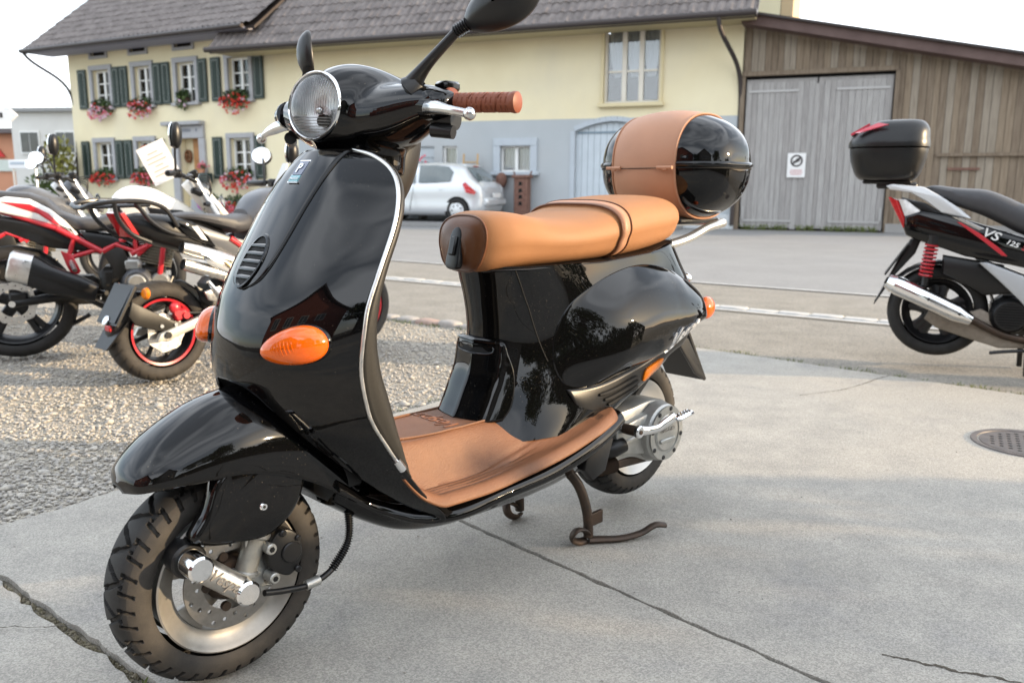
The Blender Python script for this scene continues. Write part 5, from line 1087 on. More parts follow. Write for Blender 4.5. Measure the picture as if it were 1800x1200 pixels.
MB().tube([ea, ea*.93 + eb*.07, ea*.2 + eb*.8, eb], [.048, .053, .053, .03], 24, None, ell=(1.05, .95)).build('silencer', M_chrome, ex); MB().tube([ea*1.09 - eb*.09, ea*1.0], [.036, .05], 24).build('silencer_cap', M_chrome, ex); MB().cyl(ea*1.09 - eb*.09, ea - eb, .018, .01, 14).build('outlet', M_dark, ex)
for t in (.45, .85): p = ea*(1-t) + eb*t; MB().cyl((p[0], p[1] - .052, p[2] + .01), (0, -1, .15), .008, .008, 10).build('bolt', M_satin, ex)
M_grime = mat('grimy alloy', (.20, .165, .13), .6, .4, col2=(.32, .28, .23), vs=14, bump=.2, bs=90)
side_panel([(-.06, .26), (-.03, .33), (.10, .29), (.20, .33), (.26, .30), (.32, .20), (.45, .19), (.45, .14), (.3, .13), (.15, .17), (.0, .215)], -.085, -.12, .012).build('engine_case', M_grime, vs)
fc = MB().cyl((.33, -.10, .305), (0, -1, 0), .095, .06, 32, .085, .012).build('fan_cover', M_plastic, vs); mb = MB(); mb.cyl((.33, -.158, .305), (0, -1, 0), .062, .006, 28); mb.build('fan_grille', M_dark, fc); mb = MB()
for k in range(9): w_ = math.sqrt(max(0, .062**2 - ((k-4)*.0135)**2)); mb.box((.33, -.166, .305 + (k-4)*.0135), (2*w_, .004, .005))
mb.build('slat', M_plastic, fc, smooth=False)
side_panel([(.0, .60), (.28, .56), (.34, .42), (.2, .40), (.08, .47), (.0, .5)], -.05, -.14, .02).build('air_filter_box', M_plastic, vs)
MB().box((.55, 0, .30), (.6, .22, .2), bev=.05).build('underbody', M_plastic, vs)
MB().tube([(.26, -.10, .10), (.33, -.11, .115), (.45, -.11, .13)], .009, 8, 8).build('stand', M_satin, vs); MB().tube([(.42, -.12, .22), (.43, -.14, .0)], .014, 8).build('stand', M_satin, vs); MB().tube([(.42, .12, .22), (.43, .14, .0)], .014, 8).build('stand', M_satin, vs)
MB().box((.82, 0, .33), (.45, .34, .06), bev=.02).build('floorboard', M_plastic, vs)
MB().loft(smoothgrid([ring2(1.0, .36, .30, .16), ring2(1.08, .70, .30, .20), ring2(1.2, .95, .40, .20), ring2(1.28, 1.0, .62, .14), ring2(1.36, .95, .72, .06)], 18, 24, False, True, False)).build('front_shield', M_black, vs); handlebar(vs, 1.12, 1.05, .36, .02, .12)
mirror(vs, (1.08, .2, 1.06), (1.06, .36, 1.28), .06); mirror(vs, (1.08, -.2, 1.06), (1.06, -.36, 1.28), .06)
mb = MB(); pts = []
for qq in np.linspace(rad(20), rad(160), 14): pts.append([(1.33 + .28*math.cos(qq), y, .245 + .28*math.sin(qq) - (abs(y)/.07)**2*.015) for y in np.linspace(-.075, .075, 7)])
mb.grid(np.array(pts)).build('front_mudguard', M_black, vs, solid=.006)
MB().tube([(1.33, 0, .3), (1.18, 0, .9)], .03, 10).build('fork', M_satin, vs)

# ================================================================== silver hatchback
cr = empty('parked_car', 'silver five door hatchback parked in front of the grey barn wall', 'car', (-2.20, 21.72, .098), rad(180 - 21.5))
# local: x forward, y left; the left side faces the road
M_silver = mat('silver car paint', (.60, .62, .64), .28, .3, coat=.6)
K = .96
def csec(x, zl, zs, zr, ws, wr_, wl):
    """half section from sill to roof centre, mirrored to a closed ring"""
    h = [(0, zl), (wl*.9, zl), (wl, zl+.06), (ws*1.0, (zl+zs)/2), (ws*.985, zs - .05), (ws*.95, zs), ((ws*.95+wr_)/2*1.01, (zs+zr)/2 + .01), (wr_, zr - .07), (wr_*.8, zr - .015), (0, zr)]
    return [(x, y, z) for y, z in h] + [(x, -y, z) for y, z in h[::-1][1:-1]]
XS = [(-1.86, .36, .70, .80, .62, .50, .60), (-1.80, .27, .84, .92, .72, .60, .70), (-1.70, .22, .90, 1.0, .78, .60, .77), (-1.55, .20, .93, 1.14, .81, .57, .80), (-1.32, .19, .94, 1.355, .825, .56, .81), (-1.05, .18, .935, 1.425, .83, .59, .82), (-.7, .18, .93, 1.45, .83, .60, .82), (-.2, .18, .92, 1.455, .83, .60, .82), (.25, .18, .91, 1.42, .83, .59, .82), (.60, .18, .905, 1.30, .83, .57, .82), (.95, .18, .90, 1.06, .82, .56, .81), (1.12, .18, .89, .95, .81, .58, .80), (1.55, .20, .76, .83, .77, .60, .76), (1.85, .24, .62, .68, .66, .55, .66), (1.98, .32, .5, .54, .48, .4, .5)]
C = [csec(*k) for k in XS]
MB().loft(smoothgrid(C, 64, 60, False, True, False)).build('body', M_silver, cr, angle=60)
def cgl(pts, name, mt, y=.0, side=1, off=.0):
    """glass on the flank, follows the tumblehome"""
    def pos(x, z):
        zs = fi(x, [k[0] for k in XS], [k[2] for k in XS]); zr = fi(x, [k[0] for k in XS], [k[3] for k in XS]); ws = fi(x, [k[0] for k in XS], [k[4] for k in XS])*.95; wr_ = fi(x, [k[0] for k in XS], [k[5] for k in XS])
        t = np.clip((z - zs)/np.maximum(zr - .07 - zs, .05), -1.2, 1.0); return ws + (wr_ - ws)*t + .012*np.sin(np.clip(t, 0, 1)*PI) + off
    P = np.array(pts); c = P.mean(0); R_ = [c + (P - c)*s_ for s_ in (1, .66, .33, .01)]
    G = np.array([[(p[0], side*pos(p[0], p[1]), p[1]) for p in r_] for r_ in R_]); return MB().grid(G, False, True).build(name, mt, cr)
M_cglass = mat('car window glass', (.10, .125, .13), .04, coat=.5, var=.2, vs=3)
for s_ in (1, -1):
    cgl([(.98, .945), (.9, 1.0), (.55, 1.26), (.2, 1.375), (-.02, 1.385), (-.06, .96), (.4, .95)], 'side_window', M_cglass, side=s_, off=.026); cgl([(-.15, .965), (-.12, 1.39), (-.6, 1.385), (-.92, 1.35), (-1.08, 1.22), (-1.02, 1.0), (-.6, .975)], 'side_window', M_cglass, side=s_, off=.026)
    cgl([(-1.36, .93), (-1.42, .98), (-1.58, .88), (-1.76, .74), (-1.72, .68), (-1.55, .73)], 'tail_light', M_redlens, side=s_, off=.02)
    for xx in (-.02, .98): cgl([(xx, .25), (xx + .008, .25), (xx + .008, .93), (xx, .93)], 'door_gap', M_dark, side=s_, off=.006)
    for xx in (.15, -.8): MB().ell((xx, s_*.825, .80), (.085, .02, .018), 12, 8).build('door_handle', M_silver, cr)
rw_ = MB().add(*(lambda G: (G.reshape(-1, 3), [(i*9+j, i*9+j+1, (i+1)*9+j+1, (i+1)*9+j) for i in range(5) for j in range(8)]))(np.array([[(x - .03 - .03*(1 - (y/w)**2), y, z) for y in np.linspace(-w, w, 9)] for x, z, w in ((-1.655, 1.0, .56), (-1.60, 1.055, .56), (-1.53, 1.125, .55), (-1.45, 1.21, .53), (-1.38, 1.28, .52), (-1.315, 1.335, .50))]))).build('rear_window', M_cglass, cr)
MB().box((-1.22, 0, 1.395), (.26, .9, .035), rot=Matrix.Rotation(-.25, 3, 'Y'), bev=.015).build('spoiler', M_silver, cr); MB().box((-1.36, 0, 1.37), (.02, .25, .02)).build('brake_light', M_redlens, cr); MB().box((-1.88, 0, .50), (.14, 1.25, .2), bev=.05).build('bumper', M_silver, cr)
lp = MB().box((-1.935, 0, .66), (.02, .5, .115), bev=.004).build('licence_plate', M_white, cr)
for wx in (-1.22, 1.28):
    for s_ in (1, -1):
        MB().cyl((wx, s_*.60, .30), (0, s_, 0), .335, .235, 40).build('wheel_arch', M_dark, cr)
        wh = tyre_mb(.295, .18, .19, 60, 16).build('wheel', M_rubber, cr); wh.location = (wx, s_*.765, .295); cv = MB().lathe([(0, .03*s_), (.06, .028*s_), (.18, .0), (.195, -.02*s_)], (0, .075*s_, 0), (0, 1, 0), 32).build('hub_cap', mat('silver hub cap', (.62, .63, .64), .35, .3), wh); mb = MB()
        for k in range(7): q2 = 2*PI*k/7; mb.ell((.125*math.cos(q2), s_*.094, .125*math.sin(q2)), (.022, .012, .022), 10, 6)
        mb.build('hub_cap_hole', M_dark, cv)
MB().ell((.80, .92, 1.0), (.09, .09, .07), 14, 10).build('door_mirror', M_silver, cr); MB().ell((.80, -.92, 1.0), (.09, .09, .07), 14, 10).build('door_mirror', M_silver, cr)
ball = empty('round_head_post', 'dark brown round head on a thin post right behind the silver car', 'post', (-.30, 21.95, .1)); MB().ell((0, 0, 1.04), (.15, .12, .20), 16, 12).build('head', M_rust, ball); MB().tube([(0, 0, 0), (0, 0, 1)], .03, 8).build('post', M_rust, ball)  # dark round head on a post, unidentified, not a lamp
# ================================================================== THE BLACK SCOOTER (x forward from the rear axle, y to its left)
HD = rad(-134.7)
hero = empty('scooter', 'glossy black classic scooter with tan leather seat, tan floor mat and rounded top box', 'scooter', (.341, 2.389, 0), HD)
WX, WZ = 1.28, .207
# ---------------------------------------------------------------- front wheel
def tread_city(T, s):
    n = 40; a = np.abs(s)
    # shoulder lugs: sideways grooves, slightly raked
    v = (T*n/(2*PI) + .45*(a - .5)) % 1.0
    g = np.where((v < .25) & (a > .44) & (a < 1.12), 1.0, 0.0)
    # diamond pattern on the crown
    d1 = (T*n/2/(2*PI) + .62*s) % 1.0; d2 = (T*n/2/(2*PI) - .62*s + .5) % 1.0
    g = np.maximum(g, np.where(((d1 < .15) | (d2 < .15)) & (a < .56), 1.0, 0.0)); 
    return g
def front_spokes(mb, r0, r1, y):
    pass
fw = tyre_mb(.207, .106, .134, 1080, 60, tread_city, .0078, 1.05).build('front_wheel', M_rubber, hero, angle=35, recalc=False); fw.location = (WX, 0, WZ)
def dust(o, r0):
    o.data.materials.append(M_dusty)
    for p in o.data.polygons:
        c = p.center
        if math.hypot(c.x, c.z) < r0: p.material_index = 1
dust(fw, .190)
rim = MB().lathe([(.134, -.042), (.141, -.046), (.142, -.050), (.139, -.052), (.132, -.046), (.122, -.036), (.112, -.032), (.106, -.030), (.103, -.024), (.103, .024), (.106, .030), (.112, .032), (.122, .036), (.132, .046), (.139, .052), (.142, .050), (.141, .046), (.134, .042)], seg=120, closed=True).build('rim', M_rim, fw)
mb = MB()
for k in range(5):
    q = 2*PI*k/5 + .55; d = np.array((math.cos(q), math.sin(q))); t = np.array((-d[1], d[0]))
    P = [d*.03 + t*.022, d*.07 + t*.020, d*.106 + t*.036, d*.106 - t*.036, d*.07 - t*.020, d*.03 - t*.022]
    mb.prism([tuple(p) for p in P], (0, .012, 0), (1, 0, 0), (0, 0, 1), (0, .016, 0), .004)
mb.cyl((0, -.04, 0), (0, 1, 0), .042, .075, 32, bev=.005); mb.build('spoke', M_rim, fw)
dk = disc(fw, 0, 0, .052, .094, .058, 0, M_disc, holes=24)
mb = MB(); mb.cyl((0, .03, 0), (0, 1, 0), .046, .022, 32, .04, .004)
for k in range(5): q = 2*PI*k/5; mb.cyl((.052*math.cos(q), .046, .052*math.sin(q)), (0, 1, 0), .009, .009, 10)
mb.build('hub', M_steel, fw)
# raised sidewall letters
for k, (tx, q0) in enumerate((('100/80-10', 262), ('TUBELESS', 330), ('MADE IN', 205))):
    def wp(x, y, z, q0=q0):
        an = rad(q0) + x/.165; r = .163 + y; return np.stack([r*np.cos(an), .0505 + z*.6 - np.abs(y)*.1, r*np.sin(an)], 1)
    text_obj('sidewall_lettering', tx, M_dusty, fw, None, (1, 0, 0), (0, 1, 0), .016, .0012, sx=1.2, warp=wp)
# suspension: black leaf shaped cover, chrome link, shock, caliper, hose
fc = MB().prism(crs([(1.315, .43), (1.345, .365), (1.372, .322), (1.345, .306), (1.28, .292), (1.225, .290), (1.18, .315), (1.15, .36), (1.145, .42), (1.22, .47)], 60, True), (0, .062, 0), (1, 0, 0), (0, 0, 1), (0, .040, 0), .012).build('fork_cover', M_black, hero, angle=50)
MB().cyl((1.236, .101, .352), (0, 1, 0), .008, .004, 18, .007, .001).build('screw', M_chrome, fc); MB().cyl((1.236, .105, .352), (0, 1, 0), .003, .0006, 6).build('screw_socket', M_dark, fc)
la, lb_ = np.array((1.372, .105, .283)), np.array((1.288, .105, .208)); du = (lb_ - la)/np.linalg.norm(lb_ - la)
lk = MB().tube([la, lb_], .0228, 24, ell=(1.0, 1.0), ref=(0, 1, 0)).build('suspension_link', M_alu, hero)
for p in (la, lb_): MB().cyl(p + np.array((0, -.02, 0)), (0, 1, 0), .0245, .048, 36, .0232, .004).build('link_cap', M_chrome, lk)
MB().cyl(la + np.array((0, -.070, 0)), (0, 1, 0), .032, .05, 28, bev=.004).build('pivot_boot', M_plastic, lk)
vperp = np.array((du[2], 0, -du[0])); vperp = vperp if vperp[2] > 0 else -vperp
text_obj('lettering', 'Vespa', mat('engraved dark', (.16, .15, .14), .5), lk, (la+lb_)/2 + np.array((0, .0224, 0)), du, vperp, .030, .0012, .35, bold=.01)
sa = MB().tube([(1.10, .065, .52), (1.225, .062, .30), (1.26, .060, .215)], [.022, .022, .020], 18).build('shock_absorber', mat('grey shock tube', (.40, .38, .33), .45, .5, var=.15, vs=40), hero); MB().cyl((1.228, .061, .292), (.45, 0, -1), .027, .014, 20, bev=.003).build('collar', M_castalu, sa); MB().cyl((1.258, .060, .222), (.3, 0, -1), .026, .012, 20, bev=.003).build('collar', M_castalu, sa)
cb = MB().prism(crs([(1.225, .265), (1.20, .292), (1.175, .285), (1.155, .255), (1.16, .215), (1.185, .195), (1.205, .205), (1.225, .225)], 40, True), (0, .060, 0), (1, 0, 0), (0, 0, 1), (0, .035, 0), .006).build('brake_caliper', M_plastic, hero)
MB().prism(crs([(1.255, .30), (1.225, .275), (1.212, .245), (1.215, .215), (1.225, .185), (1.205, .178), (1.245, .170), (1.275, .19), (1.262, .24)], 40, True), (0, .052, 0), (1, 0, 0), (0, 0, 1), (0, .018, 0), .004).build('caliper_bracket', M_castalu, cb)
MB().cyl((1.180, .094, .243), (0, 1, 0), .021, .006, 20, bev=.002).build('piston_cap', M_plastic, cb)
for x, z, r_s in ((1.222, .262, .0115), (1.218, .202, .0115), (1.196, .286, .007), (1.168, .205, .007), (1.165, .268, .006)):
    MB().cyl((x, .07, z), (0, 1, 0), r_s, .03, 16, r_s*.95, .002).build('bolt', M_castalu if r_s > .01 else M_satin, cb); MB().cyl((x, .0995, z), (0, 1, 0), r_s*.5, .0012, 6).build('bolt_socket', M_dark, cb)
ch = MB().tube([(1.04, .07, .315), (1.035, .075, .27), (1.045, .085, .22), (1.09, .095, .178), (1.14, .1, .165), (1.2, .1, .172), (1.245, .105, .185)], .0062, 10, 60).build('brake_hose', M_plastic, hero)
mb = MB(); hp = crs([(1.04, .07, .315), (1.035, .075, .27), (1.045, .085, .22), (1.09, .095, .178)], 34)
for k in range(2, 34):
    t = hp[min(k+1, 33)] - hp[k-1]; mb.lathe([(.0075, -.0012), (.0098, 0), (.0075, .0012)], hp[k], t, 12, closed=True)
mb.build('hose_spiral', M_plastic, ch); MB().tube([(1.155, .10, .166), (1.125, .1, .168)], .010, 10).build('hose_clip', M_castalu, ch)

# ---------------------------------------------------------------- front mudguard
MGC = [((1.458, .425), (1.452, .412), .018, .6), ((1.448, .447), (1.437, .418), .060, .62), ((1.41, .485), (1.405, .424), .084, .6), ((1.35, .524), (1.35, .425), .098, .55), ((1.28, .552), (1.28, .426), .109, .5), ((1.19, .562), (1.20, .405), .109, .5), ((1.10, .548), (1.12, .365), .107, .5), ((1.02, .50), (1.05, .315), .10, .5), ((.97, .43), (1.0, .27), .09, .5)]
rows = []
for (xt, zt), (xb, zb), w, p in MGC:
    a = np.linspace(-PI/2, PI/2, 25); sy = np.sin(a); cz = np.abs(np.cos(a))**.82
    rows.append(np.stack([xb + (xt-xb)*cz, w*sy, zb + (zt-zb)*cz], 1))
G = smoothgrid(rows, 70, 60)
MB().grid(G).build('front_mudguard', M_black, hero, angle=180, solid=.004)

# ---------------------------------------------------------------- legshield
ZL = [1.003, .990, .968, .935, .90, .86, .78, .70, .62, .53, .44, .36, .30, .26]
WL = [.080, .130, .174, .210, .227, .237, .243, .243, .237, .229, .219, .210, .204, .200]
XT = [1.004, .992, .988, .997, 1.010, 1.028, 1.068, 1.098, 1.106, 1.088, 1.034, .972, .922, .88]
XCZ = [1.0, .96, .90, .85, .80, .75, .70, .65, .60, .55, .50, .45, .40, .35, .30, .25]
XCV = [1.034, 1.066, 1.108, 1.140, 1.172, 1.203, 1.228, 1.243, 1.248, 1.24, 1.215, 1.18, 1.135, 1.085, 1.03, .97]
def ls_w(z): return fi(z, ZL, WL)
def ls_xt(z): return fi(z, ZL, XT)
def ls_xc(z): return fi(z, XCZ, XCV)
def ls_point(t, z):
    """t in [-1, 1] across"""
    t = np.asarray(t, float); z = np.asarray(z, float); a = np.abs(t)
    xc = ls_xc(z); xt = ls_xt(z); w = ls_w(z)
    e = 2.15; g = a**e
    return np.stack([xc + (xt - xc)*g, t*w, z + 0*t], -1)
def ls_at(y, z):
    return ls_point(np.clip(np.asarray(y)/ls_w(z), -1, 1), z)
tt = np.linspace(-1, 1, 129); TB = [0, .18, .34, .48, .58, .68, .78, .89, 1.0]; ZB = [.577, .573, .555, .508, .445, .366, .305, .264, .245]
zb = fi(np.abs(tt), TB, ZB)
# the side skirt curls back under: rows from the top edge down to the arch
G = np.zeros((90, 129, 3))
for j, t in enumerate(tt):
    zz = 1.003 + (zb[j] - 1.003)*np.linspace(0, 1, 90)**1.0; G[:, j] = ls_point(np.full(90, t), zz)
ls = MB().grid(G).build('legshield', M_black, hero, angle=180, solid=.006)
lin = np.array([[tuple(G[-1, j] + np.array((-.004, 0, .012))) for j in range(129)], [tuple(G[-1, j]*np.array((1, .93, 1)) + np.array((-.05, 0, .015))) for j in range(129)], [tuple(G[-1, j]*np.array((1, .85, 1)) + np.array((-.10, 0, -.03))) for j in range(129)]])
MB().grid(lin).build('wheel_arch_liner', M_plastic, hero, angle=180)
MB().box((1.05, 0, .46), (.12, .20, .30), bev=.03).build('fork_housing', M_plastic, hero)
# inner shield: dark grey moulded panel behind
zz = np.array([1.0, .985, .965, .935, .90, .86, .78, .70, .62, .53, .47, .43, .40, .37]); rows = []
for z in zz:
    w = float(ls_w(z)) - .001; x = float(ls_xt(z)) - .004; dp = float(np.interp(z, [.37, .45, .53, .61, .69, .78, .9, 1.0], [.004, .040, .056, .046, .032, .021, .018, .010]))
    rows.append([(x, -w, z), (x - dp*.75, -w + .001, z), (x - dp, -w + .012, z), (x - dp*1.1 + .01, -w*.6, z), (x - dp - .012, 0, z), (x - dp*1.1 + .01, w*.6, z), (x - dp, w - .012, z), (x - dp*.75, w - .001, z), (x, w, z)])
ins = smoothgrid(rows, 60, 60)
MB().grid(ins, flip=True).build('inner_shield', M_greyin, hero, angle=180, solid=.003)
MB().tube([(.855, 0, 1.065), (.862, 0, 1.03), (.885, 0, .98), (.925, 0, .92), (.96, 0, .84), (1.0, 0, .72)], [.070, .078, .085, .085, .075, .05], 28, 30, ell=(1.0, .85), ref=(0, 1, 0)).build('steering_cover', M_greyin, hero)
# chrome edge trim
ez = np.concatenate([[.1], [0]])[:0]; tp = []
for z in np.concatenate([np.linspace(.418, .96, 40), 1.003 - .043*np.linspace(1, 0, 14)[1:]**2]): tp.append((float(ls_xt(z)) + .001, float(ls_w(z)) + .0015, float(z)))
tp = np.array(tp); 
for s_ in (1, -1): MB().tube(tp[:-1]*np.array((1, s_, 1)), [.0043]*(len(tp) - 7) + [.004, .0036, .003, .0022, .0015, .001], 12, 120, ell=(1.0, .8)).build('edge_trim', M_alu, hero)
for s_ in (1, -1): p = tp[0]; MB().tube([p*np.array((1, s_, 1)), (p + tp[1]*0 + np.array((-.016, 0, -.022)))*np.array((1, s_, 1))], [.0085, .0085], 12).build('trim_end', M_chrome, hero)
# raised centre panel (horn cover) with its groove, grille and badge
def strip_grid(yl, off, n=40, m=60):
    """surface patch over the legshield with half width yl(z), raised by off"""
    Z = np.linspace(.999, .744, m); g = np.zeros((m, n, 3))
    for i, z in enumerate(Z):
        w = yl(z); y = np.linspace(-w, w, n); p = ls_at(y, np.full(n, z)); 
        u = np.abs(y)/max(w, 1e-6); p[:, 0] += off*np.clip((1 - u)/.07 if w > .01 else 1, 0, 1)**.5*min(1, ((z - .744)/.02))**.5; p[:, 0] -= .0004; g[i] = p
    return g
def hcw(z):
    base = fi(z, [.744, .752, .765, .79, .82, .90, .96, 1.0], [.004, .032, .050, .060, .0645, .072, .078, .082]); return float(base)
MB().grid(strip_grid(hcw, .0045, 80)).build('horn_cover', M_black, hero, angle=180)
gp = []
for s_ in (1, -1):
    L_ = [ls_at(np.array([s_*(hcw(z) + .0015)]), np.array([z]))[0] + np.array((.0006, 0, 0)) for z in np.linspace(.998, .7445, 70)]; gp += L_ if s_ > 0 else L_[::-1]
MB().tube(gp, .0015, 6, 160).build('panel_gap', M_dark, hero)
gc = np.array((0, .795)); gr_ = []                                # oval grille at y=0, z=.795
def on_panel(y, z, off=.0): p = ls_at(np.array([y]), np.array([z]))[0]; return p + np.array((.0045 + off, 0, 0))
def panel_fn(Y, Z, off=.0): p = ls_at(np.asarray(Y, float), np.asarray(Z, float)); p[:, 0] += .0047 + off; return p
q = np.linspace(0, 2*PI, 60, endpoint=False); gw, gh = .031, .0425
def oval(k, off): return panel_fn(gw*k*np.cos(q), gc[1] + gh*k*np.sin(q), off)
gl_ = MB().grid(np.array([oval(1.16, -.001), oval(1.14, .003), oval(1.04, .0035), oval(1.0, .0005)]), False, True).build('grille', M_black, hero)
MB().grid(np.array([oval(1.02, .0004), oval(.5, .0006), oval(.02, .0006)]), False, True).build('grille_back', M_dark, gl_)
mb = MB()
for k in range(6):
    z0 = gc[1] - gh + 2*gh*(k + .5)/6 + .006; dz = gh*2/6*.28; G2 = []
    for f in np.linspace(-1, 1, 5):
        z = z0 + dz*f; w = gw*1.02*math.sqrt(max(0, 1 - min(1, abs(z - gc[1])/gh/1.03)**2)); yy = np.linspace(-w, w, 14); G2.append(panel_fn(yy, np.full(14, z), .0042 - .0035*f*f))
    if k < 5: mb.grid(np.array(G2))
mb.build('grille_bar', M_black, gl_)
def bdg(y, z, off): return tuple(on_panel(y, z, off))
B4 = [(-.0145, .978), (.0145, .978), (.0145, .950), (.0095, .938), (-.0095, .938), (-.0145, .950)]; B4 = [(-.0165, .980), (.0165, .980), (.0165, .944), (-.0165, .938)]
def slab_on_panel(pts, o0, o1, name, mt, par):
    V = [bdg(y, z, o0) for y, z in pts] + [bdg(y, z, o1) for y, z in pts]; n = len(pts); return MB().add(V, [tuple(range(n)), tuple(range(2*n-1, n-1, -1))] + [(i, (i+1) % n, n+(i+1) % n, n+i) for i in range(n)]).build(name, mt, par, smooth=False)
bg_ = slab_on_panel([(-.0185, .982), (.0185, .982), (.0185, .939), (-.0185, .939)], -.001, .0035, 'badge', M_chrome, hero)
slab_on_panel([(-.0168, .980), (.0168, .980), (.0168, .954), (-.0168, .954)], .003, .0043, 'badge_field', mat('badge navy', (.012, .03, .10), .2, coat=.6), bg_); slab_on_panel([(-.0168, .953), (.0168, .953), (.0168, .941), (-.0168, .941)], .003, .0043, 'badge_field', mat('badge teal', (.06, .30, .34), .2, coat=.6), bg_)
bo = on_panel(0, .9655, .0048); bz = on_panel(0, .98, 0) - on_panel(0, .94, 0); bz = bz/np.linalg.norm(bz)
text_obj('lettering', 'P', M_chrome, bg_, on_panel(-.002, .9665, .0048), (0, 1, 0), bz, .030, .0005, sx=1.0, bold=.02); text_obj('lettering', 'PIAGGIO', M_chrome, bg_, on_panel(0, .947, .0048), (0, 1, 0), bz, .0078, .0004)
# turn signals on the shield
def signal(y0, z0, s_, name='turn_signal'):
    n = 44; q = np.linspace(0, 2*PI, n, endpoint=False)
    # egg: pointed towards the middle, blunt outside, rising outwards
    ex_ = .049*np.cos(q); ez_ = (.0335 + .008*np.cos(q))*np.sin(q); tl_ = .26
    Y = ex_*math.cos(tl_) - ez_*math.sin(tl_); Z = ex_*math.sin(tl_) + ez_*math.cos(tl_)
    def ring(k, off, dy=0): p = ls_at(s_*(y0 + (Y + dy)*k), z0 + Z*k); p[:, 0] += off; p[:, 1] += s_*off*.35; return p
    ho = MB().grid(np.array([ring(1.04, -.004), ring(1.04, .003), ring(.99, .006)]), False, True).build(name, M_black, hero)
    MB().grid(np.array([ring(1.0, .002), ring(.995, .010), ring(.94, .018), ring(.82, .0245), ring(.6, .029), ring(.3, .031), ring(.02, .0315)]), False, True).build('lens', M_orange, ho, angle=180)
    mb = MB()
    for k in range(17):
        u = -.86 + 1.66*k/16; zz = np.linspace(-1, 1, 12)*.84*(.0335 + .008*u)*math.sqrt(max(.02, 1 - u*u)); yy = .049*u*np.ones(12); yr = yy*math.cos(tl_) - zz*math.sin(tl_); zr = yy*math.sin(tl_) + zz*math.cos(tl_)
        rr_ = np.sqrt((yy/.049)**2 + (zz/(.0335 + .008*u))**2); off = .0318 - .028*np.clip(rr_, 0, 1)**2.6; p = ls_at(s_*(y0 + yr), z0 + zr); p[:, 0] += off; p[:, 1] += s_*off*.35; mb.tube(p, .0011, 5)
    mb.build('lens_rib', M_orange, ho)
    return ho
signal(.155, .654, 1); signal(.155, .654, -1)

# ---------------------------------------------------------------- belly, sill and floor
BS = [(1.08, .36, .30, .115, .09), (1.0, .30, .245, .125, .10), (.93, .268, .208, .165, .12), (.85, .262, .192, .200, .135), (.70, .276, .186, .212, .14), (.55, .288, .186, .216, .14), (.42, .315, .198, .216, .135), (.34, .338, .225, .212, .12), (.27, .358, .27, .20, .10)]
rows = []
for x, zt, zb_, w, wb_ in BS: rows.append([(x, -w*.96, zt), (x, -w, zt - .02), (x, -w*.90, (zt+zb_)/2 + .012), (x, -wb_*.9, zb_ + .010), (x, 0, zb_), (x, wb_*.9, zb_ + .010), (x, w*.90, (zt+zb_)/2 + .012), (x, w, zt - .02), (x, w*.96, zt), (x, 0, zt - .004)])
MB().loft(smoothgrid(rows, 60, 60, False, True, False)).build('underbody', M_black, hero, angle=80)
# rubber floor mat
def mat_edge(x): return fi(x, [.28, .30, .34, .42, .55, .70, .82, .92, .96, 1.0, 1.03], [.168, .200, .219, .228, .228, .224, .217, .210, .204, .204, .204])
def mat_z(x, y):
    base = fi(x, [.26, .32, .40, .52, .66, .80, .88, .93, .97, 1.0, 1.03], [.376, .372, .356, .330, .312, .300, .300, .322, .362, .402, .442])
    a = np.abs(y)
    pl = fi(x, [.3, .45, .60, .72, .85, .93, 1.03], [.378, .384, .392, .394, .393, .398, .448]); w2 = fi(x, [.3, .45, .55, .65, .75, .9], [.215, .205, .190, .170, .148, .138]); wd = fi(x, [.40, .60, .80], [.12, .10, .058]); sm = np.clip((w2 - a)/wd, 0, 1); hump = (pl - base)*sm*sm*(3 - 2*sm)      # raised tunnel panel in the middle
    e = mat_edge(x); edge = np.clip((a - (e - .022))/.022, 0, 1); z = base + hump + .004*(a/.2)
    lip = -.020*edge**2
    e = mat_edge(x); rib = 0
    for k, c in enumerate((.078, .064, .050, .036)):
        m_ = np.clip((x - .52 - .03*k)/.08, 0, 1)*np.clip((.905 - x)/.03, 0, 1); rib = rib - .0055*np.exp(-((a - (e - c))/.0042)**2)*m_
    emb = -.003*((np.abs(x - .365) < .012) & (a > .10) & (a < e - .03))
    return z + lip + rib + emb
xs = np.linspace(.285, 1.028, 160); G = np.zeros((160, 121, 3))
for i, x in enumerate(xs):
    e = float(mat_edge(x)); y = np.linspace(-e, e, 121); G[i] = np.stack([np.full(121, x), y, mat_z(np.full(121, x), y)], 1)
fm = MB().grid(G, flip=True).build('floor_mat', M_mat, hero, angle=60, solid=.006, recalc=False)
MB().tube([(x, s_*(hw_ if False else .082 - .02*np.clip((x - .80)/.1, 0, 1)), float(mat_z(np.array([x]), np.array([.082]))[0]) + .002) for s_ in (1,) for x in np.linspace(.60, .90, 20)], .003, 6).build('mat_bead', M_mat, fm); MB().tube([(x, -.082, float(mat_z(np.array([x]), np.array([.082]))[0]) + .002) for x in np.linspace(.60, .88, 20)], .003, 6).build('mat_bead', M_mat, fm)
def wpm(x, y, z):
    X = .735 + y; Yv = x*-1.0; return np.stack([X, -Yv*-1, mat_z(X, Yv) + .0015 + z*.7], 1)
text_obj('lettering', 'Vespa', mat('embossed mat letters', (.25, .095, .042), .5), fm, None, (1, 0, 0), (0, 1, 0), .062, .0012, .4, warp=lambda x, y, z: np.stack([.735 + y, -x, mat_z(.735 + y, -x) + .001 + z*.6], 1))

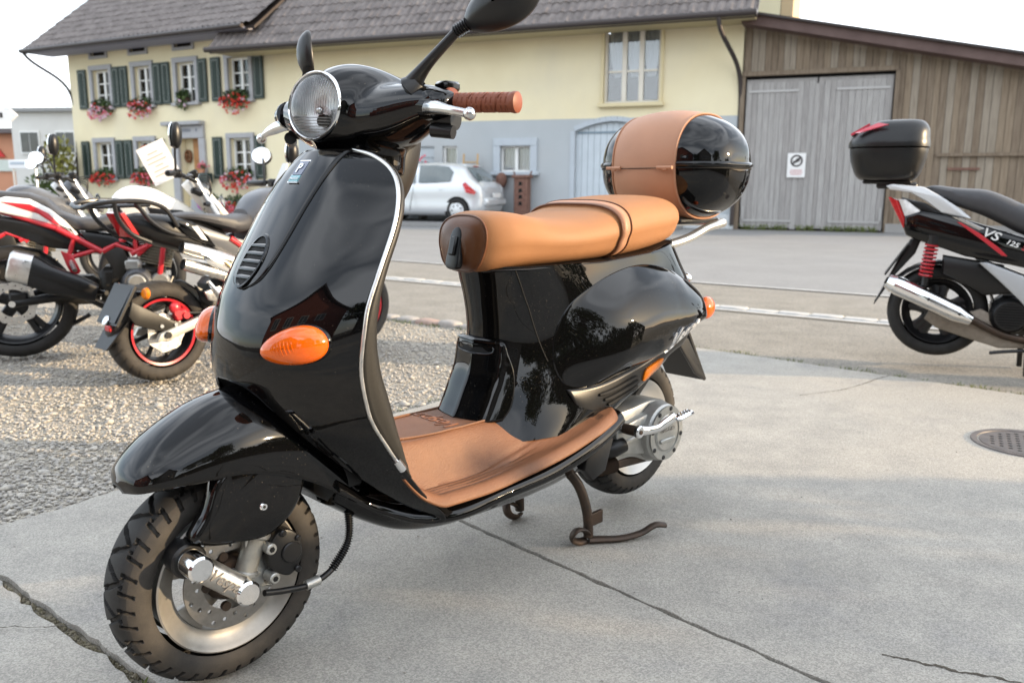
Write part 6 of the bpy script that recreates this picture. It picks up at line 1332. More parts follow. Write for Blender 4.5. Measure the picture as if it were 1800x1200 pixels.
# ---------------------------------------------------------------- rear body
BZ = [.345, .42, .50, .58, .66, .72, .752]
BXF = [.735, .682, .645, .628, .640, .655, .664]; BXR = [.16, -.04, -.165, -.222, -.215, -.185, -.150]
BW = {.345: [(.70, 0), (.68, .085), (.60, .140), (.5, .172), (.38, .172), (.28, .15), (.2, .10), (.16, 0)],
      .42: [(.655, 0), (.635, .07), (.562, .122), (.46, .156), (.32, .172), (.18, .165), (.06, .13), (-.04, 0)],
      .50: [(.617, 0), (.598, .065), (.53, .112), (.44, .146), (.28, .172), (.12, .172), (-.04, .150), (-.180, 0)],
      .58: [(.602, 0), (.584, .060), (.522, .105), (.42, .140), (.26, .166), (.08, .170), (-.10, .148), (-.240, 0)],
      .66: [(.610, 0), (.592, .060), (.53, .105), (.42, .136), (.25, .155), (.06, .155), (-.11, .130), (-.230, 0)],
      .72: [(.622, 0), (.604, .065), (.54, .110), (.42, .134), (.24, .143), (.05, .138), (-.09, .112), (-.195, 0)],
      .752: [(.630, 0), (.610, .068), (.545, .112), (.42, .133), (.24, .138), (.05, .128), (-.07, .09), (-.150, 0)]}
rows = []
for z in BZ:
    h = BW[z]; lf_ = lambda x: z + (.036*min(1, max(0, (.17 - x)/.24)) if z > .75 else 0); rows.append([(x, y, lf_(x)) for x, y in h] + [(x, -y, lf_(x)) for x, y in h[::-1][1:-1]])
TAPER = smoothgrid(rows, 56, 110, False, True, False)
body = MB().loft(TAPER).build('body', M_black, hero, angle=80)
def body_y(x, z):
    """half width of the body at x, z"""
    v = [fi(x, [p[0] for p in BW[k]], [p[1] for p in BW[k]]) for k in BZ]; v = np.array(v)
    if np.ndim(x) == 0: return float(fi(z, BZ, v))
    return np.array([fi(z[i], BZ, v[:, i]) for i in range(len(x))]).ravel()
# rear seam line on the front of the body
MB().tube([(float(x), float(body_y(float(x), float(z))) + .0005, float(z)) for x, z in zip(np.interp(np.linspace(0, 1, 30), [0, .4, 1], [.575, .535, .49]), np.linspace(.745, .52, 30))], .0016, 6).build('body_seam', M_dark, body)
# bulged side cowls
def cowl(s_):
    n = 96; out_ = crs([(.472, .500), (.465, .585), (.425, .650), (.350, .692), (.250, .722), (.130, .734), (.015, .714), (-.105, .662), (-.186, .616), (-.204, .586), (-.13, .563), (-.05, .542), (.05, .508), (.16, .478), (.28, .457), (.39, .447), (.452, .462)], n, True)
    c = np.array((.15, .565)); rows = []
    for k in np.concatenate([[1.012], np.cos(np.linspace(0.02, PI/2, 26))]):
        p = c + (out_ - c)*k; x = np.clip(p[:, 0], -.205, .62); yb = body_y(x, p[:, 1]); fade = np.clip((p[:, 0] + .20)/.12, .25, 1)
        an_ = np.arctan2(p[:, 1] - c[1], p[:, 0] - c[0]); ex_ = .72 + .85*(.5 + .5*np.cos(an_ + .25))**2.2 - .42*(.5 - .5*np.sin(an_))**1.5; prof = np.maximum(1e-9, 1 - min(1, k)**2.4)**ex_; lift = .050*prof*(0.75 + .25*fade) + (.0 if k > 1 else .002)
        tail = .028*np.clip((.05 - p[:, 0])/.22, 0, 1)*(.4 + .6*prof)
        rows.append(np.stack([p[:, 0], s_*(yb + lift + tail - (.004 if k > 1 else 0)), p[:, 1]], 1))
    o = MB().grid(np.array(rows), False, True).build('side_cowl', M_black, hero, angle=180); return o, out_
cw, OUT = cowl(1); cowl(-1)
def cowl_y(x, z):
    c = np.array((.15, .565)); d = np.array((x, z)) - c; an = math.atan2(d[1], d[0]); aa = np.arctan2(OUT[:, 1] - c[1], OUT[:, 0] - c[0]); o_ = np.argsort(aa); rad__ = np.interp(an, aa[o_], np.linalg.norm(OUT - c, axis=1)[o_], period=2*PI); k = min(1, np.linalg.norm(d)/rad__)
    prof = max(1e-9, 1 - k**2.4)**(.72 + .85*(.5 + .5*math.cos(an + .25))**2.2 - .42*(.5 - .5*math.sin(an))**1.5); fade = min(1, max(.25, (x + .20)/.12)); return body_y(float(np.clip(x, -.205, .62)), float(z)) + .050*prof*(.75 + .25*fade) + .002 + .028*min(1, max(0, (.05 - x)/.22))*(.4 + .6*prof)
def wpv(x, y, z):
    X = .040 - x*.93 + y*.10; Z = .543 + y + x*.36; return np.stack([X, np.array([cowl_y(a, b) for a, b in zip(X, Z)]) + .0035 + z*1.0, Z], 1)
text_obj('badge_lettering', 'Vespa', mat('badge silver', (.78, .78, .78), .25, .5), cw, None, (1, 0, 0), (0, 1, 0), .064, .0026, .5, sx=.90, warp=wpv, bold=.03)
mb = MB(); xx = np.linspace(-.062, .058, 12); mb.tube([(.040 - x, cowl_y(.040 - x, .520 + x*.36) + .003, .520 + x*.36) for x in xx], .0022, 6); mb.build('badge_underline', MATS['badge silver'], cw)
# lower skirt with slots and amber side reflector (matt black strip along the bottom of the cowl)
def skirt(s_):
    T_ = [(.45, .448), (.42, .446), (.33, .449), (.22, .464), (.10, .490), (.0, .520), (-.10, .554), (-.182, .582)]
    Bm = [(.43, .410), (.39, .380), (.32, .370), (.24, .383), (.15, .404), (.06, .437), (-.03, .487), (-.150, .552)]
    a = crs(np.array(T_), 60, False); b = crs(np.array(Bm), 60, False); rows = []
    for f in np.linspace(0, 1, 9):
        p = a*(1-f) + b*f; y = body_y(np.clip(p[:, 0], -.16, .7), np.clip(p[:, 1], .345, .75)); rows.append(np.stack([p[:, 0], s_*(y + .004*math.sin(PI*min(1, .15 + f*.85)) + .001 + .020*np.clip((.1 - p[:, 0])/.25, 0, 1)), p[:, 1]], 1))
    return MB().grid(np.array(rows)).build('side_skirt', M_plastic, hero, angle=180, solid=.004), rows
sk, SR = skirt(1); skirt(-1); SR = np.array(SR)
def sk_pt(u, f, off=.0):
    i = u*59; j = f*8; i0, j0 = int(min(58, i)), int(min(7, j)); a, b = i - i0, j - j0
    p = SR[j0, i0]*(1-a)*(1-b) + SR[j0, i0+1]*a*(1-b) + SR[j0+1, i0]*(1-a)*b + SR[j0+1, i0+1]*a*b; return p + np.array((0, off, 0))
mk_ = []
for k, (u0, u1, f) in enumerate(((.15, .40, .34), (.18, .42, .56), (.21, .425, .78))):
    L_ = [sk_pt(u, f, .0025) for u in np.linspace(u0, u1, 10)]; MB().tube(L_, [.0035] + [.0058]*8 + [.0035], 8).build('vent_slot', M_dark, sk)
mb = MB(); n = 30; q = np.linspace(0, 2*PI, n, endpoint=False); sg = lambda v, p: np.sign(v)*np.abs(v)**p
def amb(k, off): return np.array([sk_pt(.525 + .070*k*sg(math.cos(a), .45), .52 + .27*k*sg(math.sin(a), .55), off) for a in q])
mb.grid(np.array([amb(1.0, -.002), amb(1.0, .004), amb(.93, .0062), amb(.5, .0066), amb(.02, .0066)]), False, True); mb.build('side_reflector', M_amber, hero)
# front access panel above the mat with its grab opening
ap = []
for z, xo, w in ((.578, .004, .052), (.572, .010, .080), (.545, .011, .090), (.50, .011, .100), (.46, .011, .106), (.42, .012, .108), (.392, .012, .104)):
    y = np.linspace(-w, w, 31); xf = np.array([fi(abs(float(v)), [0, .078, .118, .15, .175], [float(np.interp(z, BZ, [BW[k][0][0] for k in BZ])), float(np.interp(z, BZ, [BW[k][1][0] for k in BZ])), float(np.interp(z, BZ, [BW[k][2][0] for k in BZ])), float(np.interp(z, BZ, [BW[k][3][0] for k in BZ])), float(np.interp(z, BZ, [BW[k][3][0] for k in BZ])) - .08]) for v in y]).ravel()
    ap.append(np.stack([xf + xo + .004 - .006*(np.abs(y)/w)**8, y, np.full(31, z)], 1))
acp = MB().grid(smoothgrid(ap, 30, 60)).build('access_panel', M_black, hero, angle=180, solid=.008)
MB().tube([tuple(p + np.array((.002, 0, 0))) for p in ap[1][3:-3]], .0035, 8).build('panel_lip', M_black, acp)
def app(y, z): i = np.interp(z, [a[0, 2] for a in ap[::-1]], range(len(ap))[::-1] if False else np.arange(len(ap))[::-1].astype(float)[::-1]*0 + np.arange(len(ap))); return 0
mb = MB(); R_ = []
for k, dz in ((1, 0), (.86, -.002)):
    R_.append([])
zc, hh_, ww_ = .553, .011, .062
def xsurf(y, z):
    zs_ = [a[0, 2] for a in ap][::-1]; xs_ = [float(np.interp(y, a[:, 1], a[:, 0])) for a in ap][::-1]; return float(np.interp(z, zs_, xs_))
q = np.linspace(0, 2*PI, 40, endpoint=False)
def slot(k, off): return np.array([(xsurf(ww_*k*sg(math.cos(a), .6), zc + hh_*k*sg(math.sin(a), .7)) + off, ww_*k*sg(math.cos(a), .6), zc + hh_*k*sg(math.sin(a), .7)) for a in q])
MB().grid(np.array([slot(1.0, .0006), slot(.5, .0008), slot(.02, .0008)]), False, True).build('grab_opening', M_dark, acp); MB().tube(slot(1.0, .001), .0022, 6, closed=True).build('opening_rim', M_black, acp)
# tail: lamp, indicator, mud flap
for s_ in (1, -1):
    ti = MB(); ti.ell((-.198, s_*.136, .585), (.044, .026, .034), 24, 16, rot=Matrix.Rotation(s_*.35, 3, 'Z')); ti.build('rear_turn_signal', M_orange, hero)
MB().ell((-.225, 0, .60), (.03, .075, .045), 24, 16).build('tail_lamp', M_redlens, hero); MB().ell((-.185, .06, .668), (.02, .03, .018), 14, 10).build('lock', M_chrome, hero)
quadslab([(-.20, .065, .53), (-.20, -.085, .53), (-.33, -.085, .33), (-.33, .065, .33)], .008, (-.85, 0, .5)).build('mud_flap', M_plastic, hero, smooth=False)
side_panel([(-.15, .50), (-.12, .52), (-.27, .36), (-.325, .33), (-.315, .36), (-.22, .48)], .060, .067, .002).build('mud_flap_side', M_plastic, hero); 

# ---------------------------------------------------------------- seat
def sring(x, zt, zb_, w, p=.62, tuck=.96):
    a = np.linspace(0, 2*PI, 36, endpoint=False); c, s_ = np.cos(a), np.sin(a); y = w*np.sign(c)*np.abs(c)**p; z = (zt+zb_)/2 + (zt-zb_)/2*np.sign(s_)*np.abs(s_)**.75
    y = y*np.where(s_ < 0, tuck, 1.0); return np.stack([np.full(36, x), y, z], 1)
ST = [(.667, .815, .765, .030), (.660, .845, .748, .062), (.638, .868, .739, .092), (.605, .877, .740, .113), (.55, .876, .743, .130), (.48, .864, .745, .144), (.41, .861, .747, .153), (.33, .870, .749, .159), (.245, .888, .751, .163)]
SR2 = [(.261, .890, .750, .165), (.24, .897, .751, .1665), (.18, .906, .754, .165), (.10, .913, .761, .158), (.03, .914, .771, .152), (-.025, .909, .783, .140), (-.062, .896, .800, .116), (-.086, .872, .820, .080)]
seat = MB().loft(smoothgrid([sring(*k) for k in ST], 70, 72, False, True, False)).build('seat', M_tan, hero, angle=70)
rs = MB().loft(smoothgrid([sring(*k) for k in SR2], 50, 72, False, True, False)).build('rear_seat', M_tan, hero, angle=70)
# dark nose panel: front skin of the seat, 1.5 mm proud, with piping
GN = smoothgrid([sring(*k) for k in ST], 70, 72, False, True, False)
xs_ = GN[:, 0, 0]; cut = 22
cut = 16; nose = []
for k in range(cut + 1):
    ring = np.zeros((72, 3))
    for j in range(72):
        f = min(68.0, (8.5 + 30*(GN[30, j, 2] - .80))*k/cut); f = max(f, 0); i0 = int(f); w_ = f - i0; ring[j] = GN[i0, j]*(1 - w_) + GN[i0+1, j]*w_
    d = ring - np.array((ring[:, 0].mean() - .02, 0, .80)); d /= np.linalg.norm(d, axis=1)[:, None] + 1e-9; nose.append(ring + d*.0018 + np.array((.0014, 0, 0))*max(0, (5 - k)/5))
nose = np.array(nose)
MB().loft(nose).build('seat_nose', M_brown, hero, angle=70)
MB().tube(nose[-1] + 0, .0030, 8, closed=True).build('piping', M_brown, seat)
b1 = sring(.261, .8915, .749, .1665); MB().tube(crs(b1, 110, True), .0034, 8, closed=True).build('piping', M_brown, rs)
b2 = [crs(sring(*k), 110, True) for k in ((.257, .8925, .7495, .167), (.231, .9005, .751, .1685))]; MB().grid(np.array(b2), False, True).build('strap', M_tanband, rs, solid=.002)
for x, zt, w in ((.225, .9018, .1688),): MB().tube(crs(sring(x, zt, .7512, w), 110, True), .0018, 6, closed=True).build('stitching', M_brown, rs)
st_ = crs(nose[-1] + (nose[-1] - nose[-2])*.35, 140, True); mb = MB()
for k in range(0, 140, 2): mb.tube([st_[k], st_[(k+1) % 140]], .0008, 5)
mb.build('stitching', mat('pale thread', (.45, .28, .14), .7), seat)['kind'] = 'stuff'
lt = MB().prism(crs([(-.017, -.045), (-.020, 0), (-.017, .036), (-.008, .046), (.008, .046), (.017, .036), (.020, 0), (.021, -.045)], 40, True), (.660, -.002, .793), (0, 1, 0), (-.26, 0, 1), (.016, 0, .003), .004).build('latch', M_plastic, hero); MB().box((.678, -.002, .800), (.008, .019, .045), rot=Matrix.Rotation(-.27, 3, 'Y'), bev=.003).build('latch_button', M_satin, lt)
MB().loft([np.array(sring(.622, .75, .737, .07)), sring(.55, .753, .737, .12), sring(.3, .757, .742, .145), sring(.1, .768, .755, .14), sring(-.06, .79, .78, .10)]).build('seat_base', M_plastic, hero)

# ---------------------------------------------------------------- top box and carrier
CX, CY, CZ = -.285, -.052, .998
def boxsurf(th, ph, k=1.0):
    e1, e2 = .80, .78; c1, s1 = np.cos(ph), np.sin(ph); c2, s2 = np.cos(th), np.sin(th)
    f = lambda v, p: np.sign(v)*np.abs(v)**p
    # axis of revolution across the scooter (y): phi from one side to the other
    r = f(c1, .72); x = .182*r*f(c2, .88); z = .166*r*f(s2, .86); y = .226*f(s1, .92)
    return np.stack([CX + x*k, CY + y*k, CZ + z*k], -1)
ph = np.linspace(-PI/2, PI/2, 90); th = np.linspace(0, 2*PI, 96, endpoint=False); PH, TH = np.meshgrid(ph, th, indexing='ij')
tb = MB().grid(boxsurf(TH, PH), False, True).build('top_box', M_black, hero, angle=180)
ph2 = np.linspace(-.50, .50, 24); PH, TH = np.meshgrid(ph2, th, indexing='ij'); k = 1.018 - .014*(np.abs(PH)/.50)**10; MB().grid(boxsurf(TH, PH, 1.0) + (boxsurf(TH, PH) - np.array((CX, CY, CZ)))*np.array((1, 0, 1))*(k - 1)[..., None], False, True).build('leather_band', M_tanband, tb, angle=180)
for e in (-.485, .485):
    P = boxsurf(th, np.full(96, e)); P = P + (P - np.array((CX, CY, CZ)))*np.array((1, 0, 1))*.019; MB().tube(P, .0026, 8, closed=True).build('band_edge', M_tanband, tb)
# horizontal rim (split line) in polished black
pr_ = np.linspace(-PI/2, PI/2, 50); K_ = np.array((CX, CY, CZ))
rl = np.vstack([boxsurf(np.zeros(50), pr_), boxsurf(np.full(50, PI), pr_[::-1])[1:-1]]); rl = K_ + (rl - K_)*1.004; rl[:, 2] = CZ + .004
for s_ in (1, -1):
    pq = s_*np.linspace(.505, PI/2, 26); r1 = np.vstack([boxsurf(np.zeros(26), pq), boxsurf(np.full(26, PI), pq[::-1])[1:]]); r1 = K_ + (r1 - K_)*1.004; r1[:, 2] = CZ + .004
    MB().tube(r1, .0075, 12, ell=(.8, 1.1)).build('rim', M_black, tb); MB().tube(r1 - np.array((0, 0, .0105)), .0022, 8).build('seam', M_dark, tb)
xb_ = CX + .182*1.019
MB().tube([(xb_ + .0025, y, CZ - .0075) for y in np.linspace(CY - .11, CY + .11, 12)], .0014, 6).build('lid_gap', M_dark, tb)
for y in (CY - .092, CY + .092):
    hn = MB().tube([(xb_ + .004, y - .026, CZ - .006), (xb_ + .004, y + .026, CZ - .006)], .0052, 10).build('hinge', M_tanband, tb); MB().box((xb_ + .004, y, CZ - .008), (.007, .022, .014), bev=.003).build('hinge_tab', M_tanband, hn)
MB().box((CX, CY, .838), (.22, .20, .022), bev=.008).build('box_mount', M_plastic, hero)
mb = MB()
for s_ in (1, -1): mb.tube([(.0, s_*.07, .77), (-.10, s_*.075, .775), (-.18, s_*.08, .79), (-.27, s_*.085, .818), (-.38, s_*.07, .828), (-.42, 0, .828)], .0135, 14, 40)
mb.build('carrier', mat('satin silver tube', (.66, .65, .62), .28, .9), hero)

# ---------------------------------------------------------------- handlebar unit
HS = rad(5); HX = .93
def hr(p):
    p = np.asarray(p, float); x, y = p[..., 0] - HX, p[..., 1]; q_ = p.copy(); q_[..., 0] = HX + x*math.cos(HS) - y*math.sin(HS); q_[..., 1] = x*math.sin(HS) + y*math.cos(HS); return q_
mb = MB(); a = np.linspace(0, 2*PI, 48, endpoint=False); rings = []
for x, zc, ry, rz in ((1.034, 1.084, .058, .060), (1.024, 1.084, .064, .066), (1.0, 1.081, .086, .081), (.965, 1.078, .108, .093), (.92, 1.074, .124, .096), (.87, 1.073, .124, .086), (.82, 1.078, .106, .068), (.785, 1.088, .065, .040), (.768, 1.088, .03, .02)):
    rings.append(np.stack([np.full(48, x) - (zc - 1.086 + rz*np.sin(a))*.0, ry*np.cos(a), zc + rz*np.sin(a)], 1))
G = smoothgrid(rings, 40, 64, False, True, False); G[..., 0] -= (G[..., 2] - 1.086)*.14*np.clip((G[..., 0] - .9)/.13, 0, 1)
mb.loft(hr(G))
mb.tube(hr([(.925, -.262, 1.082), (.925, -.20, 1.082), (.925, -.1, 1.066), (.925, 0, 1.062), (.925, .1, 1.066), (.925, .20, 1.082), (.925, .262, 1.082)]), [.028, .046, .074, .084, .074, .046, .028], 24, 60, ell=(1.12, .86))
mb.tube(hr([(.918, 0, 1.07), (.922, 0, 1.03), (.928, 0, .99), (.932, 0, .955)]), [.112, .108, .106, .108], 32, ell=(.76, 1.0), ref=(0, 1, 0))
hc = remeshed(mb, 'handlebar_cowl', M_black, hero, .0034, 90)
# headlight
HL = rad(16); fa = np.array((math.cos(HL)*.99, math.sin(HL)*.99, .12)); fa /= np.linalg.norm(fa); hp_ = hr((1.028, -.004, 1.084))
bm = bmesh.new(); bm.from_mesh(hc.data); fv = Vector(fa); hv = Vector(hp_); kill = []
for v in bm.verts:
    d_ = v.co - hv; ax_ = d_.dot(fv)
    if ax_ > -.035 and (d_ - fv*ax_).length < .0605: kill.append(v)
bmesh.ops.delete(bm, geom=kill, context='VERTS'); bm.to_mesh(hc.data); bm.free()
MB().lathe([(.062, -.018), (.0655, -.008), (.0665, .004), (.0655, .012), (.0635, .0145), (.0615, .013), (.0610, .008), (.0612, .0)], hp_, fa, 96).build('headlight_ring', M_chrome, hero)
MB().lathe([(.0615, .0085), (.060, .0115), (.052, .0185), (.039, .0245), (.022, .0285), (.0, .0298)], hp_, fa, 72).build('headlight_lens', M_glassy, hero, angle=180)
rf = MB().lathe([(.0615, .006), (.056, -.010), (.044, -.023), (.028, -.032), (.010, -.035), (0, -.035)], hp_, fa, 60).build('reflector', M_reflector, hero, angle=180)
a1_, b1_, _ = frame_of(fa); up_ = np.array((0, 0, 1.)) - fa*fa[2]; up_ /= np.linalg.norm(up_); sd_ = np.cross(up_, fa)
MB().ell(hp_ - fa*.018 - up_*.006, (.011, .011, .020), 16, 12, rot=np.stack([sd_, up_, fa], 1)).build('bulb', M_chrome, rf); MB().cyl(hp_ - fa*.026 - up_*.024, fa, .012, .014, 20).build('side_lamp', M_dark, rf)
mb = MB()
for k in range(23):
    u = -.052 + .104*k/22; v = np.linspace(-1, 1, 14)*math.sqrt(max(0, .056**2 - u*u)); v = v[v > -.022]
    if len(v) < 3: continue
    r_ = np.sqrt(u*u + v*v); dpt = .0288 - .0200*(r_/.0615)**2.3 - .0014; mb.tube([hp_ + sd_*u + up_*w_ + fa*d_ for w_, d_ in zip(v, dpt)], .0009, 6)
for k in range(6):
    v = -.026 - .0052*k; u = np.linspace(-1, 1, 12)*math.sqrt(max(0, .055**2 - v*v)); r_ = np.sqrt(u*u + v*v); dpt = .0288 - .0200*(r_/.0615)**2.3 - .0014
    mb.tube([hp_ + sd_*w_ + up_*v + fa*d_ for w_, d_ in zip(u, dpt)], .0011, 6)
mb.build('lens_rib', M_glassrib, hero)
# grips, levers, switch gear
for s_ in (1, -1):
    g0, g1 = (np.array((.893, .240, 1.0855)), np.array((.852, .372, 1.081))) if s_ > 0 else (np.array((.925, -.240, 1.0855)), np.array((.868, -.345, 1.081)))
    d = (g1 - g0)/np.linalg.norm(g1 - g0); Lg = np.linalg.norm(g1 - g0); A_, B_, _ = frame_of(d)
    prof = [(.0, -.004), (.0265, -.004), (.028, .0), (.0265, .006), (.0185, .014), (.0180, .02)] + [(.0180, .02 + .001*k) for k in range(1, int((Lg - .03)/.001))] + [(.0185, Lg - .008), (.0195, Lg - .004), (.0185, Lg + .002), (.012, Lg + .005), (0, Lg + .005)]
    nseg = 96; ang = np.linspace(0, 2*PI, nseg, endpoint=False); prof = np.array(prof); G = np.zeros((nseg, len(prof), 3))
    for i, qa in enumerate(ang):
        r = prof[:, 0].copy(); h = prof[:, 1]; m_ = (h > .018) & (h < Lg - .012)
        hel = ((h/.030 + qa/(2*PI)) % 1.0); blk = (np.abs(((h/.010) % 1.0) - .5) < .12) & (((qa*7/(2*PI)) % 1.0) < .72) & (hel > .2)
        r = r - np.where(m_ & (hel < .10), .0022, 0) - np.where(m_ & blk, .0014, 0); G[i] = g0 + np.outer(r, A_*math.cos(qa) + B_*math.sin(qa)) + np.outer(h, d)
    gp_ = MB().grid(G, True, False).build('grip', M_grip, hero, angle=45)
    # lever: flat blade from the perch to the ball end
    L0 = g0 + np.array((.040, -.045*s_, -.012)); L1 = g0 + np.array((.055, .02*s_, -.013)); L2 = g0 + np.array((.056, .06*s_, -.020)); L3 = g0 + np.array((.045, .094*s_, -.027))
    if s_ < 0: L3 = np.array((.966, -.33, 1.040)); L2 = np.array((.978, -.29, 1.048)); L1 = np.array((.980, -.25, 1.056)); L0 = np.array((.97, -.20, 1.066))
    lv = MB().tube([L0, L1, L2, L3], [.0125, .0125, .0085, .0075], 14, 26, ell=(.62, 1.0)).build('brake_lever', mat('polished alloy lever', (.60, .60, .60), .22, 1.0), hero); MB().ell(L3 + (L3 - L2)/np.linalg.norm(L3 - L2)*.006, (.0115,)*3, 18, 12).build('ball_end', bpy.data.materials['polished alloy lever'], lv)
    mb = MB(); mb.ell(g0 - d*.028 + np.array((.012, 0, -.004)), (.034, .034, .030), 20, 14, (.7, .7)); mb.tube([g0 - d*.05 + np.array((.02, 0, -.005)), g0 - d*.004 + np.array((.028, 0, -.010))], [.030, .024], 16); mb.build('lever_perch', M_black, hero)
    sw = MB(); sw.tube([g0 - d*.03 + np.array((.0, 0, -.028)), g0 + d*.012 + np.array((.0, 0, -.030))], [.024, .020], 16); sw.build('switch_housing', M_plastic, hero); MB().tube([g0 - d*.02 + np.array((.022, 0, -.050)), g0 + d*.022 + np.array((.018, 0, -.054))], [.0135, .0125], 14).build('switch_stalk', M_plastic, hero)
    MB().box(tuple(g0 - d*.015 + np.array((-.01, 0, .030))), (.04, .035, .018), bev=.005).build('reservoir', M_black, hero)
# mirrors
def scoot_mirror(base, neck, head, axis, rl_, rh, rt_, fac):
    base, neck, head = map(lambda v: np.asarray(v, float), (base, neck, head))
    st = MB().tube([base, base*.72 + neck*.28 + np.array((.0, 0, .004)), neck], [.021, .0135, .0098], 20, 26, ell=(1, .85)).build('mirror_stem', M_plastic, hero)
    MB().lathe([(0, 0), (.024, 0), (.030, .006), (.024, .016), (.016, .026)], base - np.array((0, 0, .012)), (neck - base), 24).build('mirror_foot', M_plastic, st)
    mb = MB()
    ax_ = (head - neck)/np.linalg.norm(head - neck)
    for k in range(6): mb.lathe([(.0095, -.002), (.0128, 0), (.0095, .002)], neck + ax_*(.005*k - .002), ax_, 20, closed=True)
    mb.tube([neck - ax_*.005, neck + ax_*.032], .0098, 16); mb.build('mirror_boot', M_plastic, st)
    u = np.asarray(axis, float); u /= np.linalg.norm(u); f = np.asarray(fac, float); f -= u*(f @ u); f /= np.linalg.norm(f); w = np.cross(u, f)
    rows = []
    for k, (s0, s1, off) in enumerate(((.05, .05, -rt_), (.35, .35, -rt_*.93), (.66, .66, -rt_*.72), (.88, .88, -rt_*.40), (1.0, 1.0, -.003), (1.0, 1.0, .004), (.95, .95, .006))):
        q_ = np.linspace(0, 2*PI, 48, endpoint=False); cu_ = np.cos(q_); egg = 1 + .20*cu_
        rows.append(head + np.outer(rl_*s0*cu_, u) + np.outer(rh*s1*np.sin(q_)*egg, w) + f*off)
    sh_ = MB().grid(np.array(rows), False, True).build('mirror_shell', M_plastic, st, angle=60)
    q_ = np.linspace(0, 2*PI, 48, endpoint=False); mb = MB(); mb.grid(np.array([head + np.outer(rl_*k*.96*np.cos(q_), u) + np.outer(rh*k*.96*np.sin(q_)*(1 + .2*np.cos(q_)), w) + f*.005 for k in (1, .5, .01)]), False, True); mb.build('mirror_glass', M_mirror, st)
scoot_mirror((.935, .178, 1.118), (.90, .268, 1.208), (.868, .348, 1.250), (-.30, .86, .42), .078, .045, .034, (-.94, -.3, .1))
scoot_mirror((.93, -.185, 1.118), (.88, -.265, 1.180), (.853, -.297, 1.228), (-.16, -.38, .9), .056, .046, .030, (-.85, .52, .05))

# ---------------------------------------------------------------- engine, rear wheel, kick start, stand
rw = tyre_mb(.212, .122, .134, 540, 40, tread_city, .006, 1.05).build('rear_wheel', M_rubber, hero, angle=35, recalc=False); rw.location = (.01, 0, .243); dust(rw, .186)
MB().lathe([(.134, -.05), (.141, -.054), (.142, -.058), (.132, -.052), (.118, -.040), (.10, -.034), (.04, -.03), (.04, .03), (.10, .034), (.118, .040), (.132, .052), (.142, .058), (.141, .054), (.134, .05)], seg=96, closed=True).build('rim', mat('pale wheel paint', (.55, .55, .54), .35, .4, var=.06, vs=12), rw)
mb = MB()
mb.prism(crs([(.30, .26), (.28, .325), (.15, .345), (.06, .35), (-.02, .325), (-.045, .26), (-.02, .19), (.04, .165), (.15, .20), (.27, .215)], 60, True), (0, .055, 0), (1, 0, 0), (0, 0, 1), (0, .085, 0), .012)
mb.prism([(.25, .235), (.25, .305), (.10, .325), (.10, .205)], (0, .13, 0), (1, 0, 0), (0, 0, 1), (0, .03, 0), .008); mb.build('engine_case', M_castalu, hero, angle=35)
tc_ = MB().cyl((.055, .135, .262), (0, 1, 0), .086, .048, 64, .080, .010).build('transmission_cover', M_castalu, hero, angle=30)
MB().lathe([(.077, 0), (.077, .004), (.060, .004), (.060, 0)], (.055, .182, .262), (0, 1, 0), 64).build('cover_ring', M_castalu, tc_); MB().cyl((.055, .182, .262), (0, 1, 0), .053, .005, 48, .050, .002).build('cover_disc', M_castalu, tc_); MB().box((.055, .189, .242), (.07, .006, .012), rot=Matrix.Rotation(.0, 3, 'Y'), bev=.003).build('rib', M_castalu, tc_)
for k in range(8): q2 = 2*PI*k/8 + .2; MB().cyl((.055 + .0695*math.cos(q2), .182, .262 + .0695*math.sin(q2)), (0, 1, 0), .0068, .006, 12, bev=.001).build('bolt', M_satin, tc_)
text_obj('lettering', 'PIAGGIO', M_rim, tc_, (.055, .1875, .272), (-1, 0, 0), (0, 0, 1), .017, .0008)
MB().box((.17, .16, .27), (.10, .02, .012), rot=Matrix.Rotation(.1, 3, 'Y'), bev=.003).build('rib', M_castalu, tc_)
ks = MB().tube([(.225, .165, .306), (.225, .205, .306)], .014, 16).build('kick_shaft', M_steel, hero)
MB().tube([(.225, .205, .306), (.185, .213, .302), (.150, .222, .304), (.122, .228, .316), (.094, .232, .326)], [.0135, .0110, .0105, .0115, .012], 14, 40, ell=(.75, 1.1)).build('kick_lever', M_chrome, ks); MB().cyl((.225, .205, .306), (0, 1, 0), .017, .014, 20, bev=.003).build('kick_boss', M_chrome, ks); MB().cyl((.225, .219, .306), (0, 1, 0), .006, .002, 10).build('bolt', M_steel, ks)
pd = MB().box((.061, .240, .325), (.075, .030, .014), rot=Matrix.Rotation(.10, 3, 'Y'), bev=.006).build('kick_pedal', M_chrome, ks); mb = MB()
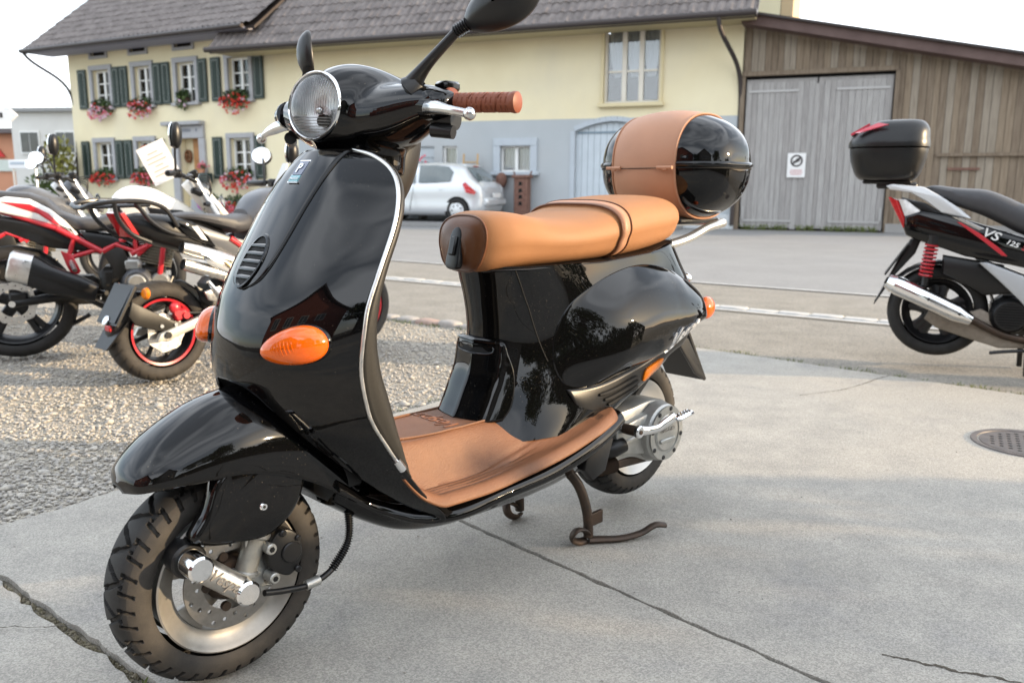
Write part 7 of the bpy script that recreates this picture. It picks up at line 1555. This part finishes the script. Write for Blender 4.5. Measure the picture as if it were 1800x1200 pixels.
for i in range(5):
    for j in range(2): mb.ell((.035 + .013*i, .233 + .013*j, .3335 - .0013*i), (.004, .004, .003), 8, 6)
mb.build('pedal_stud', M_chrome, pd)
MB().tube([(.305, .10, .235), (.255, .155, .255), (.225, .165, .262)], [.022, .024, .020], 16).build('intake_tube', M_plastic, hero); mb = MB()
for k in range(7): mb.lathe([(.017, -.003), (.024, 0), (.017, .003)], (.29 - .008*k, .135 + .001*k, .205), (1, 0, 0), 16, closed=True)
mb.build('spring', M_steel, hero); MB().box((.10, .10, .185), (.26, .07, .03), rot=Matrix.Rotation(-.08, 3, 'Y'), bev=.008).build('case_bottom', M_steel, hero)
side_panel([(.40, .30), (.36, .345), (.30, .30), (.33, .22), (.38, .205), (.415, .24)], .16, .19, .008).build('foot_guard', M_plastic, hero)
MB().box((.30, 0, .235), (.34, .22, .10), bev=.03).build('engine_block', M_plastic, hero)
quadslab([(.05, .07, .33), (.05, -.07, .33), (-.16, -.07, .50), (-.16, .07, .50)], .02, (0, 0, 1)).build('rear_mudguard', M_plastic, hero, smooth=False)
mb = MB(); mb.tube([(.365, -.10, .20), (.36, .10, .20)], .014, 12)
for s_ in (1, -1): mb.tube([(.372, s_*.075, .215), (.345, s_*.105, .17), (.325, s_*.125, .09), (.320, s_*.128, .02)], .0135, 14, 26)
for s_ in (1, -1): mb.tube([(.320, s_*.128, .022), (.345, s_*.132, .045), (.372, s_*.13, .052), (.378, s_*.118, .03), (.345, s_*.118, .008), (.322, s_*.124, .008)], .0075, 10, 30, ell=(1.6, .8))
mb.build('centre_stand', M_steel, hero)
MB().tube([(.320, .130, .010), (.295, .150, .010), (.25, .185, .010), (.20, .215, .020), (.165, .235, .038), (.140, .248, .034)], [.012, .011, .010, .0095, .0095, .009], 12, 40, ell=(1.25, .8)).build('stand_lever', M_steel, hero)
MB().prism([(.325, .05), (.275, .05), (.275, .085), (.325, .085)], (0, .128, 0), (1, 0, 0), (0, 0, 1), (0, .012, 0), .002).build('stand_plate', M_steel, hero, smooth=False)
